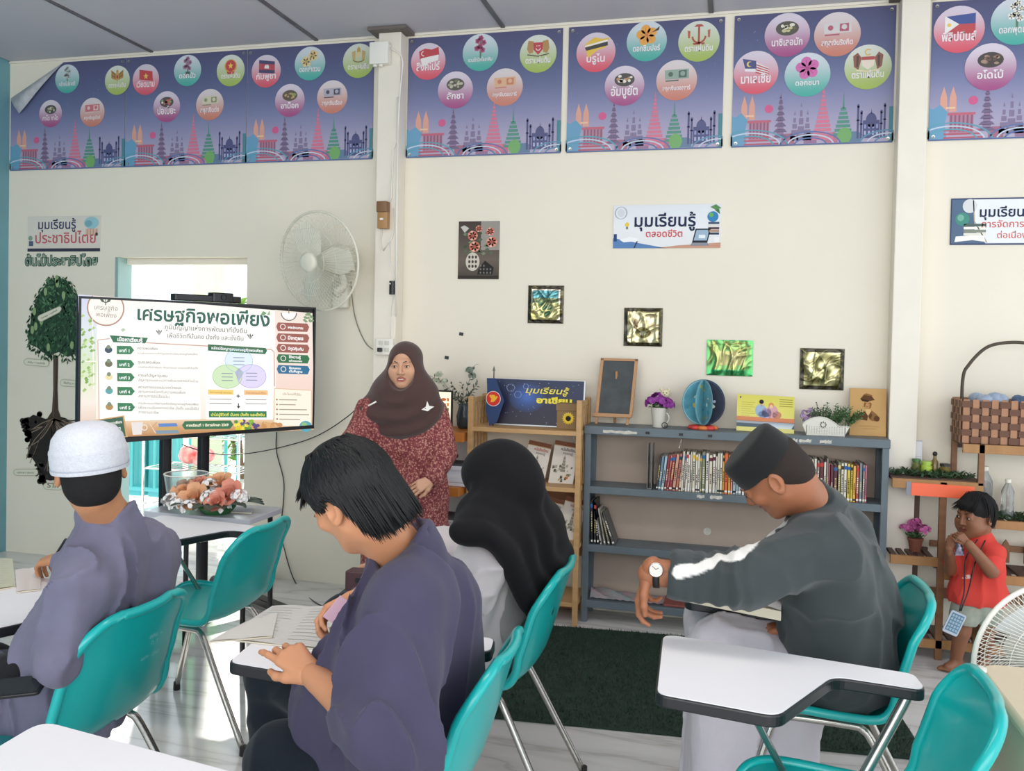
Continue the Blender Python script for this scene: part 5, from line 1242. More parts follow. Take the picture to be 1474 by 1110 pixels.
P.rect(.28, .2, .8, .207, '#a67f48', 2); P.rect(.35, .15, .72, .156, '#a67f48', 2)
P.build('print', M_PAPER, t)

# ================================================================== PINE DISPLAY RACK
RX0, RX1, RYF, RYB = -1.405, -.779, -.33, -.03
rk = thing('pine_rack', 'open pine wood display rack between the grey bookshelf and the desk', 'rack', (0, 0, 0))
for x in (RX0, RX1 - .028):
 for y in (RYF, RYB - .028): MB().box((x, y, 0), (x + .028, y + .028, 1.2)).build('post', M_PINE, rk, bevel=.002)
for x in (RX0 + .008, RX1 - .02):
 for k in range(4): MB().box((x, RYF + .05 + k * .062, .4), (x + .01, RYF + .072 + k * .062, 1.18)).build('side_slat', M_PINE, rk, bevel=.001)
 MB().box((x - .004, RYF + .02, 1.165), (x + .014, RYB - .02, 1.19)).build('side_rail', M_PINE, rk, bevel=.001)
RZ = (1.035, .735, .43, .125)
for z in RZ: MB().box((RX0 + .004, RYF + .004, z - .024), (RX1 - .004, RYB, z)).build('shelf', M_PINE, rk, bevel=.002)
for z in RZ[1:]: MB().box((RX0 + .01, RYB - .02, z - .12), (RX1 - .01, RYB - .008, z - .07)).build('back_rail', mat('dark_pine_wood', '#a1714a', .6, noise=.2, nscale=4), rk, bevel=.001)
# magazines displayed on the rack
def mag(lb, x, z, w_, h, tilt, lean, hue, seed):
 t = thing('magazine', lb, 'magazine', (x, -.2, z + .001), 0, 'magazines displayed on the pine rack'); t.rotation_euler = (lean, tilt, 0)
 MB().box((0, 0, 0), (w_, .01, h)).build('pages', M_PAGES, t)
 P = Print((0, -.0006, 0), (1, 0, 0), (0, 0, 1), lambda u, v: (u * w_, v * h), .0004); P.yup = True
 P.rect(0, 0, 1, 1, '#ddd6cb', 0); P.rect(0, .9, 1, 1, '#7d4f3a', 1); P.rect(0, .88, 1, .9, '#c9b08a', 1)
 utextm(P, 'หนังสือเรียน', .3, .9, .79, hue); utextm(P, 'สาระความรู้', .4, .8, .71, '#6d625c')
 rn = random.Random(seed)
 for k in range(26):
  x_, y_ = rn.uniform(.05, .85), rn.uniform(.0, .42) ; q = rn.uniform(.04, .12); P.poly([(x_, y_), (x_ + q, y_ + rn.uniform(0, .03)), (x_ + q * .9, y_ + q * .8), (x_ + .01, y_ + q * .7)], rn.choice(['#6d6a58', '#b9a26a', '#8b8a78', '#d8c9a0', '#4c4a40', '#c9703f'] if y_ < .2 else ['#7d7a68', '#a9a592', '#5c5a4c']), 1 + k % 3)
 for k in range(5): P.rect(.5 - .1 + k * .015, .3 + k * .07, .5 + .1 - k * .015, .36 + k * .07, '#8f8b7c', 3)
 P.poly([(.47, .63), (.53, .63), (.5, .7)], '#8f8b7c', 3)
 P.build('cover', M_PAPER, t)
def utextm(P, s, x0, x1, y, col): P.text(s, (x0, y), (x1, y), col, 3, .02, sh=.75)
mag('magazine with a tower drawing on its cover, fully seen on the middle shelf', at(789, 700, -.2).x, RZ[1], .135, .235, .12, -.16, '#5a4a44', 1)
mag('magazine half hidden by the black headscarf, on the middle shelf', at(757, 696, -.2).x - .03, RZ[1], .13, .23, .16, -.16, '#b5533f', 2)
mag('magazine leaning on the lower shelf behind the headscarf', at(800, 782, -.2).x, RZ[2], .12, .24, .2, -.14, '#b5533f', 3)
mag('magazine left of the leaning one, barely showing on the lower shelf', at(783, 782, -.2).x - .05, RZ[2], .12, .23, .16, -.14, '#5a4a44', 4)
# ASEAN corner sign on the rack
a, b_ = at(702, 609, -.18), at(838, 616, -.18); zt = at(704, 543, -.12).z
t = thing('display_sign', 'dark blue starry sign with yellow Thai lettering standing on the pine rack', 'sign', (a.x, -.17, RZ[0] + .001))
w_, ch = b_.x - a.x + .005, zt - RZ[0]; R = Matrix.Rotation(math.radians(-9), 3, 'X')
MB().box((0, 0, 0), (w_, .008, ch), R, (0, 0, 0)).build('panel', mat('silver_sign_edge', '#b9bcbc', .35, metal=.5), t, bevel=.001)
P = Print((0, -.001, 0), (1, 0, 0), R @ Vector((0, 0, 1)), lambda u, v: (u * w_, v * ch), .0004); P.yup = True
P.quad([(.012, .985), (.985, .985), (.985, .03), (.012, .03)], ['#24304f', '#222a4a', '#26253e', '#2c2a38'], 0, 8)
for k in range(9): P.disc(.4, .62, .2 - k * .02, .33 - k * .033, ['#26355c', '#293c68', '#2c4273', '#2f487e', '#324e8a', '#355495', '#385aa0', '#3b60aa', '#3e66b4'][k], 1 + k * .2, n=20)
def hexa(x, y, r): P.ring(x, y, r, .006, '#7d94c8', 4, ry=r * 1.9, n=6)
hexa(.22, .8, .045); hexa(.3, .66, .04); hexa(.38, .84, .03)
rn = random.Random(9)
for k in range(50): P.disc(rn.uniform(.05, .98), rn.uniform(.05, .95), .0035, .0065, rn.choice(['#8fa4d8', '#c9d3f0', '#e8b9a0']), 4, n=6)
P.text('มุมเรียนรู้', (.38, .7), (.82, .7), '#e9d84a', 6, .015, sh=1.25 * w_ / ch * .55, slant=.22); P.text('อาเซียน', (.5, .5), (.87, .5), '#f2e02c', 6, .05, sh=1.3 * w_ / ch * .5)
for k in range(5): P.rect(.885 + k * .022, .48, .9 + k * .022, .51, '#d8c82c', 5)
P.build('print', M_PRINT, t)
# emblem pennant in front
e0 = at(712, 612, -.24)
t = thing('pennant', 'navy pennant with a round red and yellow emblem, on a thin pole', 'pennant', (e0.x, -.24, RZ[0] + .001))
pts = [(-.045, .16), (-.035, .25), (-.03, .262), (.01, .255), (.05, .14), (.005, .03), (-.005, 0), (-.03, .01), (-.05, .08)]
pts = [(-.05, .262), (.0, .262), (.052, .14), (.012, .02), (-.03, .0), (-.055, .09), (-.045, .16)]
MB().prism(pts, -.002, .002, Matrix.Rotation(PI / 2, 3, 'X')).build('cloth', mat('navy_pennant_cloth', '#27406c', .7), t)
MB().tube([(-.012, .006, 0), (-.012, .006, .31)], .003, 6).build('pole', M_BLACKM, t)
MB().lathe([(.0, .0), (.009, .004), (.0, .032)], (-.012, .006, .3), 8).build('finial', mat('grey_finial', '#6b6a60', .5), t)
P = Print((0, -.003, 0), (1, 0, 0), (0, 0, 1), lambda u, v: (u, v), .0004)
P.disc(-.01, .15, .042, .042, '#e9e2dc', 1); P.disc(-.01, .15, .039, .039, '#d23a34', 2)
for k in range(5): P.poly([(-.034 + k * .006, .165 + .004 * (k % 2)), (-.026 + k * .006, .172), (-.006 + k * .003, .15), (.012 - k * .002, .165), (.016, .16), (.002, .14), (-.026 + k * .004, .13), (-.02, .148)], '#eeb43a', 3 + k * .2)
P.build('emblem', M_PAPER, t)
# kraft box with a sunflower
a, b_ = at(801, 617, -.25), at(835, 619, -.25)
t = thing('kraft_box', 'brown kraft box with a sunflower on its front, right end of the rack top', 'box', ((a.x + b_.x) / 2, -.25, RZ[0] + .001)); hw = (b_.x - a.x) / 2
M_KRAFT = mat('kraft_card', '#8f7350', .8, noise=.1)
MB().box((-hw, 0, 0), (hw, .11, .105)).build('box', M_KRAFT, t, bevel=.002); MB().box((-hw - .004, -.004, .1), (hw + .004, .114, .138)).build('lid', M_KRAFT, t, bevel=.002)
mb = MB()
for k in range(16):
 a_ = k * PI / 8; c, s = math.cos(a_), math.sin(a_); q = Vector((c, 0, s)); o_ = Vector((-s, 0, c)); m0 = Vector((0, -.006, .06))
 mb.add([m0 + q * .014 - o_ * .005, m0 + q * .022 - o_ * .007 + V(0, -.003, 0), m0 + q * .036 , m0 + q * .022 + o_ * .007 + V(0, -.003, 0), m0 + q * .014 + o_ * .005], [(0, 1, 2, 3, 4)])
mb.build('petals', mat('sunflower_petal', '#e3c338', .6), t)
MB().lathe([(.015, 0), (.014, .006), (.0, .009)], (0, -.002, .06), 14, Matrix.Rotation(PI / 2, 3, 'X')).build('flower_disc', mat('sunflower_centre', '#2d2118', .9), t, smooth='all')

# ================================================================== ORANGE-SHELVED SIDE UNIT (beside the teacher)
M_ORW = mat('orange_shelf_laminate', '#c47a34', .4, noise=.1, nscale=4); M_WHL = mat('white_laminate', '#dcdad6', .4)
SX0, SX1 = -2.0, -1.42
su = thing('side_unit', 'white shelf unit with orange boards, half hidden behind the teacher', 'shelf', (0, 0, 0))
for z, yf in ((1.0, -.36), (.712, -.42), (.4, -.42)): MB().box((SX0, yf, z - .05), (SX1, -.02, z)).build('board', M_ORW, su, bevel=.003)
MB().box((SX0, -.02, 0), (SX1, -.008, .98)).build('back_panel', M_WHL, su)
MB().box((SX0, -.34, 0), (SX0 + .02, -.02, .95)).build('side_panel', M_WHL, su); MB().box((SX0 + .02, -.3, .0), (SX1 - .1, -.28, .34)).build('plinth', M_WHL, su)
# monitor
a, b_ = at(606, 610, -.26), at(656, 614, -.26); zt = at(650, 562, -.26).z
mo = thing('monitor', 'small lit monitor showing a pale page, behind the teacher shoulder', 'monitor', ((a.x + b_.x) / 2 - .04, -.3, 1.001), 0); hw = (b_.x - a.x) / 2 + .03
MB().rbox((-hw, 0, .015), (hw, .02, zt - 1.0), .004).build('casing', M_BLACK, mo, smooth=True, bevel=.002); MB().box((-.05, .02, 0), (.05, .1, .006)).box((-.02, .02, 0), (.02, .035, .1)).build('stand', M_BLACK, mo, bevel=.002)
P = Print((0, -.001, .015), (1, 0, 0), (0, 0, 1), lambda u, v: (-hw + u * 2 * hw, v * (zt - 1.015)), .0004)
P.rect(.03, .06, .97, .96, '#f0ead2', 0); P.quad([(.03, .3), (.97, .3), (.97, .06), (.03, .06)], ['#e9dcc0', '#dcc9a4'], 1, 3)
for k, c in enumerate(('#b5622f', '#c9763a', '#4a7d54')): P.rect(.7, .72 - k * .13, .93, .8 - k * .13, c, 2); P.ring(.815, .76 - k * .13, .07, .02, '#f4e9d6', 3, ry=.05, n=12)
for k in range(8): P.rect(.1, .8 - k * .07, .6, .815 - k * .07, '#b7a98e', 2)
P.build('screen', mat('lit_monitor_screen', '#ffffff', .3, attr='Col', estr=.55), mo)
# stack of paper and folders
def stack(lb, x0, x1, y0, z, hs, cols, name='paper_stack', skew=.01, seed=0):
 t = thing(name, lb, 'paper stack', ((x0 + x1) / 2, y0, z + .001)); rn = random.Random(seed); zz = 0; hw = (x1 - x0) / 2
 for h, c in zip(hs, cols):
  dx, dy = rn.uniform(-skew, skew), rn.uniform(-skew, skew)
  MB().box((-hw + dx, dy, zz), (hw + dx, .2 + dy, zz + h)).build('bundle', mat('stack_' + c.strip('#'), c, .8), t, bevel=.0015); zz += h
 return t
x0, x1 = at(626, 700, -.38).x, at(672, 700, -.38).x
stack('thick block of white paper on the upper orange shelf beside the teacher', x0, x1, -.38, .712, [.022] * 5 + [.004], ['#dcdbdf', '#d5d5dc', '#dedde0', '#d3d3da', '#dcdbdf', '#55565a'], skew=.004, seed=1)
x0, x1 = at(618, 755, -.38).x, at(662, 755, -.38).x
stack('pile of thin grey-edged magazines on the lower orange shelf', x0 - .02, x1 + .03, -.4, .4, [.012, .014, .006, .014, .012, .016, .012, .008, .014, .01, .014, .006], ['#c9c7c6', '#a9a9ac', '#55565a', '#d2d0cd', '#b0afb2', '#c9c7c6', '#65666a', '#d2d0cd', '#b0afb2', '#dad8d4', '#c4c2c0', '#505156'], skew=.016, seed=2)
mb = MB()
for k in range(6): mb.ball((.02 * k - .05, 0, .02 + .008 * (k % 3)), (.03, .035, .018), 10, 6)
tag(mb.build('black_pouch', M_BLACKM, loc=(at(640, 655, -.3).x, -.3, .831), smooth='all'), 'small black cloth pouch lying on the block of white paper', 'pouch')
# vase of white flowers beside the monitor
vx = at(668, 600, -.12).x
t = thing('dark_vase', 'dark blue glass vase of pale flowers next to the lit monitor', 'vase', (vx, -.12, 1.001))
MB().lathe([(.03, 0), (.04, .02), (.045, .07), (.032, .12), (.034, .14)], n=18).build('vase', mat('dark_blue_glass', '#3f4d52', .15), t, smooth='all')
mb = MB(); rn = random.Random(2)
for k, (dx, dz) in enumerate(((-.12, .16), (-.05, .12), (.02, .22), (.05, .1), (-.02, .06), (.0, .12), (-.09, .1), (.06, .14), (.03, .06), (-.16, .18))): sprig(mb, (0, 0, .12), (dx, rn.uniform(-.05, .02), dz), math.hypot(dx, dz) * 1.15, .03, 13, k + 3, .25)
mb.build('leaves', mat('dusty_leaf', '#5c6b5c', .6, noise=.3, nscale=20), t)
for k, (x_, z_) in enumerate(((-.15, .3), (-.12, .26), (-.17, .26), (.03, .33), (.045, .3))):
 mb = MB(); ruffle(mb, (x_, -.01, z_), (.018, .018, .014), 12, k, .013); mb.build('flower', mat('pale_silk_petal', '#b9c0a8', .7) if k < 3 else mat('grey_silk_petal', '#7e8a7c', .7), t)

# ================================================================== WOODEN PLANT STAND (right)
M_TEAK = mat('weathered_teak', '#8f6544', .6, noise=.25, nscale=5, stretch=(1, 1, 6)); M_TEAK2 = mat('pale_teak', '#b0814f', .55, noise=.2, nscale=5, stretch=(6, 1, 1)); M_TEAKD = mat('dark_teak_slat', '#5f463a', .6, noise=.2, nscale=8)
ps = thing('plant_stand', 'tiered slatted wooden plant stand against the wall at the right', 'stand', (0, 0, 0))
YF, YB_ = -.26, -.03
def W(x, y, Y=YF): p = at(x, y, Y); return p.x, p.z
def postp(x0, x1, z0, z1, y, m=None): MB().box((x0, y, z0), (x1, y + .022, z1)).build('post', m or M_TEAK, ps, bevel=.002)
xa = W(1334, 820)[0]; xb = W(1351, 820)[0]
postp(xa - .03, xa - .002, 0, .88, YB_ - .03, M_TEAKD); postp(xb - .005, xb + .027, 0, .87, YF, M_TEAK)
xc = W(1410, 680)[0]; postp(xc - .08, xc - .054, .86, 1.06, YB_ - .03); postp(xc - .005, xc + .022, .86, 1.06, YF)
postp(1.72, 1.745, 0, 1.06, YF); postp(1.72, 1.745, 0, 1.06, YB_ - .03); postp(xc - .005, xc + .022, 0, .6, YF)
def slats(x0, x1, z, n, m=None, lip=True):
 for k in range(n):
  xx = x0 + (x1 - x0) * k / n; w_ = (x1 - x0) / n * .62
  mb = MB(); mb.box((xx, YF + .022, z - .012), (xx + w_, YB_, z)); mb.build('slat', m or M_TEAKD, ps, bevel=.001)
 if lip: MB().box((x0 - .005, YF, z - .045), (x1, YF + .02, z - .002)).build('rail', M_TEAK2, ps, bevel=.002); MB().box((x0 - .005, YB_ - .0, z - .045), (x1, YB_ + .018, z - .002)).build('rail', M_TEAKD, ps, bevel=.002)
s1x = W(1378, 640)[0]; ztop = 1.062
slats(xc - .07, 1.745, ztop, 9)
s2x = W(1290, 690)[0]; z2 = W(1300, 691)[1] + .01
MB().box((max(.758, s2x - .03), YF, z2 - .05), (xc + .02, YF + .02, z2 - .004)).build('rail', M_TEAK2, ps, bevel=.002);
for k in range(5): MB().box((max(.758, s2x - .07), YF + .03 + k * .04, z2 - .014), (xc + .02, YF + .06 + k * .04, z2)).build('slat', M_TEAKD, ps, bevel=.001)
MB().box((xc + .02, YF, .66), (1.745, YF + .02, .70)).build('rail', M_TEAK2, ps, bevel=.002); slats(xc + .02, 1.745, .7, 9, lip=False)
z3 = .5; slats(.765, xb - .004, z3, 5)
z3b = W(1450, 842)[1]; slats(xb + .03, 1.745, .44, 9)
for x_ in (xc + .06, xc + .16, xc + .26):   # picket ornaments
 MB().prism([(x_, .46), (x_ + .035, .46), (x_ + .035, .54), (x_ + .028, .56), (x_ + .0175, .575), (x_ + .007, .56), (x_, .54)], 0, .012, Matrix.Rotation(PI / 2, 3, 'X')).build('picket', M_TEAK, ps, loc=(0, YB_ - .03, 0), bevel=.001)
 MB().prism([(x_, .71), (x_ + .03, .71), (x_ + .03, .83), (x_ + .015, .86), (x_, .83)], 0, .012, Matrix.Rotation(PI / 2, 3, 'X')).build('picket', M_TEAK, ps, loc=(0, YB_ - .03, 0), bevel=.001)
MB().box((xb, YB_ - .02, .25), (1.745, YB_ - .005, .3)).build('back_rail', M_TEAK, ps, bevel=.001); MB().box((xb, YB_ - .02, .51), (1.745, YB_ - .005, .54)).build('back_rail', M_TEAK, ps, bevel=.001)
slats(.8, 1.745, .1, 16)
# things on it
bx0 = W(1392, 600)[0] - .02
M_W1, M_W2 = mat('dark_woven_strip', '#6b4530', .6, noise=.2, nscale=20), mat('light_woven_strip', '#b0805f', .6, noise=.2, nscale=20)
wk = thing('woven_basket', 'brown checker-woven basket with a tall hoop handle, on the top shelf', 'basket', (bx0, -.24, ztop + .001))
bh = .205; bw_ = .5; bd = .19; nx, nz = 12, 6
for r in range(nz):
 mb = MB()
 for side in range(4):
  L = bw_ if side % 2 == 0 else bd; n = nx if side % 2 == 0 else 5
  for k in range(n):
   up = (k + r) % 2; a0, a1 = L * k / n, L * (k + 1) / n; off = .004 if up else -.002; z0, z1 = bh * r / nz + .002, bh * (r + 1) / nz - .002
   if side == 0: mb.box((a0, -off - .002, z0), (a1, -off + .001, z1))
   elif side == 1: mb.box((bw_ + off - .001, a0, z0), (bw_ + off + .002, a1, z1))
   elif side == 2: mb.box((a0, bd + off - .001, z0), (a1, bd + off + .002, z1))
   else: mb.box((-off - .002, a0, z0), (-off + .001, a1, z1))
 mb.build('weaver', M_W1, wk)
for side in range(4):
 L = bw_ if side % 2 == 0 else bd; n = nx if side % 2 == 0 else 5
 for k in range(n):
  mb = MB(); a0, a1 = L * (k + .16) / n, L * (k + .84) / n
  if side == 0: mb.box((a0, -.0025, 0), (a1, .0015, bh + .006))
  elif side == 1: mb.box((bw_ - .0015, a0, 0), (bw_ + .0025, a1, bh + .006))
  elif side == 2: mb.box((a0, bd - .0015, 0), (a1, bd + .0025, bh + .006))
  else: mb.box((-.0025, a0, 0), (.0015, a1, bh + .006))
  mb.build('stake', M_W2, wk)
MB().box((.004, .004, 0), (bw_ - .004, bd - .004, .004)).build('base', M_W1, wk)
hp = [(.025, bd / 2, .05), (.022, bd / 2, .3), (.05, bd / 2, .38), (.12, bd / 2, .46), (.2, bd / 2, .487), (.3, bd / 2, .487), (.4, bd / 2, .45), (.47, bd / 2, .36), (.478, bd / 2, .05)]
MB().tube(spline(hp, 6), .008, 8, flat=1.0).build('handle', mat('dark_cane', '#4c4034', .6), wk, smooth='all')
mb = MB(); rn = random.Random(6)
for k in range(12): mb.ball((.08 + rn.uniform(0, .13), .09 + rn.uniform(-.04, .04), .19 + rn.uniform(-.01, .03)), (.04, .035, .03), 10, 6)
tag(mb.build('plastic_wrap', mat('pale_blue_plastic', '#a3b3c9', .3, noise=.3, nscale=25), loc=(bx0, -.24, ztop), smooth='all'), 'crumpled pale blue plastic showing over the basket rim', 'plastic bag')
mb = MB()
for k in range(7): mb.ball((.25 + rn.uniform(0, .07), .09 + rn.uniform(-.03, .03), .19 + rn.uniform(-.01, .025)), (.03, .03, .025), 10, 6)
tag(mb.build('blue_cloth', mat('steel_blue_cloth', '#556c8c', .8), loc=(bx0, -.24, ztop), smooth='all'), 'folded steel blue cloth in the basket, right of the pale plastic', 'cloth')
# neon-orange sign plate on the second shelf edge
a = W(1312, 692, YF - .005); b_ = W(1402, 716, YF - .005)
t = thing('orange_strip', 'blank neon orange strip on the front edge of the plant stand', 'strip', (a[0], YF - .003, b_[1] - .008));
MB().box((0, -.004, 0), (b_[0] - a[0], 0, .062), Matrix.Rotation(math.radians(.6), 3, 'Y'), (0, 0, 0)).build('plate', mat('neon_orange_plate', '#ff7048', .4), t, bevel=.001)
MB().box((-.022, -.002, .0), (0, 0.0, .066)).build('end_cap', mat('grey_end_cap', '#8c8f98', .5), t)
# leaf garland + jars + calendar
gar = leaf_cloud('leaf_garland', (0, 0, .016), (.22, .07, .02), 420, .016, mat('garland_leaf', '#3d5a3a', .5, noise=.3, nscale=30), None, 8, 0); gar.location = (W(1345, 684)[0], -.15, z2 + .002); tag(gar, 'garland of small dark green leaves along the second shelf', 'garland', kind=None)
ca = W(1298, 668, -.08); cb = W(1328, 634, -.08)
t = thing('desk_calendar', 'small white desk calendar propped against the wall over the leaf garland', 'calendar', (ca[0], -.09, z2 + .001)); cw = cb[0] - ca[0]; chh = cb[1] - z2
MB().box((0, 0, 0), (cw, .004, chh), Matrix.Rotation(-.12, 3, 'X'), (0, 0, 0)).build('card', M_WHITEP, t)
P = Print((0, -.0008, 0), (1, 0, 0), Matrix.Rotation(-.12, 3, 'X') @ V(0, 0, 1), lambda u, v: (u * cw, v * chh), .0004); P.yup = True
P.rect(0, 0, 1, 1, '#d9d8dc', 0); P.rect(0, .5, 1, .51, '#a9a9b4', 1); P.rect(0, .96, 1, .99, '#a9a9b4', 1); P.text('1', (.4, .7), (.47, .7), '#4b4d58', 2, .04)
for k in range(4):
 for q in range(6): P.rect(.12 + q * .13, .1 + k * .09, .19 + q * .13, .14 + k * .09, '#8b8c98', 1)
P.build('print', M_PAPER, t)
M_GLASS = mat('clear_jar_glass', '#cfd8c4', .08, trans=.85)
def jar(x, y_, lb, lid, body, r=.022, h=.05):
 t = thing('jar', lb, 'jar', (x, y_, z2 + .02), 0, 'small jars in the leaf garland')
 MB().lathe([(r * .9, 0), (r, .004), (r, h * .75), (r * .8, h * .85), (r * .8, h)], n=16).build('glass', body, t, smooth=True); MB().lathe([(r * .95, h), (r * .95, h + .012), (0, h + .013)], n=16).build('lid', lid, t, smooth=True)
M_OLIVE = mat('olive_liquid', '#6b7040', .2); M_GRLID = mat('green_lid', '#4c7a40', .4); M_DKL = mat('dark_lid', '#2f2a24', .4)
jar(W(1327, 660)[0], -.13, 'olive jar with a green lid, left of the lime jar', M_GRLID, M_OLIVE)
jar(W(1341, 660)[0], -.15, 'lime green jar in the middle of the leaf garland', mat('lime_lid', '#a9c94e', .4), mat('lime_candle', '#b3cf52', .3), .026, .042)
jar(W(1369, 665)[0], -.14, 'clear amber jar, right end of the leaf garland', M_DKL, mat('amber_liquid', '#7c6a34', .2), .026, .034)
t = thing('small_bottle', 'small brown bottle with a round black cap among the jars', 'bottle', (W(1355, 660)[0], -.12, z2 + .02)); MB().lathe([(.016, 0), (.017, .05), (.008, .065), (.008, .082)], n=14).build('glass', mat('brown_bottle_glass', '#7d6a3a', .15), t, smooth=True); MB().ball((0, 0, .09), .012, 12, 8).build('cap', M_DKL, t, smooth='all')
# pink flowers in a small pot on the third shelf
t = thing('pink_flower_pot', 'small brown pot of bright pink flowers on the slatted shelf', 'flower pot', (W(1324, 790)[0], -.15, z3 + .001))
MB().lathe([(.026, 0), (.034, .055), (.038, .056), (.038, .066), (.03, .066)], n=18).build('pot', mat('brown_clay_pot', '#80493a', .7), t, smooth=True)
rn = random.Random(12)
for k in range(12):
 a_ = k * 2.4; r_ = .06 * math.sqrt(k / 12); mb = MB(); ruffle(mb, (r_ * math.cos(a_), r_ * .6 * math.sin(a_), .1 + .045 * (1 - r_ / .06) + rn.uniform(-.01, .01)), (.02, .02, .016), 12, k + 50, .013); mb.build('flower', mat('pink_silk_petal', '#cf6aa8', .6, noise=.25, nscale=25), t)
leaf_cloud('leaves', (0, 0, .08), (.05, .03, .02), 30, .018, M_PLEAF, t, 2, 0)
# bottles and leaves at the far right of the stand
def pet(x, y_, z, lb, h=.2):
 t = thing('plastic_bottle', lb, 'bottle', (x, y_, z), 0, 'clear bottles on the plant stand'); s = h / .2
 MB().lathe([(.026 * s, 0), (.03 * s, .006), (.03 * s, .06 * s), (.027 * s, .07 * s), (.03 * s, .08 * s), (.03 * s, .14 * s), (.012 * s, .178 * s), (.012 * s, .185 * s)], n=16).build('bottle', mat('clear_pet_plastic', '#dfe6e4', .1, trans=.8), t, smooth=True); MB().lathe([(.014 * s, .183 * s), (.014 * s, .2 * s), (0, .201 * s)], n=14).build('cap', mat('pale_bottle_cap', '#e8e4d4', .4), t, smooth=True)
pet(W(1429, 700)[0], -.12, .7 + .001, 'clear plastic bottle standing directly above the toddler head', .24)
pet(W(1457, 740)[0], -.18, .7 + .001, 'clear plastic bottle at the right edge, over the leaves', .19)
gar = leaf_cloud('leaf_garland', (0, 0, .012), (.24, .07, .02), 360, .016, MATS['garland_leaf'], None, 18, 0); gar.location = (W(1470, 740)[0], -.17, .703); tag(gar, 'garland of dark green leaves behind the toddler shoulder', 'garland')

# ================================================================== MAT
M_MAT = mat('artificial_grass_mat', '#24382c', .9, noise=.3, nscale=30)
mt = thing('grass_mat', 'dark green artificial grass mat on the marble floor', 'mat', (-.3, -.9, 0), math.radians(4.5))
MB().box((-1.0, -.58, 0.001), (.98, .58, .008)).build('backing', M_MAT, mt)
rn = np.random.RandomState(2); n = 26000
px_ = rn.uniform(-1, .98, n); py_ = rn.uniform(-.58, .58, n); ang_ = rn.uniform(0, 6.283, n); hh = rn.uniform(.008, .016, n); dx = np.cos(ang_) * .0022; dy = np.sin(ang_) * .0022
lx, ly = rn.uniform(-.008, .008, n), rn.uniform(-.008, .008, n)
vv = np.stack([np.stack([px_ - dx, py_ - dy, np.full(n, .007)], 1), np.stack([px_ + dx, py_ + dy, np.full(n, .007)], 1), np.stack([px_ + lx, py_ + ly, .008 + hh], 1)], 1).reshape(-1, 3)
me = bpy.data.meshes.new('blades'); me.from_pydata(vv.tolist(), [], [(3 * i, 3 * i + 1, 3 * i + 2) for i in range(n)])
o = link('blades', me, mt, mat('artificial_grass_blade', '#2b4736', .8, noise=.35, nscale=20)); o['kind'] = 'stuff'
# ================================================================== TABLET-ARM CHAIRS (local: sitter faces -X, tablet on the +Y side)
M_TEALC = mat('teal_chair_plastic', '#10b0ad', .28, noise=.06, nscale=4, spec=.55, coat=.15)
M_LAM = mat('white_laminate_top', '#f0eff2', .42, noise=.02, nscale=5)
M_EDGE = mat('black_edge_moulding', '#1d1d20', .35)
M_CHR = mat('worn_chrome', '#b9b6b0', .25, metal=.9, noise=.15, nscale=30)
def round_poly(pts, rads, n=6):
 out = []; m = len(pts)
 for i in range(m):
  p, a, b = Vector(pts[i]), Vector(pts[i - 1]), Vector(pts[(i + 1) % m]); r = rads[i] if isinstance(rads, (list, tuple)) else rads
  u, v = (a - p).normalized(), (b - p).normalized(); th = u.angle(v); d = min(r / math.tan(th / 2), .48 * (a - p).length, .48 * (b - p).length)
  p0, p1 = p + u * d, p + v * d
  for k in range(n + 1):
   t = k / n; out.append(tuple((p0 * (1 - t) ** 2 + p * 2 * t * (1 - t) + p1 * t * t)))
 return out
def shell_mesh():
 prof = spline([(-.222, 0, .415), (-.215, 0, .436), (-.19, 0, .447), (-.12, 0, .446), (0, 0, .438), (.1, 0, .436), (.155, 0, .448), (.195, 0, .49), (.222, 0, .56), (.248, 0, .65), (.27, 0, .73), (.28, 0, .765), (.286, 0, .785)], 4)
 n = len(prof); rows = []; U = [math.sin(PI / 2 * (-1 + k / 8)) for k in range(17)]
 for i, p in enumerate(prof):
  t = (prof[min(i + 1, n - 1)] - prof[max(i - 1, 0)]).normalized(); nrm = Vector((-t.z, 0, t.x)); row = []
  s = i / (n - 1); w_ = .19 + .025 * min(1, s / .3) - (.012 * max(0, (p.z - .6) / .2) if p.x > 0 else 0)
  if p.x > .1 and p.z > .66: w_ *= math.sqrt(max(.0, 1 - ((p.z - .66) / .1262) ** 3.2)) * .55 + .45 if p.z < .784 else .45
  if p.x < -.12: w_ *= math.sqrt(max(0, 1 - ((-.12 - p.x) / .115) ** 3)) * .5 + .5
  d = .02 if p.x < .1 else .02 + .022 * min(1, (p.z - .44) / .1)
  if p.z > .68: d *= max(.25, 1 - (p.z - .68) / .14)
  for u in U: row.append(p + nrm * (d * abs(u) ** 2.4) + Vector((0, u * w_, 0)))
  rows.append(row)
 mb = MB().grid(rows)
 ring = [r[-1] for r in rows] + [rows[-1][k] for k in range(15, 0, -1)] + [r[0] for r in rows[::-1]] + [rows[0][k] for k in range(1, 16)]
 mb.tube(ring, .0105, 8, closed=True); return mb
TAB = round_poly([(-.465, .37), (-.425, -.06), (-.15, -.09), (-.02, .2), (.19, .185), (.175, .295)], [.04, .035, .05, .05, .03, .03])
TABI = round_poly([(-.460, .365), (-.42, -.055), (-.153, -.084), (-.023, .206), (.186, .19), (.171, .29)], [.037, .032, .047, .055, .027, .027])
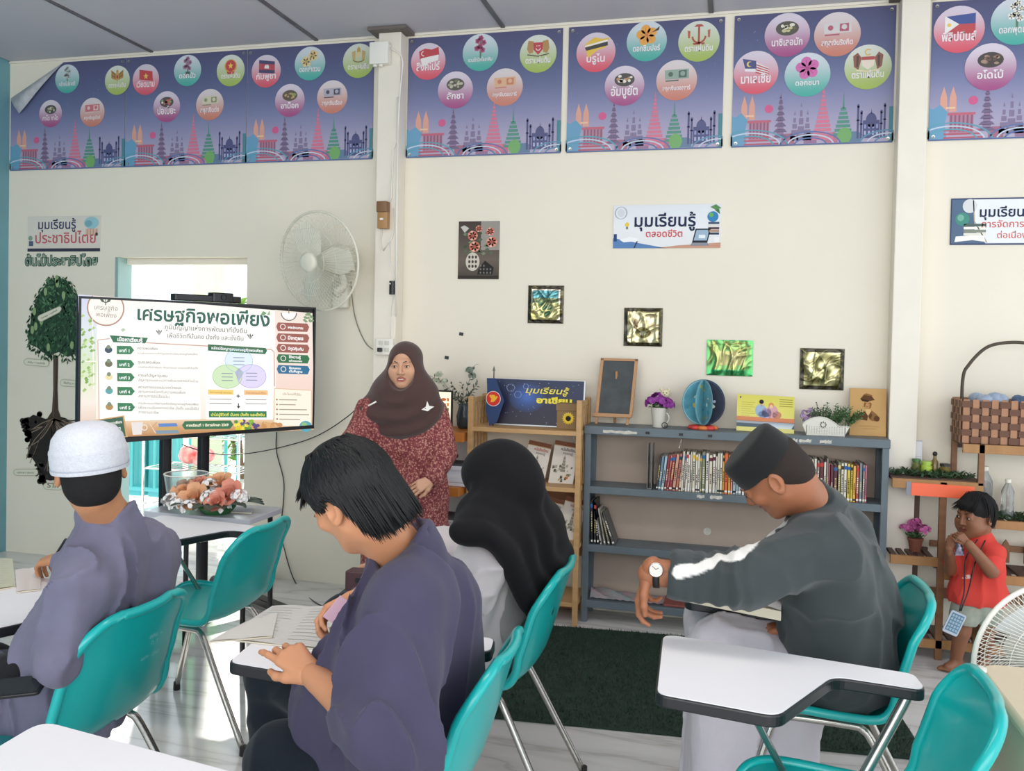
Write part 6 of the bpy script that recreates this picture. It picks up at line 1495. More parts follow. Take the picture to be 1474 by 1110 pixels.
def make_chair(tablet=True):
 t = thing('tablet_arm_chair', 'teal chair', 'chair', (0, 0, 0), 0, 'teal tablet-arm chairs')
 o = shell_mesh().build('seat_shell', M_TEALC, t, smooth='all'); sd = o.modifiers.new('solid', 'SOLIDIFY'); sd.thickness = .006; sd.offset = 0
 for s in (-1, 1):
  y0, y1 = s * .165, s * .215
  MB().tube(spline([(-.27, y1, .012), (-.215, s * .198, .2), (-.165, s * .178, .375), (-.14, y0, .408), (-.11, y0, .418), (.06, y0, .414), (.095, y0, .405), (.125, s * .176, .37), (.215, s * .196, .2), (.315, y1, .012)], 4), .0115, 10).build('side_frame', M_CHR, t, smooth='all')
  for x in (-.27, .315):
   MB().lathe([(.0135, 0), (.0145, .003), (.0135, .035)], (x + (.002 if x < 0 else -.002), y1, 0), 12).build('foot_cap', M_BLACK, t, smooth=True)
 for x in (-.1, .07): MB().tube([(x, -.165, .416), (x, .165, .416)], .009, 8).build('crossbar', M_CHR, t, smooth=True)
 if tablet:
  o = MB().prism(TAB, .672, .7).build('tablet_arm', M_EDGE, t, bevel=.004); MB().prism(TABI, .7, .7025).build('tablet_top', M_LAM, o)
  MB().tube(spline([(.15, .235, .672), (.14, .232, .64), (.03, .19, .42), (.02, .172, .412)], 4), .0135, 8, flat=1.0).build('tablet_post', M_CHR, t, smooth='all')
  MB().tube([(-.25, .09, .67), (-.225, .1, .65), (-.11, .168, .42)], .009, 8).build('tablet_strut', M_CHR, t, smooth='all')
  MB().box((-.28, .0, .664), (-.2, .2, .672)).build('mounting_plate', M_BLACKM, t)
 return t
proto = make_chair()
chairs = {}
for i, (key, bx, by, rz, lb) in enumerate((
  ('C1', -1.49, -2.86, -.02, 'teal tablet-arm chair under the boy in the white cap, white marker writing behind'),
  ('C2', -1.70, -1.87, 0.0, 'empty teal tablet-arm chair left of the middle boy, before the flowers'),
  ('C3', -.49, -2.87, 0.03, 'teal tablet-arm chair under the boy in the dark purple T-shirt'),
  ('C4', -.50, -2.09, 0.0, 'teal tablet-arm chair under the student in the black headscarf'),
  ('C5', .58, -2.0, 0.0, 'teal tablet-arm chair under the boy in the black cap'),
  ('C6', .555, -2.80, -.05, 'empty teal chair in the bottom right corner, white tablet pointing left from it'),
  ('C0', -.64, -3.74, -.03, 'nearest teal chair, only the rounded white tablet shows at the bottom left'))):
 c = proto if i == 0 else copy_tree(proto)
 c.location = (bx - .29 * math.cos(rz), by - .29 * math.sin(rz), 0); c.rotation_euler = (0, 0, rz); c['label'] = lb; chairs[key] = c
bpy.context.view_layer.update()
# white marker scribble on the back of the first chair
P = Print((.262, -.12, .62), (0, 1, 0), (.2, 0, .98), lambda u, v: (u, v), .0004); P.yup = True
def scrib(P, s, x0, x1, y): P.text(s, (x0, y), (x1, y), '#9ccaca', 0, -.012, sh=1.1)
P.N = P.N; scrib(P, 'กศน. --', .13, .18, .075); scrib(P, 'ต. 1', .14, .165, .055); scrib(P, 'นราฯ - 2563', .11, .18, .02)
o = P.build('marker_writing', M_PAPER, chairs['C1'])
for v_ in o.data.vertices: v_.co.x += .004
# ================================================================== ORGANIC SURFACES: smooth unions of tapered shapes, meshed on a grid
def A3(v): return np.array([float(v[0]), float(v[1]), float(v[2])])
def noise3(P, seed=0):
 rs = np.random.RandomState(seed); T_n = rs.rand(32, 32, 32).astype(np.float32)
 F_ = np.floor(P).astype(np.int64); f = P - F_; f = f * f * (3 - 2 * f); i = F_ & 31; j = (i + 1) & 31
 x, y, z = f[..., 0], f[..., 1], f[..., 2]
 def g(a, b, c): return T_n[a, b, c]
 c00 = g(i[..., 0], i[..., 1], i[..., 2]) * (1 - x) + g(j[..., 0], i[..., 1], i[..., 2]) * x
 c10 = g(i[..., 0], j[..., 1], i[..., 2]) * (1 - x) + g(j[..., 0], j[..., 1], i[..., 2]) * x
 c01 = g(i[..., 0], i[..., 1], j[..., 2]) * (1 - x) + g(j[..., 0], i[..., 1], j[..., 2]) * x
 c11 = g(i[..., 0], j[..., 1], j[..., 2]) * (1 - x) + g(j[..., 0], j[..., 1], j[..., 2]) * x
 return ((c00 * (1 - y) + c10 * y) * (1 - z) + (c01 * (1 - y) + c11 * y) * z) * 2 - 1
class Sdf:
 def __init__(s, M=None): s.p = []; s.M = M; s.sc = 1.0
 def T(s, v):
  v = Vector(v); return A3(s.M @ (v * s.sc)) if s.M is not None else A3(v)
 def RR(s, R):
  R = Matrix(R) if R is not None else Matrix.Identity(3)
  return np.array((s.M.to_3x3() @ R) if s.M is not None else R)
 def cap(s, a, b, ra, rb=None, k=.02, op=1, fl=None):
  rb = ra if rb is None else rb; s.p.append(('cap', s.T(a), s.T(b), ra * s.sc, rb * s.sc, k * s.sc, op, fl)); return s
 def chain(s, pts, rs, k=.02, op=1, fl=None):
  for i in range(len(pts) - 1): s.cap(pts[i], pts[i + 1], rs[i], rs[i + 1], k, op, fl)
  return s
 def ell(s, c, r, R=None, k=.02, op=1):
  r = (r, r, r) if not isinstance(r, (tuple, list)) else r
  s.p.append(('ell', s.T(c), np.array(r) * s.sc, s.RR(R), None, k * s.sc, op, None)); return s
 def box(s, c, hs, R=None, rd=.005, k=.01, op=1):
  s.p.append(('box', s.T(c), np.array(hs) * s.sc, s.RR(R), rd * s.sc, k * s.sc, op, None)); return s
 def cut(s, pt, n, k=.004):      # remove the half space n.(p - pt) > 0
  n = Vector(n).normalized(); n = (s.M.to_3x3() @ n) if s.M is not None else n
  s.p.append(('pl', s.T(pt), A3(n), None, None, k * s.sc, -2, None)); return s
 def cutl(s, pt, n, size=.09, k=.004):      # the same, but only near pt
  n = Vector(n).normalized(); s.p.append(('box', A3(Vector(pt) + n * size), np.array([size] * 3), np.array(n.to_track_quat('X', 'Z').to_matrix()), .002, k, -1, None)); return s
 def bounds(s, pad):
  lo = np.full(3, 1e9); hi = np.full(3, -1e9)
  for q in s.p:
   if q[6] != 1: continue
   if q[0] == 'cap': m = max(q[3], q[4]); a = np.minimum(q[1], q[2]) - m; b = np.maximum(q[1], q[2]) + m
   else:
    e = np.abs(q[3]) @ q[2]; a, b = q[1] - e, q[1] + e
   lo = np.minimum(lo, a); hi = np.maximum(hi, b)
  return lo - pad, hi + pad
 def mesh(s, h, disp=None, pad=None, lo=None, hi=None):
  pad = pad or .02 + 2 * h
  l, u = s.bounds(pad); l = l if lo is None else np.maximum(l, lo); u = u if hi is None else np.minimum(u, hi)
  n = np.ceil((u - l) / h).astype(int) + 1
  ax = [l[i] + np.arange(n[i]) * h for i in range(3)]
  F_ = np.full(tuple(n), .5, np.float32)
  for q in s.p:
   kind, k, op = q[0], max(q[5], 1e-4), q[6]; m = k + 3 * h
   if kind == 'pl': sl = [slice(0, n[i]) for i in range(3)]
   else:
    if kind == 'cap': mm = max(q[3], q[4]); a = np.minimum(q[1], q[2]) - mm; b = np.maximum(q[1], q[2]) + mm
    else: e = np.abs(q[3]) @ q[2]; a, b = q[1] - e, q[1] + e
    a = a - m; b = b + m; sl = []
    for i in range(3):
     i0 = max(0, int((a[i] - l[i]) / h)); i1 = min(n[i], int((b[i] - l[i]) / h) + 2); sl.append(slice(i0, max(i0, i1)))
   if any(z.stop <= z.start for z in sl): continue
   X = ax[0][sl[0]][:, None, None]; Y = ax[1][sl[1]][None, :, None]; Z = ax[2][sl[2]][None, None, :]
   c = q[1]; X, Y, Z = X - c[0], Y - c[1], Z - c[2]
   if kind == 'cap':
    ba = q[2] - q[1]; bb = max(1e-12, ba @ ba); t = np.clip((X * ba[0] + Y * ba[1] + Z * ba[2]) / bb, 0, 1)
    dx, dy, dz = X - t * ba[0], Y - t * ba[1], Z - t * ba[2]
    if q[7] is not None:
     ax_, fac = q[7]; dd = dx * ax_[0] + dy * ax_[1] + dz * ax_[2]; d = np.sqrt(dx * dx + dy * dy + dz * dz - dd * dd * (1 - fac * fac)) - (q[3] + t * (q[4] - q[3]))
    else: d = np.sqrt(dx * dx + dy * dy + dz * dz) - (q[3] + t * (q[4] - q[3]))
   elif kind == 'pl': d = -(X * q[2][0] + Y * q[2][1] + Z * q[2][2])
   else:
    R = q[3]; x = X * R[0, 0] + Y * R[1, 0] + Z * R[2, 0]; y = X * R[0, 1] + Y * R[1, 1] + Z * R[2, 1]; z = X * R[0, 2] + Y * R[1, 2] + Z * R[2, 2]; r = q[2]
    if kind == 'ell':
     k0 = np.sqrt((x / r[0]) ** 2 + (y / r[1]) ** 2 + (z / r[2]) ** 2) + 1e-9; k1 = np.sqrt((x / r[0] ** 2) ** 2 + (y / r[1] ** 2) ** 2 + (z / r[2] ** 2) ** 2) + 1e-9; d = k0 * (k0 - 1) / k1
    else:
     rd = q[4]; qx, qy, qz = np.abs(x) - r[0] + rd, np.abs(y) - r[1] + rd, np.abs(z) - r[2] + rd
     d = np.sqrt(np.maximum(qx, 0) ** 2 + np.maximum(qy, 0) ** 2 + np.maximum(qz, 0) ** 2) + np.minimum(np.maximum(qx, np.maximum(qy, qz)), 0) - rd
   f = F_[tuple(sl)]; d = d.astype(np.float32)
   if op == 1: hh = np.maximum(k - np.abs(f - d), 0) / k; F_[tuple(sl)] = np.minimum(f, d) - hh * hh * k / 4
   else:
    if op == -1: d = -d
    elif op == -2: d = -d
    hh = np.maximum(k - np.abs(f - d), 0) / k; F_[tuple(sl)] = np.maximum(f, d) + hh * hh * k / 4
  if disp is not None:
   idx = np.nonzero(np.abs(F_) < .05); Pp = np.stack([ax[i][idx[i]] for i in range(3)], -1); F_[idx] += disp(Pp).astype(np.float32)
  return surface_net(F_, l, h)
def surface_net(F_, l, h):
 S_ = F_ < 0
 c = np.zeros(tuple(np.array(F_.shape) - 1), np.int8)
 for dx in (0, 1):
  for dy in (0, 1):
   for dz in (0, 1): c += S_[dx:F_.shape[0] - 1 + dx, dy:F_.shape[1] - 1 + dy, dz:F_.shape[2] - 1 + dz]
 act = np.argwhere((c > 0) & (c < 8)); N = len(act); idm = np.full(c.shape, -1, np.int64); idm[tuple(act.T)] = np.arange(N)
 acc = np.zeros((N, 3)); cnt = np.zeros(N)
 for a in range(3):
  for o1 in (0, 1):
   for o2 in (0, 1):
    off = np.zeros(3, int); b, d = [q for q in range(3) if q != a]; off[b] = o1; off[d] = o2
    p0 = act + off; p1 = p0.copy(); p1[:, a] += 1
    f0, f1 = F_[tuple(p0.T)], F_[tuple(p1.T)]; m = (f0 < 0) != (f1 < 0); t = np.zeros(N); t[m] = f0[m] / (f0[m] - f1[m])
    pos = p0.astype(float); pos[:, a] += t; acc[m] += pos[m]; cnt[m] += 1
 V_ = acc / np.maximum(cnt, 1)[:, None] * h + l
 quads = []
 for a in range(3):
  b, d = (a + 1) % 3, (a + 2) % 3
  s0 = [slice(None)] * 3; s1 = [slice(None)] * 3; s0[a] = slice(0, -1); s1[a] = slice(1, None)
  cr = S_[tuple(s0)] != S_[tuple(s1)]; e = np.argwhere(cr); e = e[(e[:, b] > 0) & (e[:, d] > 0)]
  e = e[(e[:, b] < F_.shape[b] - 1) & (e[:, d] < F_.shape[d] - 1)]
  if not len(e): continue
  q = []
  for ob, od in ((-1, -1), (0, -1), (0, 0), (-1, 0)):
   g = e.copy(); g[:, b] += ob; g[:, d] += od; q.append(idm[tuple(g.T)])
  q = np.stack(q, 1); ins = S_[tuple(e.T)]; q[~ins] = q[~ins][:, ::-1]; quads.append(q)
 return V_, np.concatenate(quads)
def np_obj(name, parts, m, parent=None, color=None, smooth_it=1):
 """parts: list of (verts, quads) in world space, joined in one mesh; parent is an Empty -> stored in its local space"""
 vs, fs, n = [], [], 0
 for V_, Q in parts:
  used = np.unique(Q)
  V2 = V_.copy()
  for _ in range(smooth_it):      # one light relaxation pass
   s_ = np.zeros_like(V2); c_ = np.zeros(len(V2))
   for i in range(4):
    a, b = Q[:, i], Q[:, (i + 1) % 4]; np.add.at(s_, a, V2[b]); np.add.at(c_, a, 1)
   mk = c_ > 0; V2[mk] = .45 * V2[mk] + .55 * s_[mk] / c_[mk][:, None]
  vs.append(V2); fs.append(Q + n); n += len(V_)
 V_ = np.concatenate(vs); Q = np.concatenate(fs)
 col = color(V_) if color is not None else None
 W_ = V_
 if parent is not None:
  Mi = np.array(parent.matrix_world.inverted()); W_ = V_ @ Mi[:3, :3].T + Mi[:3, 3]
 me = bpy.data.meshes.new(name); me.vertices.add(len(W_)); me.vertices.foreach_set('co', W_.astype(np.float32).ravel())
 me.loops.add(Q.size); me.loops.foreach_set('vertex_index', Q.astype(np.int32).ravel()); me.polygons.add(len(Q))
 me.polygons.foreach_set('loop_start', np.arange(0, Q.size, 4, dtype=np.int32)); me.polygons.foreach_set('loop_total', np.full(len(Q), 4, np.int32))
 me.update(calc_edges=True)
 if col is not None:
  a_ = me.color_attributes.new('Col', 'FLOAT_COLOR', 'POINT'); a_.data.foreach_set('color', np.concatenate([col, np.ones((len(col), 1))], 1).astype(np.float32).ravel())
 return link(name, me, parent, m, True)

def frame(c, fwd, up=(0, 0, 1)):
 """head frame: local -Y looks along fwd, local Z towards up"""
 y = -Vector(fwd).normalized(); z = Vector(up); z = (z - y * z.dot(y)).normalized(); x = y.cross(z)
 return Matrix(((x.x, y.x, z.x, c[0]), (x.y, y.y, z.y, c[1]), (x.z, y.z, z.z, c[2]), (0, 0, 0, 1)))
def hcol(c): return np.array(srgb(c))
def soft(d, r): return np.clip(1 - d / r, 0, 1)
def head(M, s=1.0, neck=None, nr=.05, smile=0.0, skin='#c08a66', lip='#a8645a', h=.0032, female=False, hairline=None, child=False):
 """head, face, ears and neck as one surface; returns mesh part and a colouring function"""
 S0 = Sdf(M); S0.sc = s
 S0.ell((0, .012, .03), (.073, .092, .085)); fw = .0 if not child else .006
 S0.ell((0, -.03, -.03), (.058 + fw, .056, .07), k=.03)
 S0.ell((0, -.062, -.088 + fw), (.022, .018, .018), k=.035)
 for sx in (-1, 1):
  S0.cap((sx * .05, .0, -.045), (sx * .016, -.062, -.09 + fw), .016, .012, k=.03)
  S0.ell((sx * .036, -.066, -.018), (.024, .02, .02), k=.022)
 if female:
  for sx in (-1, 1): S0.ell((sx * .04, -.05, -.035), (.03, .032, .04), k=.03)
 if child:
  for sx in (-1, 1): S0.ell((sx * .036, -.05, -.045), (.032, .034, .034), k=.03)
 S0.cap((-.03, -.079, .026), (.03, -.079, .026), .012, .012, k=.018)
 for sx in (-1, 1): S0.ell((sx * .031, -.096, .004), (.02, .014, .012), k=.012, op=-1)
 for sx in (-1, 1): S0.ell((sx * .031, -.0785, .003), (.0165, .0145, .0115), k=.006)
 S0.cap((0, -.09, .012), (0, -.107 + fw, -.027), .0075, .0105, k=.01)
 for sx in (-1, 1): S0.ell((sx * .0125, -.096 + fw, -.03), (.0085, .009, .007), k=.006)
 # lips
 for a, b in (((-.022, -.078, -.055 + smile * .004), (0, -.0905, -.0535)), ((0, -.0905, -.0535), (.022, -.078, -.055 + smile * .004))): S0.cap(a, b, .0045, .0062, k=.006)
 S0.cap((-.014, -.0825, -.0665), (.014, -.0825, -.0665), .0062, .0062, k=.007)
 S0.cap((-.021, -.088, -.0602), (.021, -.088, -.0602), .0022, k=.003, op=-1)
 for sx in (-1, 1):
  R = Euler((0, 0, sx * .35)).to_matrix() @ Euler((-.2, 0, 0)).to_matrix()
  S0.ell((sx * .077, .016, .0), (.009, .02, .032), R, k=.008); S0.ell((sx * .084, .012, .002), (.007, .012, .022), R, k=.004, op=-1)
  S0.ell((sx * .079, .01, -.024), (.006, .009, .01), R, k=.006)
 S0.ell((0, .055, -.03), (.052, .045, .055), k=.03)
 Mi = np.array(M.inverted())
 if neck is not None:
  nb = M.inverted() @ Vector(neck) / s
  S0.cap((0, .025, -.07), tuple(nb), nr, nr * 1.12, k=.03)
 part = S0.mesh(h * max(.8, s))
 sk, lp = hcol(skin), hcol(lip)
 def col(V_):
  L_ = (V_ @ Mi[:3, :3].T + Mi[:3, 3]) / s; c = np.tile(sk, (len(V_), 1))
  d = np.sqrt(((L_[:, 0]) / .024) ** 2 + ((L_[:, 2] + .0605) / .0125) ** 2 + ((L_[:, 1] + .088) / .02) ** 2); w_ = np.clip((1.15 - d) * 4, 0, 1)[:, None]; c = c * (1 - w_) + lp * w_
  for sx in (-1, 1):   # warm cheeks and ears
   d = np.sqrt((L_[:, 0] - sx * .04) ** 2 + (L_[:, 1] + .07) ** 2 + (L_[:, 2] + .02) ** 2); w_ = (np.clip(1 - d / .03, 0, 1) * .18)[:, None]; c = c * (1 - w_) + c * np.array([1.1, .8, .75]) * w_
  return c
 return part, col
def face_bits(M, s, par, brow='#2a211d', iris='#241812', openmouth=False, lid='#3a2a24'):
 Mw = par.matrix_world.inverted() @ M
 def place(mb, nm, mm):
  mb.v = [tuple(Mw @ (Vector(v) * s)) for v in mb.v]; return mb.build(nm, mm, par, smooth='all')
 mb = MB()
 for sx in (-1, 1): mb.ball((sx * .031, -.0835, .0025), (.0125, .0108, .0052), 14, 9)
 place(mb, 'eyes', mat('eye_white', '#ddd3cb', .25))
 mb = MB()
 for sx in (-1, 1): mb.ball((sx * .031 , -.0918, .0025), (.0058, .0034, .005), 12, 8)
 place(mb, 'irises', mat('dark_iris', iris, .12))
 mb = MB()
 for sx in (-1, 1):
  mb.tube([(sx * (.031 + .0135 * math.cos(a)), -.0915 + .004 * abs(math.cos(a)), .003 + .0056 * math.sin(a)) for a in [PI * k / 8 for k in range(9)]], .0014, 5)
 place(mb, 'eyelashes', mat('lash_dark', lid, .8))
 mb = MB()
 for sx in (-1, 1): mb.tube([(sx * .014, -.0935, .023), (sx * .028, -.0915, .029), (sx * .046, -.077, .025)], [.0026, .0036, .0014], 6, flat=.6)
 place(mb, 'eyebrows', mat('brow_' + brow.strip('#'), brow, .9))
 if openmouth:
  mb = MB(); mb.ball((0, -.0885, -.0602), (.0145, .0045, .0032), 12, 6); place(mb, 'teeth', mat('teeth_ivory', '#ece4d8', .3))
def fingers(wrist, d, back, side=1, s=1.0, curl=(.35, .5, .4), spread=.06, thumb='rest', each=None, h=.0026, fore=None, fr=.03):
 """hand: wrist, direction, back-of-hand normal; side=+1 thumb towards X (= dir x back)"""
 y = Vector(d).normalized(); z = Vector(back); z = (z - y * z.dot(y)).normalized(); x = y.cross(z) * side
 w0 = Vector(wrist); S0 = Sdf(); S0.sc = 1.0
 P_ = lambda a, b, c: w0 + (x * a + y * b + z * c) * s
 S0.cap(P_(0, -.03, 0), P_(0, .012, 0), .027 * s, .026 * s, k=.01 * s, fl=(A3(z), 1.35))
 base = [(.027, .084, 0), (.009, .089, .002), (-.010, .085, .001), (-.027, .075, -.002)]
 for i, (a, b, c) in enumerate(base): S0.cap(P_(a * .55, .02, 0), P_(a, b, c), .0135 * s, .0105 * s, k=.012 * s)
 L = [(.04, .024, .019), (.044, .027, .021), (.041, .026, .02), (.031, .019, .018)]; R_ = [.0088, .009, .0086, .0076]
 for i, (a, b, c) in enumerate(base):
  cu = (each[i] if each else curl); ang = 0; p = P_(a, b, c); sp = (1.5 - i) * spread
  for j in range(3):
   ang += cu[j]; dirv = (y * math.cos(ang) - z * math.sin(ang) + x * sp * math.cos(ang)).normalized(); q = p + dirv * L[i][j] * s
   S0.cap(p, q, R_[i] * s * (1 - .08 * j), R_[i] * s * (.92 - .1 * j), k=.004 * s); p = q
 if thumb == 'rest': tp = [(.018, .015, -.004), (.04, .048, -.012), (.05, .076, -.024), (.05, .1, -.034)]
 elif thumb == 'pinch': tp = [(.018, .015, -.006), (.034, .045, -.028), (.032, .074, -.044), (.024, .098, -.05)]
 else: tp = [(.02, .015, -.004), (.048, .04, -.006), (.068, .062, -.01), (.08, .084, -.014)]
 for j in range(3): S0.cap(P_(*tp[j]), P_(*tp[j + 1]), (.0155, .0115, .0095)[j] * s, (.0115, .0098, .008)[j] * s, k=.008 * s)
 if fore is not None: S0.cap(P_(0, -.02, 0), fore, .027 * s, fr, k=.012 * s)
 return S0.mesh(h * s), P_
def folds(seed, amp, stretch, scale, M3=None, amp2=0.0, ridge=True):
 st = np.array(stretch, float) * scale
 def f(P):
  Q = P @ M3 if M3 is not None else P
  w_ = noise3(Q * scale * .35 + 7.3, seed + 1) * .8
  n = noise3(Q * st + w_[:, None], seed)
  o = -amp * 1.5 * ((1 - np.abs(n)) ** 2.6 - .3) - amp * .8 * noise3(Q * st * .5 + 9.1, seed + 3)
  if amp2: o = o + noise3(Q * st * 2.3 + 3.1, seed + 5) * amp2
  return o
 return f
M_SKIN = mat('skin', '#ffffff', .5, attr='Col', sss=.08, spec=.4, bump=.08, bscale=220)
def cloth(nm, col, rough=.85, **k): return mat(nm, col, rough, bump=k.pop('bump', .25), bscale=k.pop('bscale', 420), noise=k.pop('noise', .08), nscale=k.pop('nscale', 18), sheen=k.pop('sheen', .12), spec=.2, **k)
def person(lb, base):
 t = thing('person', lb, 'person', base); bpy.context.view_layer.update(); return t
def strands(M, s, n, seed, par, m, start, end, rad=.0022, name='hair_locks', bulge=.012, spread=.0):
 """hair locks: curved tapered tubes from start(u) to end(u) over the head, in head space"""
 rn = random.Random(seed); Mw = par.matrix_world.inverted() @ M; mb = MB()
 for i in range(n):
  a, b, c = start(rn), None, None; e = end(rn, a)
  pts = []
  for k in range(8):
   t = k / 7; p = Vector(a).lerp(Vector(e), t)
   q = Vector((p.x / .086, (p.y - .012) / .104, (p.z - .03) / .098)); l_ = q.length
   if l_ < 1.06 and p.z > -.06: p = Vector((p.x / l_ * 1.06, (p.y - .012) / l_ * 1.06 + .012, (p.z - .03) / l_ * 1.06 + .03))
   pts.append(p)
  mb.tube([tuple(Mw @ (p * s)) for p in pts], [rad * s * f for f in (.6, 1, 1.15, 1.1, 1, .85, .55, .08)], 5, flat=.6)
 return mb.build(name, m, par, smooth='all')
# ================================================================== PEOPLE
def N_(v): return Vector(v).normalized()
def capmesh(M, s, par, prof, ey, m, name, off=(0, .01, 0), tilt=0.0, n=48, fn=None):
 Mw = par.matrix_world.inverted() @ M; R = Matrix.Rotation(tilt, 3, 'X'); rows = []
 for r, z in prof:
  row = []
  for k in range(n):
   a = 2 * PI * k / n; rr = r * (1 + (fn(a, z) if fn else 0)); row.append(tuple(Mw @ ((R @ Vector((rr * math.cos(a), rr * ey * math.sin(a), z)) + Vector(off)) * s)))
  rows.append(row)
 return MB().grid(rows, closed=True).build(name, m, par, smooth='all')
M_HAIR = mat('black_hair', '#0e0f10', .55, spec=.35, bump=.5, bscale=90, stretch=(1, 1, .25))
M_HAIR2 = mat('short_black_hair', '#1b1a1b', .8, spec=.3, bump=.8, bscale=420)

# ---------------------------------------------------------------- boy in the white cap (left, seen from behind)
LB = person('boy from behind in a white knitted cap and grey violet long shirt, writing', (-1.72, -2.88, 0))
hc = atd(130, 676, 2.28); M = frame(hc, (-.74, .83, -.12), (-.1, -.03, 1)); N0 = atd(164, 752, 2.36)
hp, hcol_ = head(M, 1.0, neck=N0, nr=.052, skin='#bd8660')
LS, RS = atd(120, 843, 2.2), atd(212, 800, 2.52); LE = atd(84, 958, 2.13); LW = atd(96, 925, 2.42); RE = V(-1.86, -2.5, .76); RW = atd(90, 808, 2.78)
PEL = V(-1.73, -2.84, .50)
hd, P_ = fingers(atd(84, 806, 2.8), -CR * .75 + CW * .5 - V(0, 0, .12) * 1.0, V(0, -.25, 1), side=1, s=.92, curl=(.5, .75, .5), thumb='pinch', fore=RE.lerp(RW, .6), fr=.032)
lh, _ = fingers(LW, (-.9, .3, -.1), (0, 0, 1), side=-1, s=.9, curl=(.3, .4, .3), fore=LE, fr=.034)
bd = Sdf().chain([PEL, PEL.lerp(N0, .5), N0], [.11, .1, .06], k=.03).mesh(.01)
np_obj('body', [hp, hd, lh, bd], M_SKIN, LB, hcol_)
face_bits(M, 1.0, LB)
k_ = Sdf()
fw = V(-.9, .42, 0).normalized(); rt = V(.42, .9, 0)
HL, HR = PEL - rt * .07, PEL + rt * .1
for a, b, r0, r1 in ((HL, LS, .095, .078), (HR, RS, .1, .078), (PEL, N0 - V(0, 0, .07), .12, .075), (HL + V(0, 0, .12), LS.lerp(N0, .4) - V(0, 0, .06), .1, .075), (HR + V(0, 0, .12), RS.lerp(N0, .4) - V(0, 0, .06), .1, .075)): k_.cap(a, b, r0, r1, k=.07)
k_.cap(LS, N0 - V(0, 0, .015), .066, .06, k=.04).cap(RS, N0 - V(0, 0, .015), .066, .06, k=.04)
k_.chain([LS, LE, LE.lerp(LW, .8)], [.076, .056, .05], k=.03); k_.chain([RS, RE, RE.lerp(RW, .85)], [.075, .06, .044], k=.03)
KL, KR = V(-2.2, -2.9, .49), V(-2.2, -2.68, .49)
KL.z = KR.z = .46; k_.cap(HL - V(0, 0, .03), KL, .085, .07, k=.015).cap(HR - V(0, 0, .03), KR, .085, .07, k=.015).cap((HL + HR) / 2 - V(0, 0, .03), (KL + KR) / 2, .08, .065, k=.015)
k_.cap(N0 + V(0, 0, .0), N0 + (hc - N0) * .42, .066, .060, k=.012); k_.cutl(N0 + (hc - N0) * .36, (hc - N0) + V(0.1, -.1, .2)); k_.cap(N0 + V(0, 0, .01), hc, .05, .05, k=.004, op=-1)
BC = lambda s_, x, y, z=.30: s_.cutl(V(x - .09, y, .53), (.96, 0, -.28), z)
BC(k_, -1.49, -2.86); k_.cutl(V(-1.635, -2.70, .5), (.96, 0, -.28), .17); k_.cut(V(0, 0, .43), (0, 0, -1)); np_obj('long_shirt', [k_.mesh(.0062, folds(3, .015, (1.6, 1.6, .55), 9, amp2=.003))], cloth('grey_violet_cotton', '#716f84', noise=.1), LB)
sm = MB();
hr = Sdf(M); hr.ell((0, .014, .03), (.0785, .0985, .088)); hr.ell((0, .052, -.035), (.068, .058, .062), k=.03); hr.cut((0, -.04, 0), (0, -1, .3)); hr.cut((0, 0, -.095), (0, -.15, -1)); hr.ell((.08, 0, -.02), (.03, .03, .05), k=.01, op=-1); hr.ell((-.08, 0, -.02), (.03, .03, .05), k=.01, op=-1)
np_obj('hair', [hr.mesh(.003)], M_HAIR2, LB)
wc = mat('white_knit_cap', '#d7d9e0', .85, bump=.9, bscale=260, noise=.1, nscale=120)
cp = capmesh(M, 1.0, LB, [(.0925, -.002), (.094, .003), (.093, .012), (.0935, .014), *[(.0932, .014 + .041 * q / 14) for q in range(1, 15)], (.0905, .059), (.09, .062), (.085, .084), (.07, .105), (.045, .118), (.02, .1235), (.0, .125)], 1.13, wc, 'cap', (0, .01, .004), math.radians(-7), 144, lambda a, z: (.012 * (abs(math.sin(a * 18 + z * 230)) * abs(math.sin(a * 18 - z * 230))) if .015 < z < .055 else 0))
cp['label'] = 'white knitted prayer cap with a lattice band'
cp2 = capmesh(M, 1.0, LB, [(.0945, .008), (.0953, .0095), (.0945, .011)], 1.13, mat('cap_stitch_grey', '#aeb2bf', .9), 'cap_stitching', (0, .01, .004), math.radians(-7), 60); cp2.parent = cp;
tr_ = Sdf().chain([KL, V(-2.18, -2.98, .1)], [.09, .06]).chain([KR, V(-2.17, -2.72, .1)], [.09, .06]); np_obj('trousers', [tr_.mesh(.01)], cloth('dark_trouser_cloth', '#2b2c33'), LB)
def shoe_pair(par, pts, dr, m, s=1.0):
 for p in pts:
  mb = Sdf(); p = Vector(p); mb.chain([p, p + Vector(dr) * .08 * s, p + Vector(dr) * .17 * s - V(0, 0, .012)], [.04 * s, .038 * s, .03 * s], k=.02); mb.cut(V(0, 0, .003), (0, 0, -1)); np_obj('foot', [mb.mesh(.007)], m, par)

shoe_pair(LB, [V(-2.18, -2.98, .045), V(-2.17, -2.72, .045)], (-1, .1, 0), cloth('dark_sock', '#26262a'))
# pen in his hand
t = thing('pen', 'black pen held upright in the hand of the white-capped boy', 'pen', atd(72, 812, 2.82)); bpy.context.view_layer.update()
a, b_ = V(0, 0, 0), atd(95, 776, 2.74) - atd(72, 812, 2.82)
MB().tube([a + (b_ - a) * .0, (b_ - a) * .12], [.0008, .004], 8).build('tip', M_CHROME, t, smooth='all'); MB().tube([(b_ - a) * .12, (b_ - a) * .96, b_], [.0045, .0045, .003], 10).build('barrel', M_BLACK, t, smooth='all')

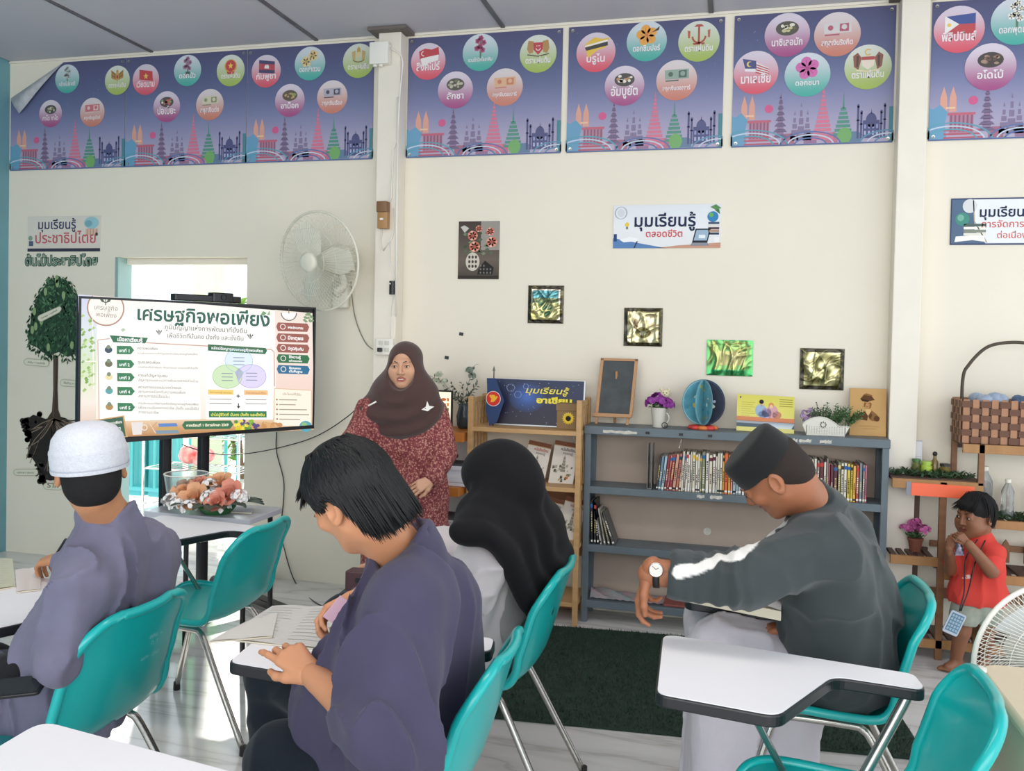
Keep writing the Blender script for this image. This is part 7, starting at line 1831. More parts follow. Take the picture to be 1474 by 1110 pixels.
# ---------------------------------------------------------------- boy in the dark purple T-shirt (middle)
MB_ = person('boy in a loose dark purple T-shirt with shaggy black hair, leafing through papers', (-.78, -2.92, 0))
hc = atd(508, 716, 1.93); M = frame(hc, (-.824, .38, -.43), (-.48, -.12, .86)); N0 = atd(588, 800, 1.99)
hp, hcol_ = head(M, 1.02, neck=N0 + V(-.02, .0, .0), nr=.055, skin='#c98d68')
LS, RS = atd(582, 872, 1.83), atd(634, 862, 2.12); LE = atd(556, 1056, 1.74); LWr = atd(450, 972, 1.93); RE = V(-.95, -2.72, .74); RW = atd(515, 858, 2.2)
PEL = V(-.80, -2.90, .52)
dF = atd(388, 915, 2.0) - LWr
lh, Pl = fingers(LWr, dF, V(-.1, -.6, .8), side=-1, s=.98, curl=(.55, .7, .45), each=[(.25, .3, .2), (.6, .7, .5), (.7, .85, .6), (.85, .95, .6)], thumb='rest', fore=LE, fr=.046)
rh, Pr = fingers(RW, V(-.75, -.2, -.35), V(-.2, .3, .8), side=1, s=.95, curl=(.6, .8, .5), thumb='pinch', fore=RE, fr=.04)
bd = Sdf().chain([PEL, PEL.lerp(N0, .5), N0 - V(0, 0, .03)], [.11, .1, .05], k=.03).mesh(.01)
fo = Sdf().chain([LE, LE.lerp(LWr, .45), LWr], [.044, .041, .028], k=.02).cap(LS, LE, .05, .045).mesh(.006)
np_obj('body', [hp, lh, rh, fo, bd], M_SKIN, MB_, hcol_)
face_bits(M, 1.02, MB_)
fw = V(-.75, .6, 0).normalized(); rt = V(fw.y, -fw.x, 0); HL, HR = PEL - rt * .1, PEL + rt * .1
k_ = Sdf()
for a, b, r0, r1 in ((HL, LS, .13, .088), (HR, RS, .13, .088), (PEL, N0 - V(0, 0, .08), .14, .08), (HL + V(0, 0, .14), LS.lerp(N0, .4) - V(0, 0, .06), .12, .08), (HR + V(0, 0, .14), RS.lerp(N0, .4) - V(0, 0, .06), .12, .08)): k_.cap(a, b, r0, r1, k=.07)
k_.cap(LS, N0 - V(0, 0, .02), .072, .058, k=.04).cap(RS, N0 - V(0, 0, .02), .072, .058, k=.04)
k_.chain([LS, LS.lerp(LE, .5), LE + V(.01, 0, .0), LE + V(.01, 0, -.035)], [.088, .096, .098, .09], k=.035); k_.cutl(LE + V(0, 0, -.04), V(-.45, 0, -1), .12, .006)
k_.cap(LE + V(-.01, 0, .0), LE.lerp(LWr, .5) , .05, .058, k=.004, op=-1)
k_.chain([RS, RS.lerp(RE, .75)], [.085, .09], k=.03)
k_.cap(PEL - fw * .02, PEL + V(0, 0, -.05), .17, .16, k=.04)
nd = (hc - N0).normalized(); k_.cap(N0 - nd * .02, N0 + nd * .012, .071, .067, k=.012); k_.cutl(N0 + nd * .02, nd + V(.1, -.1, .2), .08); k_.cap(N0 - nd * .01, N0 + nd * .1, .057, .055, k=.004, op=-1)
vf = folds(12, .02, (1.5, 1.5, .42), 8.5, amp2=.0025)
BC(k_, -.49, -2.87); k_.cut(V(0, 0, .44), (0, 0, -1)); np_obj('t_shirt', [k_.mesh(.0058, vf)], cloth('dark_purple_jersey', '#47435a', noise=.08, bscale=700), MB_)
# collar rib
ring = []
q1 = nd.orthogonal().normalized(); q2 = nd.cross(q1)
cl = Sdf(); pts = [N0 + nd * .012 + (q1 * math.cos(a) + q2 * math.sin(a)) * .064 for a in [2 * PI * k / 24 for k in range(25)]]
cl.chain(pts, [.0075] * 25, k=.004); np_obj('collar', [cl.mesh(.003)], cloth('dark_purple_rib', '#413e54', bscale=900), MB_)
KL, KR = atd(405, 1098, 1.98), V(-1.25, -2.62, .56)
tr_ = Sdf().chain([HL, KL, KL + V(-.02, .02, -.42)], [.11, .082, .06], k=.03).chain([HR, KR, KR + V(0, 0, -.42)], [.11, .08, .06], k=.03); np_obj('trousers', [tr_.mesh(.0075, folds(5, .006, (1, 1, 1), 10))], cloth('black_navy_trousers', '#1c232c'), MB_)
shoe_pair(MB_, [V(KL.x - .02, KL.y + .02, .045), V(KR.x, KR.y, .045)], (-1, .2, 0), cloth('dark_sock', '#26262a'))
# shaggy hair
hr = Sdf(M); hr.ell((0, .018, .036), (.084, .102, .094)); hr.ell((0, .062, -.015), (.072, .06, .07), k=.03); hr.ell((0, .088, -.06), (.058, .034, .045), k=.03); hr.ell((0, -.05, .06), (.066, .05, .045), k=.03)
hr.ell((0, -.1, -.05), (.07, .075, .082), k=.012, op=-1)
for sx in (-1, 1): hr.ell((sx * .09, .0, -.035), (.036, .05, .055), k=.012, op=-1)
np_obj('hair', [hr.mesh(.0032, lambda P: noise3(P * np.array([60, 60, 60.]), 4) * .0022)], M_HAIR, MB_)
def HZ(y): t = min(1, max(0, (y - .035) / .045)); return .03 - .125 * t * t * (3 - 2 * t)
def st_(rn):
 a = rn.uniform(0, 2 * PI); r = rn.uniform(0, .05); return (r * math.cos(a), .01 + r * math.sin(a), .128)
def en_(rn, a):
 th = math.atan2(a[1] - .01, a[0]) + rn.uniform(-.5, .5); x, y = math.cos(th), math.sin(th)
 if y < -.45: return (x * .07, -.098, .04 + rn.uniform(-.012, .02))
 if y < .05: return (x * .088, y * .09 + .01 + rn.uniform(-.01, .01), .02 + rn.uniform(-.02, .02))
 ye = .02 + y * .1 + rn.uniform(-.006, .012); return (x * .082 + rn.uniform(-.006, .006), ye, HZ(ye) + rn.uniform(-.014, .012))
strands(M, 1.02, 620, 5, MB_, M_HAIR, st_, en_, .0042)['kind'] = 'stuff'
def sb_(rn): a = rn.uniform(-.3, PI + .3); z = rn.uniform(.02, .11); r = math.sqrt(max(0, 1 - ((z - .03) / .1) ** 2)); return (.088 * r * math.cos(a), .014 + .106 * r * math.sin(a), z)
strands(M, 1.02, 520, 6, MB_, M_HAIR, sb_, lambda rn, a: (a[0] * .92 + rn.uniform(-.01, .01), a[1] + .012, min(a[2], HZ(a[1] + .012) + rn.uniform(-.016, .012))), .0042)['kind'] = 'stuff'

# ---------------------------------------------------------------- student in the black headscarf
HG = person('student from behind in a black draped headscarf and white shirt', (-.86, -2.1, 0))
hc = atd(722, 690, 2.8); M = frame(hc, (-.86, .3, -.42), (-.4, 0, .9)); N0 = atd(728, 770, 2.86)
hp, hcol_ = head(M, .97, neck=N0, nr=.048, skin='#c39272')
PEL = V(-.84, -2.08, .52); LS, RS = atd(690, 815, 2.68), atd(775, 808, 2.98); LE = atd(640, 905, 2.62); LW = V(-1.12, -2.12, .74); RE = V(-.98, -1.78, .76); RW = V(-1.15, -1.9, .76)
lh, _ = fingers(LW, (-.9, .3, -.05), (0, 0, 1), side=-1, s=.85, curl=(.3, .5, .3), fore=LE, fr=.03); rh, _ = fingers(RW, (-.9, -.1, -.05), (0, 0, 1), side=1, s=.85, curl=(.3, .5, .3), fore=RE, fr=.03)
bd = Sdf().chain([PEL, N0], [.1, .06]).mesh(.01); np_obj('body', [hp, lh, rh, bd], M_SKIN, HG, hcol_); face_bits(M, .97, HG)
fw = V(-.9, .3, 0).normalized(); rt = V(fw.y, -fw.x, 0); HL, HR = PEL - rt * .09, PEL + rt * .09
k_ = Sdf()
for a, b, r0, r1 in ((HL, LS, .12, .082), (HR, RS, .12, .08), (PEL, N0 - V(0, 0, .06), .13, .08)): k_.cap(a, b, r0, r1, k=.07)
k_.chain([LS, LE, LE.lerp(LW, .85)], [.08, .064, .042], k=.03).chain([RS, RE, RE.lerp(RW, .85)], [.075, .06, .042], k=.03); k_.cap(LS, N0, .06, .06, k=.04).cap(RS, N0, .06, .06, k=.04)
k_.cap(PEL, PEL - V(0, 0, .06), .16, .17, k=.04)
BC(k_, -.50, -2.09); k_.cut(V(0, 0, .44), (0, 0, -1)); np_obj('white_shirt', [k_.mesh(.0068, folds(8, .013, (1.2, 1.2, .9), 8.5, amp2=.003))], cloth('white_shirt_cotton', '#cfc8c8', noise=.06), HG)
sk = Sdf().cap(HL, V(-1.22, -2.2, .56), .12, .1).cap(HR, V(-1.22, -1.98, .56), .12, .1).chain([V(-1.22, -2.09, .52), V(-1.2, -2.09, .08)], [.13, .17], k=.06); np_obj('skirt', [sk.mesh(.01, folds(2, .01, (1.5, 1.5, .3), 8))], cloth('navy_skirt', '#23252f'), HG); shoe_pair(HG, [V(-1.26, -2.15, .045), V(-1.26, -2.0, .045)], (-1, 0, 0), cloth('dark_sock', '#26262a'), .9)
s_ = Sdf(M); s_.sc = .97
s_.ell((0, .014, .032), (.09, .108, .1)).ell((0, -.045, .045), (.08, .085, .074), k=.05).ell((0, .06, -.04), (.086, .08, .1), k=.06).ell((0, -.02, -.07), (.076, .07, .08), k=.05)
s_.ell((0, -.112, -.03), (.052, .06, .088), k=.012, op=-1)
hj = Sdf(); hj.p = s_.p
up_ = V(0, 0, 1)
bk = atd(778, 720, 2.86)
hj.p = s_.p[:4]
hem = [(664, 766, 2.60, .022), (695, 772, 2.58, .024), (728, 790, 2.62, .024), (746, 826, 2.67, .022), (766, 874, 2.73, .018), (784, 866, 2.8, .022), (804, 842, 2.86, .024), (812, 806, 2.93, .03), (790, 775, 3.0, .045), (765, 770, 3.02, .05)]
mid = [atd(688, 742, 2.74), atd(704, 738, 2.72), atd(735, 745, 2.74), atd(750, 755, 2.76), atd(760, 765, 2.79), atd(770, 765, 2.82), atd(778, 760, 2.86), atd(778, 750, 2.9), atd(765, 745, 2.92), atd(750, 745, 2.94)]
HS = spline([tuple(atd(x, y, d)) for x, y, d, r in hem], 4); MS = spline([tuple(q) for q in mid], 4); hs = hc + V(.02, 0, -.02)
for i, (q, h_) in enumerate(zip(MS, HS)):
 r = .03 + .004 * math.sin(i * 1.1) + (.02 if i > 30 else 0)
 hj.chain([q, h_], [.062, r], k=.018)
 if i % 3 == 0: hj.cap(hs, q, .085, .062, k=.03)
for a, b in zip(HS, HS[1:]): hj.cap(a, b, .028, .028, k=.02)
for a, b in zip(MS, MS[1:]): hj.cap(a, b, .06, .06, k=.02)
hj.p.append(s_.p[4])
Mi_h = None
def hfold(P):
 c = A3(hc); d = P - c; a = np.arctan2(d[:, 1], d[:, 0]); r = np.sqrt((d ** 2).sum(1)); w_ = np.clip((c[2] + .02 - P[:, 2]) / .12, 0, 1)
 return w_ * (.006 * np.sin(a * 9 + 14 * d[:, 2] + 3 * noise3(P * 7, 2)) + .004 * noise3(P * np.array([12, 12, 5.]), 6))
BC(hj, -.495, -2.09, .28); o = np_obj('headscarf', [hj.mesh(.0058, hfold)], cloth('black_scarf_cloth', '#151417', bscale=900, noise=.15, sheen=.04), HG)

# ---------------------------------------------------------------- boy in the black cap and striped jacket (right)
RB = person('boy in a black velvet cap and dark jacket with white sleeve stripe, leaning forward', (.25, -1.98, 0))
hc = atd(1113, 684, 2.5); M = frame(hc, (-.737, .247, -.65), (-.668, -.172, .72)); N0 = atd(1168, 728, 2.58)
hp, hcol_ = head(M, 1.0, neck=N0, nr=.062, skin='#a3694a', lip='#8c4f42')
LS, RS = atd(1172, 790, 2.4), atd(1195, 770, 2.76); LE = atd(1072, 834, 2.3); LWr = atd(934, 826, 2.35); RE = atd(1160, 870, 2.78); RW = atd(1150, 905, 2.62)
PEL = V(.33, -1.97, .56)
dn = atd(922, 880, 2.33) - LWr
lh, Pl = fingers(LWr, V(-.28, .25, -.9), V(-.9, .1, .35), side=-1, s=.92, each=[(.35, .6, .5), (.8, .8, .5), (.7, .8, .5), (.9, 1.0, .7)], thumb='rest', fore=LE, fr=.038)
rh, _ = fingers(RW, (-.9, .1, -.1), (0, 0, 1), side=1, s=.95, fore=RE, fr=.04)
fo = Sdf().chain([LE, LE.lerp(LWr, .5), LWr], [.042, .038, .031], k=.02).mesh(.006)
bd = Sdf().chain([PEL, PEL.lerp(N0, .5), N0 - V(0, 0, .03)], [.12, .12, .06], k=.03).mesh(.01)
np_obj('body', [hp, lh, rh, fo, bd], M_SKIN, RB, hcol_); face_bits(M, 1.0, RB)
k_ = Sdf(); HLf, HRf = PEL + V(0, -.1, 0), PEL + V(0, .1, 0)
for a, b, r0, r1 in ((HLf, LS + V(.03, 0, 0), .16, .1), (HRf, RS + V(.03, 0, 0), .16, .1), (PEL, N0 - V(-.02, 0, .1), .17, .1), (PEL + V(-.05, 0, .14), N0 + V(-.06, 0, -.16), .14, .09), (PEL + V(.03, 0, .17), N0 + V(.06, 0, -.16), .14, .1)): k_.cap(a, b, r0, r1, k=.08)
k_.cap(LS, N0 - V(0, 0, .03), .08, .066, k=.04).cap(RS, N0 - V(0, 0, .03), .08, .066, k=.04)
SW = LE.lerp(LWr, .66)
k_.chain([LS, LE + V(0, 0, -.0), SW], [.092, .072, .062], k=.03)
k_.chain([RS, RE, RE.lerp(RW, .7)], [.09, .075, .055], k=.035)
nd = (hc - N0).normalized(); k_.cap(N0 - nd * .03, N0 + nd * .05 + V(.012, 0, 0), .08, .072, k=.012); k_.cut(N0 + nd * .035 , nd * .8 + V(-.5, 0, .3), .004) if False else None
k_.cap(N0 + nd * .03, N0 + nd * .13, .062, .066, k=.004, op=-1)
STR = [(1166, 706), (1158, 714), (1150, 722), (1139, 732), (1128, 742), (1116, 752), (1104, 762), (1092, 770), (1082, 776), (1073, 783), (1064, 790), (1054, 794), (1044, 797), (1030, 794), (1015, 806), (996, 812), (972, 818)]
def jcol(V_):
 """white piping: the seam runs over the surface points nearest to these places on the sleeve"""
 R_ = V_ - CAM; dp = R_ @ CW; px = PPX + FPX * (R_ @ CR) / dp; py = PPY + FPX * (R_ @ CD) / dp; S3 = []
 for x, y in STR:
  e = (px - x) ** 2 + (py - y) ** 2; m_ = e < 60
  if m_.sum(): k = np.nonzero(m_)[0]; S3.append(V_[k[np.argmin(dp[k])]])
 c = np.tile(hcol('#3d4344'), (len(V_), 1)); d = np.full(len(V_), 9.0)
 for a, b in zip(S3, S3[1:]):
  ba = b - a; t = np.clip(((V_ - a) @ ba) / max(1e-9, ba @ ba), 0, 1); d = np.minimum(d, np.linalg.norm(V_ - a - t[:, None] * ba, axis=1))
 w_ = np.clip((.019 - d) / .003, 0, 1)[:, None]; c = c * (1 - w_) + hcol('#e4e2dc') * w_
 dn_ = np.linalg.norm(V_ - A3(N0 + nd * .03), axis=1); w2 = np.clip((.088 - dn_) / .004, 0, 1)[:, None]; return c * (1 - w2) + hcol('#1d2124') * w2
def jfold(P):
 f = folds(21, .012, (1.2, 1.2, 1.0), 7.5, amp2=.003)(P)
 a, b = A3(LE), A3(SW); ba = b - a; t = ((P - a) @ ba) / (ba @ ba); w_ = np.clip((t + .25) * 2, 0, 1) * np.clip(1.15 - t, 0, 1)
 return f + w_ * .007 * np.sin(t * 26 + noise3(P * 14, 9) * 2.5)
k_.p = [q for q in k_.p if q[0] != 'pl']
ce = SW + (SW - LE).normalized() * .03; k_.box(ce + (SW - LE).normalized() * .06, (.06, .12, .12), (SW - LE).to_track_quat('X', 'Z').to_matrix(), .002, .003, -1); k_.cap(SW - (SW - LE).normalized() * .03, ce, .044, .05, k=.003, op=-1)
BC(k_, .58, -2.0); np_obj('jacket', [k_.mesh(.0062, jfold)], mat('dark_jacket_fleece', '#ffffff', .85, attr='Col', bump=.25, bscale=600, sheen=.15, spec=.2), RB, jcol)
# hair below the cap, faded
hr = Sdf(M); hr.ell((0, .016, .032), (.077, .097, .088)); hr.ell((0, .06, -.03), (.06, .05, .05), k=.03); hr.cut((0, -.02, 0), (0, -1, .2)); hr.cut((0, 0, -.082), (0, .1, -1)); hr.ell((.08, -.005, -.03), (.03, .032, .06), k=.01, op=-1); hr.ell((-.08, -.005, -.03), (.03, .032, .06), k=.01, op=-1)
np_obj('hair', [hr.mesh(.003)], mat('faded_black_hair', '#2c211c', .9, bump=.8, bscale=500), RB)
sgk = capmesh(M, 1.0, RB, [(.084, -.0), (.0855, .002), (.083, .045), (.079, .074), (.074, .081), (.055, .084), (.03, .085), (0, .085)], 1.2, mat('black_velvet', '#121313', .95, sheen=.1, bump=.2, bscale=900), 'cap', (0, .008, .036), math.radians(8), 60)
sgk['label'] = 'tall black velvet cap'
# white sarong over the lap and shins
KL, KR = V(-.02, -2.1, .585), V(-.04, -1.85, .58)
sg = Sdf(); sg.cap(HLf + V(-.02, 0, -.04), KL, .11, .09, k=.05).cap(HRf + V(-.02, 0, -.04), KR, .11, .09, k=.05).cap((HLf + HRf) / 2, (KL + KR) / 2, .11, .08, k=.05)
FL = V(KL.x + .02, KL.y, .1); FR = V(KR.x, KR.y, .1)
sg.chain([KL, FL], [.088, .1], k=.06).chain([KR, FR], [.088, .1], k=.06).chain([(KL + KR) / 2, (FL + FR) / 2], [.08, .11], k=.07).chain([KL + V(.13, .02, -.05), FL + V(.14, .02, .0)], [.075, .09], k=.1).chain([KL + V(.24, .02, -.06), FL + V(.22, .02, .05)], [.05, .06], k=.1); sg.cut(V(0, 0, .035), (0, 0, -1), .003)
np_obj('white_sarong', [sg.mesh(.0075, folds(31, .010, (1.7, 1.7, .3), 8, amp2=.002))], cloth('white_lilac_cotton', '#cfc9d2', noise=.05), RB)
shoe_pair(RB, [FL + V(.1, 0, -.06), FR + V(.1, 0, -.06)], (-1, 0, 0), cloth('dark_sock', '#26262a'))
# wrist watch
wt = thing('wrist_watch', 'silver watch with a black strap on the wrist of the boy in the striped jacket', 'watch', LWr); bpy.context.view_layer.update()
ax = (LWr - LE).normalized(); wc_ = -ax * .02; u = ax.orthogonal().normalized(); up2 = (V(0, 0, 1) - ax * ax.z).normalized(); sd2 = ax.cross(up2)
rows = []
for q in (-.009, -.0085, .0085, .009):
 rows.append([wc_ + ax * q + (up2 * math.cos(a) + sd2 * math.sin(a)) * (.0335 + (.003 if abs(q) < .0088 else 0)) for a in [2 * PI * k / 32 for k in range(32)]])
MB().grid(rows, closed=True).build('strap', mat('black_leather_strap', '#1a1715', .5), wt, smooth='all')
fc_dir = (up2 * .5 + Vector(-CW) * .9 + Vector(-CR) * .2); fc_dir = (fc_dir - ax * fc_dir.dot(ax)).normalized(); Rw = fc_dir.to_track_quat('Z', 'Y').to_matrix()
MB().lathe([(.019, 0), (.02, .004), (.0185, .008), (.017, .0085)], wc_ + fc_dir * .038, 28, Rw).build('case', M_CHROME, wt, smooth=True); MB().lathe([(.0165, .0086), (0, .0087)], wc_ + fc_dir * .038, 28, Rw, cap=False).build('dial', mat('pale_watch_dial', '#d8d5cc', .25), wt, smooth=True)
mb = MB(); R0 = Rw; c0 = wc_ + fc_dir * .0475
for ang, l_ in ((.6, .009), (2.4, .013)): d_ = R0 @ V(math.cos(ang), math.sin(ang), 0); mb.tube([c0, c0 + d_ * l_], .0006, 4)
mb.build('hands', M_BLACK, wt)

# ---------------------------------------------------------------- teacher
TC = person('woman standing in a brown headscarf and maroon patterned dress, facing the room', (-1.6, -.84, 0))
hc = atd(583, 527, 4.25); M = frame(hc, (.13, -.98, -.04), (-.04, .03, 1)); N0 = atd(585, 572, 4.29)
hp, hcol_ = head(M, .96, neck=N0, nr=.045, smile=1.0, female=True, skin='#c99a7c', lip='#a5564c', h=.0028)
LS, RS = atd(626, 598, 4.3), atd(532, 594, 4.28); LE = atd(641, 652, 4.22); LW = atd(622, 690, 4.12); RE = atd(506, 640, 4.2); RW = atd(520, 672, 4.05)
BX, BY = N0.x, N0.y + .02
lh, _ = fingers(LW, V(-.6, -.4, -.35), V(.2, -.8, .3), side=-1, s=.85, curl=(.5, .6, .4), fore=LE, fr=.032); rh, _ = fingers(RW, V(.4, -.3, -.5), V(-.2, -.8, .3), side=1, s=.85, curl=(.4, .5, .4), fore=RE, fr=.032)
bd = Sdf().chain([V(BX, BY, .9), N0], [.09, .05]).mesh(.01); np_obj('body', [hp, lh, rh, bd], M_SKIN, TC, hcol_); face_bits(M, .96, TC, openmouth=True)
def batik():
 m = mat('maroon_batik', '#8a3a3c', .8); nt = m.node_tree; N = nt.nodes; L = nt.links; b = N['Principled BSDF']
 tc = N.new('ShaderNodeTexCoord'); v1 = N.new('ShaderNodeTexVoronoi'); v1.inputs['Scale'].default_value = 105; L.new(tc.outputs['Object'], v1.inputs['Vector'])
 n1 = N.new('ShaderNodeTexNoise'); n1.inputs['Scale'].default_value = 50; n1.inputs['Detail'].default_value = 4; L.new(tc.outputs['Object'], n1.inputs['Vector'])
 md = N.new('ShaderNodeMath'); md.operation = 'MULTIPLY'; L.new(v1.outputs['Distance'], md.inputs[0]); L.new(n1.outputs[0], md.inputs[1])
 rp = N.new('ShaderNodeValToRGB'); L.new(md.outputs[0], rp.inputs[0]); e = rp.color_ramp.elements
 e[0].position = .1; e[0].color = (*srgb('#b98a78'), 1); e[1].position = .22; e[1].color = (*srgb('#8a4344'), 1); x = e.new(.4); x.color = (*srgb('#6a2a30'), 1)
 L.new(rp.outputs[0], b.inputs['Base Color']); return m
M_BAT = batik()
k_ = Sdf(); WL = [V(BX - .1, BY, 1.0), V(BX + .1, BY, 1.0)]
k_.cap(WL[0], RS, .1, .062, k=.06).cap(WL[1], LS, .1, .062, k=.06).cap(V(BX, BY, 1.0), N0 - V(0, 0, .06), .115, .08, k=.06).cap(LS, N0 - V(0, 0, .02), .055, .05, k=.03).cap(RS, N0 - V(0, 0, .02), .055, .05, k=.03)
k_.chain([LS, LE, LE.lerp(LW, .85)], [.064, .058, .05], k=.025).chain([RS, RE, RE.lerp(RW, .8)], [.064, .058, .05], k=.025)
k_.chain([WL[0], V(BX - .08, BY, .75), V(BX - .11, BY, .1)], [.1, .12, .14], k=.06).chain([WL[1], V(BX + .08, BY, .75), V(BX + .11, BY, .1)], [.1, .12, .14], k=.06); k_.cut(V(0, 0, .03), (0, 0, -1), .003)
np_obj('dress', [k_.mesh(.0075, folds(41, .009, (1.4, 1.4, .35), 9))], M_BAT, TC)
shoe_pair(TC, [V(BX - .09, BY - .05, .04), V(BX + .09, BY - .05, .04)], (0, -1, 0), cloth('dark_sock', '#26262a'), .85)
s_ = Sdf(M); s_.sc = .96
s_.ell((0, .016, .03), (.088, .105, .097)).ell((0, -.02, -.045), (.082, .082, .09), k=.05).ell((0, -.03, -.1), (.07, .07, .06), k=.04)
op_ = Sdf(M); op_.sc = .96; op_.ell((0, -.104, -.018), (.075, .072, .094), k=.008, op=-1)
hj = Sdf(); hj.p = list(s_.p)
hj.cap(hc + V(0, 0, -.1), N0, .075, .085, k=.05).cap(N0 + V(0, 0, -.01), LS + V(.0, 0, -.01), .075, .07, k=.05).cap(N0 + V(0, 0, -.01), RS + V(0, 0, -.01), .075, .07, k=.05)
hj.ell(V(BX, BY - .05, 1.2), (.185, .115, .17), k=.06).ell(V(BX + .01, BY - .06, 1.11), (.13, .1, .12), k=.06)
hj.p += op_.p
def tf(P):
 c = A3(N0); d = P - c; w_ = np.clip((c[2] + .05 - P[:, 2]) / .08, 0, 1)
 r = np.sqrt(d[:, 0] ** 2 * .55 + (d[:, 2] + -.04) ** 2)
 return w_ * (.0085 * np.sin(r * 85 + 3.2 * noise3(P * 5, 3) + d[:, 0] * 14)) + .004 * noise3(P * 11, 8)
o = np_obj('headscarf', [hj.mesh(.0055, tf)], cloth('brown_scarf_cloth', '#4f3a37', bscale=900, sheen=.25), TC)
# brooch and pin on the scarf
def onfront(px, py, d): return atd(px, py, d)
b0 = onfront(616, 586, 4.12); br = thing('brooch', 'small white bird-shaped brooch on the brown headscarf', 'brooch', b0);
dn_ = -Vector(CW); ux = Vector(CR)
def bp(x, z, off=0): return ux * x + V(0, 0, 1) * z + dn_ * off
mb = MB(); o2 = [(-.03, -.012), (-.01, .002), (-.004, .028), (.006, .006), (.03, .002), (.012, -.01), (.0, -.02)]
mb.add([bp(x, z, .0) for x, z in o2] + [bp(x, z, .004) for x, z in o2], [tuple(range(7))[::-1], tuple(range(7, 14))] + [(i, (i + 1) % 7, 7 + (i + 1) % 7, 7 + i) for i in range(7)]); mb.build('bird', M_WHITEP, br); mb = MB(); mb.ball(tuple(bp(-.012, -.006, .004)), .003, 6, 4); mb.build('gem', M_BLACK, br, smooth='all')
pn = thing('scarf_pin', 'short white bar pin on the left edge of the brown headscarf', 'pin', onfront(535, 582, 4.14)); MB().tube([bp(-.017, -.008), bp(.017, .01)], .004, 8).build('bar', M_WHITEP, pn, smooth='all'); MB().ball(tuple(bp(.018, .011)), .005, 8, 6).build('head', M_WHITEP, pn, smooth='all')

# ---------------------------------------------------------------- toddler
TD = person('barefoot toddler in a red T-shirt and pale shorts drinking from a pouch', (1.04, -.42, 0))
hc = atd(1404, 744, 4.05); M = frame(hc, (-.78, -.58, -.02), (0, 0, 1)); N0 = atd(1410, 772, 4.07); s = .88
hp, hcol_ = head(M, s, neck=N0, nr=.05, skin='#8a5c42', lip='#7a4438', child=True, h=.0028)
BX, BY = N0.x, N0.y
LS, RS = atd(1432, 797, 4.0), atd(1388, 796, 4.16); LE = atd(1427, 822, 3.9); LW = atd(1394, 783, 3.86); RE = atd(1368, 820, 4.1); RW = atd(1367, 790, 3.93)
lh, _ = fingers(LW, V(-.55, .1, .55), V(.1, -.9, .2), side=-1, s=.55, curl=(.9, .9, .6), fore=LE, fr=.024, h=.0022); rh, _ = fingers(RW, V(.1, .0, .9), V(-.5, -.8, .1), side=1, s=.55, curl=(.8, .9, .6), fore=RE, fr=.024, h=.0022)
ar = Sdf().chain([LS, LE, LW], [.036, .03, .02], k=.01).chain([RS, RE, RW], [.034, .028, .02], k=.01).mesh(.0045)
F1, F2 = atz(1376, 955, .03), atz(1418, 950, .03)
H1, H2 = V(BX - .045, BY - .02, .36), V(BX + .045, BY + .02, .36)
K1, K2 = H1.lerp(F1, .5) + V(-.005, -.015, 0), H2.lerp(F2, .5) + V(0, -.01, 0)
lg = Sdf().chain([H1, K1, F1 + V(0, 0, .02)], [.055, .038, .026], k=.015).chain([H2, K2, F2 + V(0, 0, .02)], [.055, .038, .026], k=.015)
for F_, dr in ((F1, V(-.75, -.65, 0)), (F2, V(-.5, -.85, 0))):
 dr = dr.normalized(); pr = V(-dr.y, dr.x, 0); lg.cap(F_ - dr * .015, F_ + dr * .055 + V(0, 0, -.01), .026, .022, k=.012)
 for q in range(5): lg.cap(F_ + dr * .055 + pr * (q - 2) * .0105 + V(0, 0, -.014), F_ + dr * (.088 - .005 * q) + pr * (q - 2) * .0115 + V(0, 0, -.018), .0085, .0075 if q else .009, k=.003)
lg.cut(V(0, 0, .0025), (0, 0, -1), .002)
bd = Sdf().chain([V(BX, BY, .4), N0], [.07, .045]).mesh(.008)
np_obj('body', [hp, lh, rh, ar, lg.mesh(.0042), bd], M_SKIN, TD, hcol_); face_bits(M, s, TD)
k_ = Sdf(); k_.cap(V(BX, BY, .42), V(BX, BY, .6), .085, .075, k=.04).cap(V(BX - .03, BY, .39), RS, .08, .045, k=.04).cap(V(BX + .03, BY, .39), LS, .08, .045, k=.04)
k_.chain([LS, LS.lerp(LE, .8)], [.048, .05], k=.015).chain([RS, RS.lerp(RE, .7)], [.045, .046], k=.015); k_.cap(N0, N0 + V(0, 0, -.03), .042, .05, k=.02); k_.cap(V(BX - .04, BY - .01, .36), V(BX + .04, BY + .01, .36), .085, .085, k=.04); k_.cut(V(0, 0, .335), (0, 0, -1), .003)
k_.cap(N0 + V(0, 0, .01), N0 + V(0, 0, .06), .037, .037, k=.003, op=-1)
cf = A3(atd(1390, 866, 3.96)); cl_ = A3(atd(1384, 838, 3.96))
def tcol(V_):
 c = np.tile(hcol('#d5483f'), (len(V_), 1)); front = ((V_ - A3((BX, BY, .5))) @ -CW) > .03
 n = noise3(V_ * 70, 3); d = np.linalg.norm(V_ - cf, axis=1); m1 = front & (d < .045); c[m1 & (n > .1)] = hcol('#2c2a33'); c[m1 & (n < -.25)] = hcol('#d9a24a')
 m2 = front & (np.abs((V_ - cl_)[:, 2] - .15 * (V_ - cl_)[:, 0]) < .008) & (np.abs((V_ - cl_)[:, 0]) < .055) & (noise3(V_ * 150, 5) > -.05); c[m2] = hcol('#e9cfc8'); return c
np_obj('t_shirt', [k_.mesh(.0042, folds(51, .006, (1.3, 1.3, .5), 14))], mat('red_jersey', '#ffffff', .85, attr='Col', bump=.2, bscale=500, spec=.2), TD, tcol)
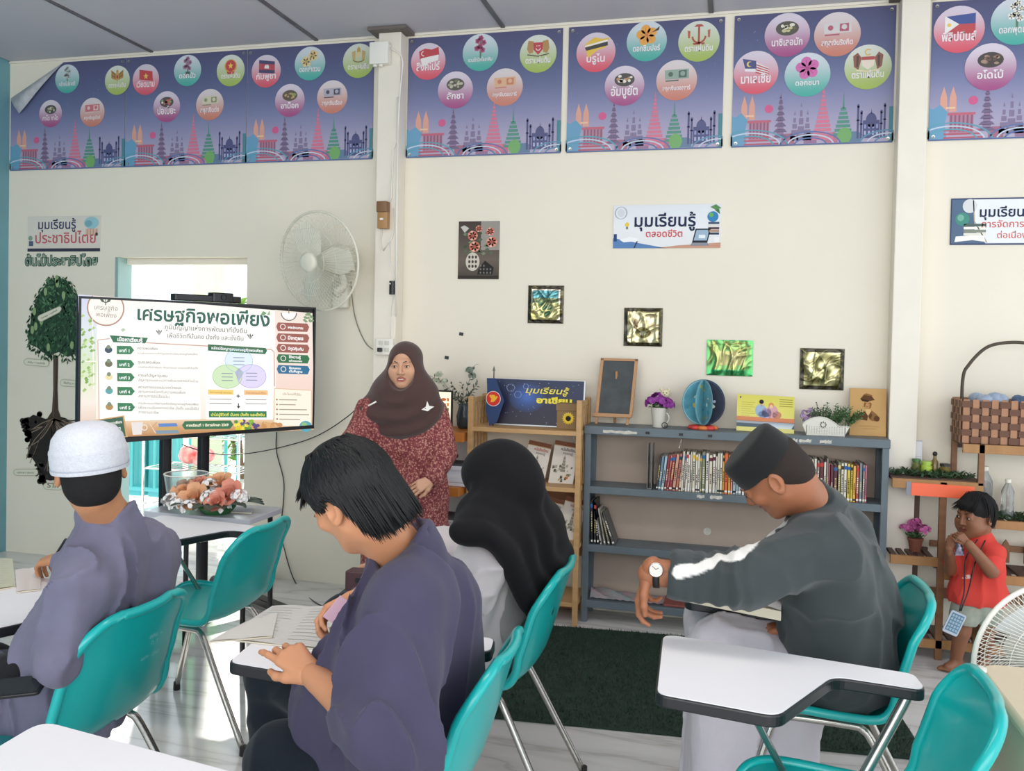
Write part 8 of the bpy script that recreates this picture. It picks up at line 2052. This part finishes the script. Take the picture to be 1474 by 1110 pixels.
k_ = Sdf(); k_.cap(V(BX, BY, .36), V(BX, BY, .33), .08, .08, k=.03).cap(H1, H1.lerp(K1, .55), .062, .066, k=.02).cap(H2, H2.lerp(K2, .55), .062, .066, k=.02);
k_.cap(H1.lerp(K1, .4), K1, .045, .058, k=.003, op=-1); k_.cap(H2.lerp(K2, .4), K2, .045, .058, k=.003, op=-1)
np_obj('shorts', [k_.mesh(.0045)], mat('pale_print_shorts', '#a8a79a', .85, noise=.25, nscale=30, color2='#8d9a8c'), TD)
hr = Sdf(M); hr.sc = s; hr.ell((0, .016, .036), (.08, .1, .092)); hr.ell((0, .06, -.02), (.062, .05, .06), k=.03); hr.ell((0, -.055, .066), (.06, .04, .03), k=.025); hr.ell((0, -.1, -.03), (.078, .08, .068), k=.012, op=-1)
for sx in (-1, 1): hr.ell((sx * .09, -.02, -.035), (.035, .042, .05), k=.01, op=-1)
hr.cut((0, 0, -.07), (0, 0, -1)); np_obj('hair', [hr.mesh(.0026, lambda P: noise3(P * 90, 4) * .0018)], M_HAIR2, TD)
strands(M, s, 200, 9, TD, M_HAIR2, st_, lambda rn, a: (lambda th: ((math.cos(th) * .075, -.097, .045 + rn.uniform(-.02, .015)) if math.sin(th) < -.3 else (math.cos(th) * .083, .012 + math.sin(th) * .1, -.0 + rn.uniform(-.03, .02) - .05 * max(0, math.sin(th)))))(math.atan2(a[1] - .01, a[0]) + rn.uniform(-.4, .4)), .003)['kind'] = 'stuff'
# chest print and lanyard
cf = atd(1393, 850, 3.96)
P = Print(atd(1386, 850, 3.945), Vector(CR) * .93 + Vector(CW) * .1, (0, 0, 1), lambda u, v: (u, v), .0006); P.yup = True
# pouch at the mouth
pc = thing('drink_pouch', 'silver foil drink pouch held to the mouth by the toddler', 'drink', atd(1381, 790, 3.9));
mb = MB(); rows = []
for i in range(9):
 v = i / 8; w_ = .022 * (1 - .55 * v); th = .012 * math.sin(PI * min(1, .15 + .8 * (1 - v))); rows.append([ux * (w_ * math.cos(a)) * 1.0 + dn_ * (th * math.sin(a) + .003 * math.sin(a * 5 + i * 2)) + V(0, 0, -.03 + .07 * v) for a in [2 * PI * k / 16 for k in range(16)]])
mb.grid(rows, closed=True).build('foil', mat('silver_foil_pouch', '#b9bccb', .25, metal=.8, noise=.35, nscale=60, color2='#6a5a78'), pc, smooth='all'); MB().tube([V(0, 0, .038), V(0, 0, .055) - ux * .004], .005, 8).build('spout', M_WHITEP, pc, smooth='all')
ln = thing('lanyard_card', 'black neck lanyard with a pale blue toy card hanging over the red shirt', 'lanyard', atd(1373, 897, 3.9)); bpy.context.view_layer.update()
L0 = ln.location
MB().tube(spline([atd(1407, 777, 3.98) - L0, atd(1390, 805, 3.93) - L0, atd(1388, 850, 3.93) - L0, atd(1381, 880, 3.91) - L0], 5), .003, 6).build('cord', M_BLACK, ln, smooth='all'); MB().tube(spline([atd(1418, 778, 3.99) - L0, atd(1403, 812, 3.92) - L0, atd(1394, 850, 3.925) - L0, atd(1383, 880, 3.91) - L0], 5), .003, 6).build('cord', M_BLACK, ln, smooth='all')
RT = Matrix.Rotation(math.radians(-24), 3, dn_); mb = MB(); rr = round_poly([(-.036, -.052), (.036, -.052), (.036, .052), (-.036, .052)], .01); fr = [RT @ bp(x, z, 0) for x, z in rr]; bk_ = [RT @ bp(x, z, .006) for x, z in rr]; n = len(rr)
mb.add(fr + bk_, [tuple(range(n))[::-1], tuple(range(n, 2 * n))] + [(i, (i + 1) % n, n + (i + 1) % n, n + i) for i in range(n)]); mb.build('card', mat('pale_blue_plastic_card', '#b7c3d0', .35), ln)
P = Print(L0 + RT @ bp(0, 0, .0068), RT @ ux, RT @ V(0, 0, 1), lambda u, v: (u, v), .0004); P.yup = True
P.rect(-.029, -.04, .029, .044, '#5d7f96', 0)
for i in range(5):
 for j in range(4): P.rect(-.025 + j * .0135, -.035 + i * .0155, -.015 + j * .0135, -.024 + i * .0155, '#9db6c4', 1)
po = P.build('buttons', M_PAPER); po.parent = ln; po.matrix_parent_inverse = ln.matrix_world.inverted()
P = Print(atd(1395, 855, 3.945), ux, V(0, 0, 1), lambda u, v: (u, v), .0006);

# ================================================================== THINGS ON THE TABLETS AND AROUND THE SITTERS
# flower arrangement on a desk by the television
fl = atz(292, 742, .705)
# open book sheets for the middle boy
def pages(lb, corners, z, parent_cat='paper', curl=.0, lines=True, name='open_book', col='#d6d3cd', seed=0, th=.004):
 """paper lying on a tablet: corners are photo points projected at height z, given TL TR BR BL"""
 q = [atz(x, y, z) for x, y in corners]; c = sum(q, Vector()) / 4; t = thing(name, lb, parent_cat, c); rn = random.Random(seed)
 n = 14; top = [];
 for i in range(n + 1):
  r = []
  for j in range(n + 1):
   u, v = j / n, i / n; p = (q[0].lerp(q[1], u)).lerp(q[3].lerp(q[2], u), v) - c; p = p + V(0, 0, th + curl * (abs(math.sin(PI * u * 2)) * .6 + .4 * math.sin(PI * v)) ); r.append(p)
  top.append(r)
 mb = MB().grid(top); o = mb.build('page', mat('page_' + col.strip('#'), col, .8), t, smooth='all');
 mb = MB(); bt = [q[k] - c for k in (0, 1, 2, 3)]; mb.add(bt + [b + V(0, 0, th * .9) for b in bt], [(3, 2, 1, 0), (4, 5, 6, 7), (0, 1, 5, 4), (1, 2, 6, 5), (2, 3, 7, 6), (3, 0, 4, 7)]); mb.build('page_block', M_PAGES, t)
 if lines:
  e1 = (q[1] - q[0]); e2 = (q[3] - q[0]); U = e1.normalized(); mbl = MB()
  for k in range(11):
   v = .1 + k * .078
   for (u0, u1) in ((.06, .44 - rn.uniform(0, .12)), (.56, .94 - rn.uniform(0, .15))):
    pts = []
    for u in np.linspace(u0, u1, 5):
     p = (q[0].lerp(q[1], float(u))).lerp(q[3].lerp(q[2], float(u)), v) - c; pts.append(p + V(0, 0, th + .0009 + curl * (abs(math.sin(PI * u * 2)) * .6 + .4 * math.sin(PI * v))))
    w_ = e2.normalized() * .0022; mbl.grid([[p for p in pts], [p + w_ for p in pts]])
  mbl.build('printed_lines', mat('faint_print_grey', '#a9a7a3', .8), t)['kind'] = 'stuff'
 return t
pages('open workbook with faint text under the hands of the middle boy', [(392, 874), (500, 876), (478, 938), (322, 922)], .7035, curl=.006, seed=1, col='#c9c7c2')
pages('loose newspaper sheet hanging over the left edge of the middle tablet', [(352, 898), (400, 884), (392, 918), (300, 926)], .712, curl=.004, seed=2, lines=False, name='newspaper', col='#cfccc6')
pk = atd(490, 882, 2.12); tag(MB().box((-.03, -.002, -.03), (.035, .002, .03), Euler((.2, -.9, .3)).to_matrix()).build('pink_card', mat('pink_card_paper', '#e3b9cb', .7), loc=pk), 'folded pink card in the far hand of the middle boy', 'card')
pages('open book on the tablet under the arm of the boy in the striped jacket', [(1000, 852), (1128, 846), (1124, 894), (985, 866)], .735, curl=.012, seed=3, col='#dcdadb', th=.03)
pages('open colourful schoolbook on the tablet of the white-capped boy', [(-60, 808), (18, 806), (22, 846), (-70, 862)], .7035, curl=.006, seed=4, col='#c6c7b0')
pages('pale paper sheet draped over the near edge of the left tablet', [(22, 822), (60, 818), (58, 850), (24, 854)], .704, curl=.003, seed=5, lines=False, name='paper_sheet', col='#d8cfca')
# black phone and bag on his lap
ph = atd(22, 992, 2.12); t = thing('phone', 'black phone lying on the lap of the white-capped boy', 'phone', ph); R = Euler((.25, -.1, .35)).to_matrix()
MB().rbox((-.07, -.038, 0), (.07, .038, .009), .01, R=R, c=(0, 0, 0)).build('case', M_BLACK, t, smooth=True, bevel=.002); MB().rbox((-.064, -.033, .0091), (.064, .033, .0096), .006, R=R, c=(0, 0, 0)).build('screen', mat('dark_glass_screen', '#23272b', .08), t)
bg_ = Sdf().ell(atd(8, 962, 2.26), (.07, .05, .03)).ell(atd(-22, 970, 2.26), (.06, .05, .035)); tag(np_obj('black_bag', [bg_.mesh(.005, folds(4, .008, (1, 1, 1), 20))], cloth('black_bag_cloth', '#1c1c1f')), 'small crumpled black bag behind the phone at the left edge', 'bag')
# maroon box left of the teacher, at the wall end of the headscarf student's tablet
t = thing('maroon_case', 'dark maroon case just left of the purple T-shirt shoulder', 'case', atz(522, 850, .7) + V(0, 0, .003)); MB().rbox((-.05, -.03, 0), (.05, .03, .062), .008).build('case', mat('dark_maroon_case', '#4a2f33', .6), t, smooth=True, bevel=.003); MB().box((-.012, -.032, .03), (.012, -.03, .045)).build('clasp', M_BLACKM, t)

# flowers: low arrangement standing on the empty chair's tablet end / desk
dsk = atz(300, 745, .7)
fd = thing('low_table', 'small dark-edged grey table behind the empty chair, carrying the flowers', 'table', V(dsk.x - .08, -1.31, 0));
cx, cy = fd.location.x, fd.location.y
MB().rbox((-.27, -.15, .675), (.27, .15, .7), .02).build('table_top', mat('grey_table_top', '#b9bac2', .2), fd, smooth=True, bevel=.002)
for sx in (-.23, .23):
 for sy in (-.12, .12): MB().tube([(sx, sy, .002), (sx * .97, sy * .95, .675)], .012, 8).build('leg', M_BLACKM, fd, smooth='all')
fa = thing('flower_arrangement', 'low arrangement of peach roses and white hydrangeas with dark green leaves', 'flowers', V(dsk.x - .07, -1.36, .701))
M_PEACH = mat('peach_silk_petal', '#e9ae82', .6, noise=.2, nscale=25); M_CORAL = mat('coral_silk_petal', '#e6957e', .6, noise=.2, nscale=25); M_WPET = mat('white_silk_petal', '#f2efec', .9, noise=.12, nscale=30)
def rosebloom(par, c, r, m, seed):
 rn = random.Random(seed); mb = MB(); c = Vector(c); r *= 1.2
 for ring, (nn, op, rr) in enumerate(((3, .25, .35), (5, .6, .65), (6, 1.0, 1.0))):
  for k in range(nn):
   a = 2 * PI * k / nn + ring * .5 + rn.uniform(-.2, .2); rad = V(math.cos(a), math.sin(a), 0); tan = V(-rad.y, rad.x, 0); rows = []
   for i in range(4):
    v = i / 3; row = []
    for j in range(5):
     u = (j / 4 - .5) * 2; row.append(c + rad * (r * rr * (.25 + .75 * v * op + .12 * v * v) * (1 - .12 * u * u)) + tan * (u * r * .55 * (.5 + .5 * math.sin(PI * (.25 + v * .55)))) * rr ** .5 + V(0, 0, 1) * (r * (.05 + .75 * v * (1 - .35 * op)) ))
    rows.append(row)
   mb.grid(rows)
 o = mb.build('rose', m, par, smooth='all'); o.rotation_euler = (0, 0, 0); return o
def tilt(o, c, ax, an):
 c = Vector(c); R = Matrix.Rotation(an, 4, ax); o.matrix_local = Matrix.Translation(c) @ R @ Matrix.Translation(-c)
for k, (x, z, r, m, y) in enumerate(((-.13, .075, .045, M_PEACH, 0), (-.035, .06, .055, M_PEACH, -.06), (.035, .12, .048, M_PEACH, .02), (.125, .085, .052, M_CORAL, -.03), (-.08, .11, .035, M_CORAL, .03), (.09, .055, .04, M_CORAL, -.08))):
 o = rosebloom(fa, (x, y, z), r, m, k); tilt(o, (x, y, z), 'X', .9 if y < .01 else .4)
rn = random.Random(77)
for k, (x, y, z, r) in enumerate(((-.17, -.04, .04, .045), (-.11, -.08, .035, .045), (-.03, -.1, .03, .045), (.04, -.06, .07, .045), (.0, .0, .115, .04), (.11, -.07, .035, .035), (.17, -.03, .08, .04), (-.08, .02, .09, .04), (.09, .03, .1, .035), (-.2, 0, .03, .035))):
 mb = MB(); ruffle(mb, (x, y, z), (r, r, r * .85), 44, k + 9, .012); mb.build('hydrangea', M_WPET, fa)
def bigleaf(par, p, d, ln, wd, m):
 p, d = Vector(p), Vector(d).normalized(); s_ = d.cross(V(0, 0, 1)).normalized(); rows = []
 for i in range(7):
  v = i / 6; w_ = wd * math.sin(PI * (v * .92 + .04)) ; c = p + d * ln * v + V(0, 0, -.25 * ln * v * v); rows.append([c - s_ * w_, c + V(0, 0, -.006), c + s_ * w_])
 return MB().grid(rows).build('leaf', m, par, smooth='all')
M_DLEAF = mat('dark_silk_leaf', '#3c5142', .5, noise=.2, nscale=25); M_GLEAF = mat('green_silk_leaf', '#2f6b3f', .45)
for k, (a, l_) in enumerate(((0.1, .12), (.4, .1), (-.4, .1), (-.9, .1), (-1.5, .11), (-2.2, .1), (3.0, .12), (2.4, .1), (-1.2, .12), (.7, .1))): bigleaf(fa, (.08 * math.cos(a) + .03, .05 * math.sin(a), .05), (math.cos(a), math.sin(a), .25), l_ + .04, .03, M_DLEAF)
MB().lathe([(.06, 0), (.085, .03), (.08, .04)], (.05, -.02, 0), 20).build('pot', M_GLEAF, fa, smooth=True)
# glass bowl / clear bin left of the flowers
cb = V(dsk.x - .25, -1.28, .701); t = thing('clear_bin', 'clear faceted plastic bin between the white cap and the flowers', 'bin', cb)
mb = MB(); n = 24; rows = [[(r * (1 + .03 * (k % 2)) * math.cos(2 * PI * k / n), r * (1 + .03 * (k % 2)) * math.sin(2 * PI * k / n), z) for k in range(n)] for r, z in ((.075, .001), (.082, .05), (.09, .1), (.098, .15))]
o = mb.grid(rows, closed=True).build('bin_wall', mat('clear_acrylic', '#e6eceb', .08, trans=.9), t); sd = o.modifiers.new('s', 'SOLIDIFY'); sd.thickness = .003; MB().tube([(.099 * math.cos(2 * PI * k / 32), .099 * math.sin(2 * PI * k / 32), .15) for k in range(32)], .003, 6, closed=True).build('rim', M_WHITEP, t, smooth='all'); MB().lathe([(.074, .001), (.074, .004)], n=24).build('base', MATS['clear_acrylic'], t)
t = pages('white paper folder lying beside the flower arrangement', [(335, 729), (366, 733), (362, 740), (322, 738)], .7015, lines=False, name='paper_folder', col='#d3d6e2', th=.006)

# ================================================================== FLOOR FAN AND CREAM CABINET (right edge)
cx_, cy_ = .80, -2.28
cab = thing('cream_cabinet', 'cream plastic cabinet with a small white knob on top, behind the corner chair', 'cabinet', (.86, -2.66, 0))
M_CREAM = mat('cream_plastic', '#dccdb0', .4, noise=.04, nscale=5)
pA = atz(1392, 968, .72); pB = atz(1474, 1060, .72)
MB().rbox((-.235, -.27, 0), (.32, .235, .69), .05, 5).build('body', M_CREAM, cab, smooth=True, bevel=.004); MB().rbox((-.25, -.285, .69), (.335, .25, .72), .06, 5).build('lid', M_CREAM, cab, smooth=True, bevel=.012)
kb = atz(1412, 974, .72) - V(.86, -2.66, 0); MB().lathe([(.011, 0), (.008, .01), (.013, .014), (.012, .022), (0, .024)], (kb.x, kb.y, .72), 14).build('knob', M_WHITEP, cab, smooth=True)
ff = thing('floor_fan', 'white mesh floor fan standing behind the cream cabinet', 'fan', (.93, -1.93, 0)); bpy.context.view_layer.update()
fz = V(.93, -1.93, .58); rf = .235; Rq = Euler((0, 0, math.radians(20))).to_matrix(); loc = V(0, 0, fz.z)
for nm, dp, nn in (('front_grille', -.07, 110), ('rear_grille', .08, 80)):
 mb = MB()
 for i in range(nn):
  a = 2 * PI * i / nn; mb.tube([loc + Rq @ V(r * math.cos(a + sw), dp * q, r * math.sin(a + sw)) for r, q, sw in ((.04, 1, -.35), (.1, .95, -.2), (.16, .75, -.08), (.21, .4, 0), (rf, 0, 0))], .0013, 4, cap=False)
 for r, q in ((.1, .95), (.16, .75)): mb.tube([loc + Rq @ V(r * math.cos(2 * PI * k / 40), dp * q, r * math.sin(2 * PI * k / 40)) for k in range(40)], .0015, 4, closed=True)
 mb.build(nm, M_WHITEP, ff)
MB().tube([loc + Rq @ V(rf * math.cos(2 * PI * k / 48), 0, rf * math.sin(2 * PI * k / 48)) for k in range(48)], .008, 8, closed=True).build('rim', M_WHITEP, ff, smooth='all')
for q in range(3):
 MB().grid([[loc + Rq @ V(r * math.cos(q * 2.094 + w_ * (.25 + r * 2)), .02 * w_, r * math.sin(q * 2.094 + w_ * (.25 + r * 2))) for w_ in (-.8, -.4, 0, .4, .8)] for r in (.03, .07, .11, .15, .19)]).build('blade', mat('pale_blade', '#d3d8d8', .3), ff, smooth='all')
MB().tube([loc + Rq @ V(0, .02, 0), loc + Rq @ V(0, .13, 0)], .05, 16).build('motor', M_WHITEP, ff, smooth=True); MB().tube([loc + Rq @ V(0, .11, 0), V(0, .05, fz.z - .1), V(0, .05, .03)], .016, 10).build('pole', M_WHITEP, ff, smooth='all'); MB().lathe([(.17, .001), (.17, .02), (.05, .04), (.02, .05)], (0, .05, 0), 24).build('base', M_WHITEP, ff, smooth=True)
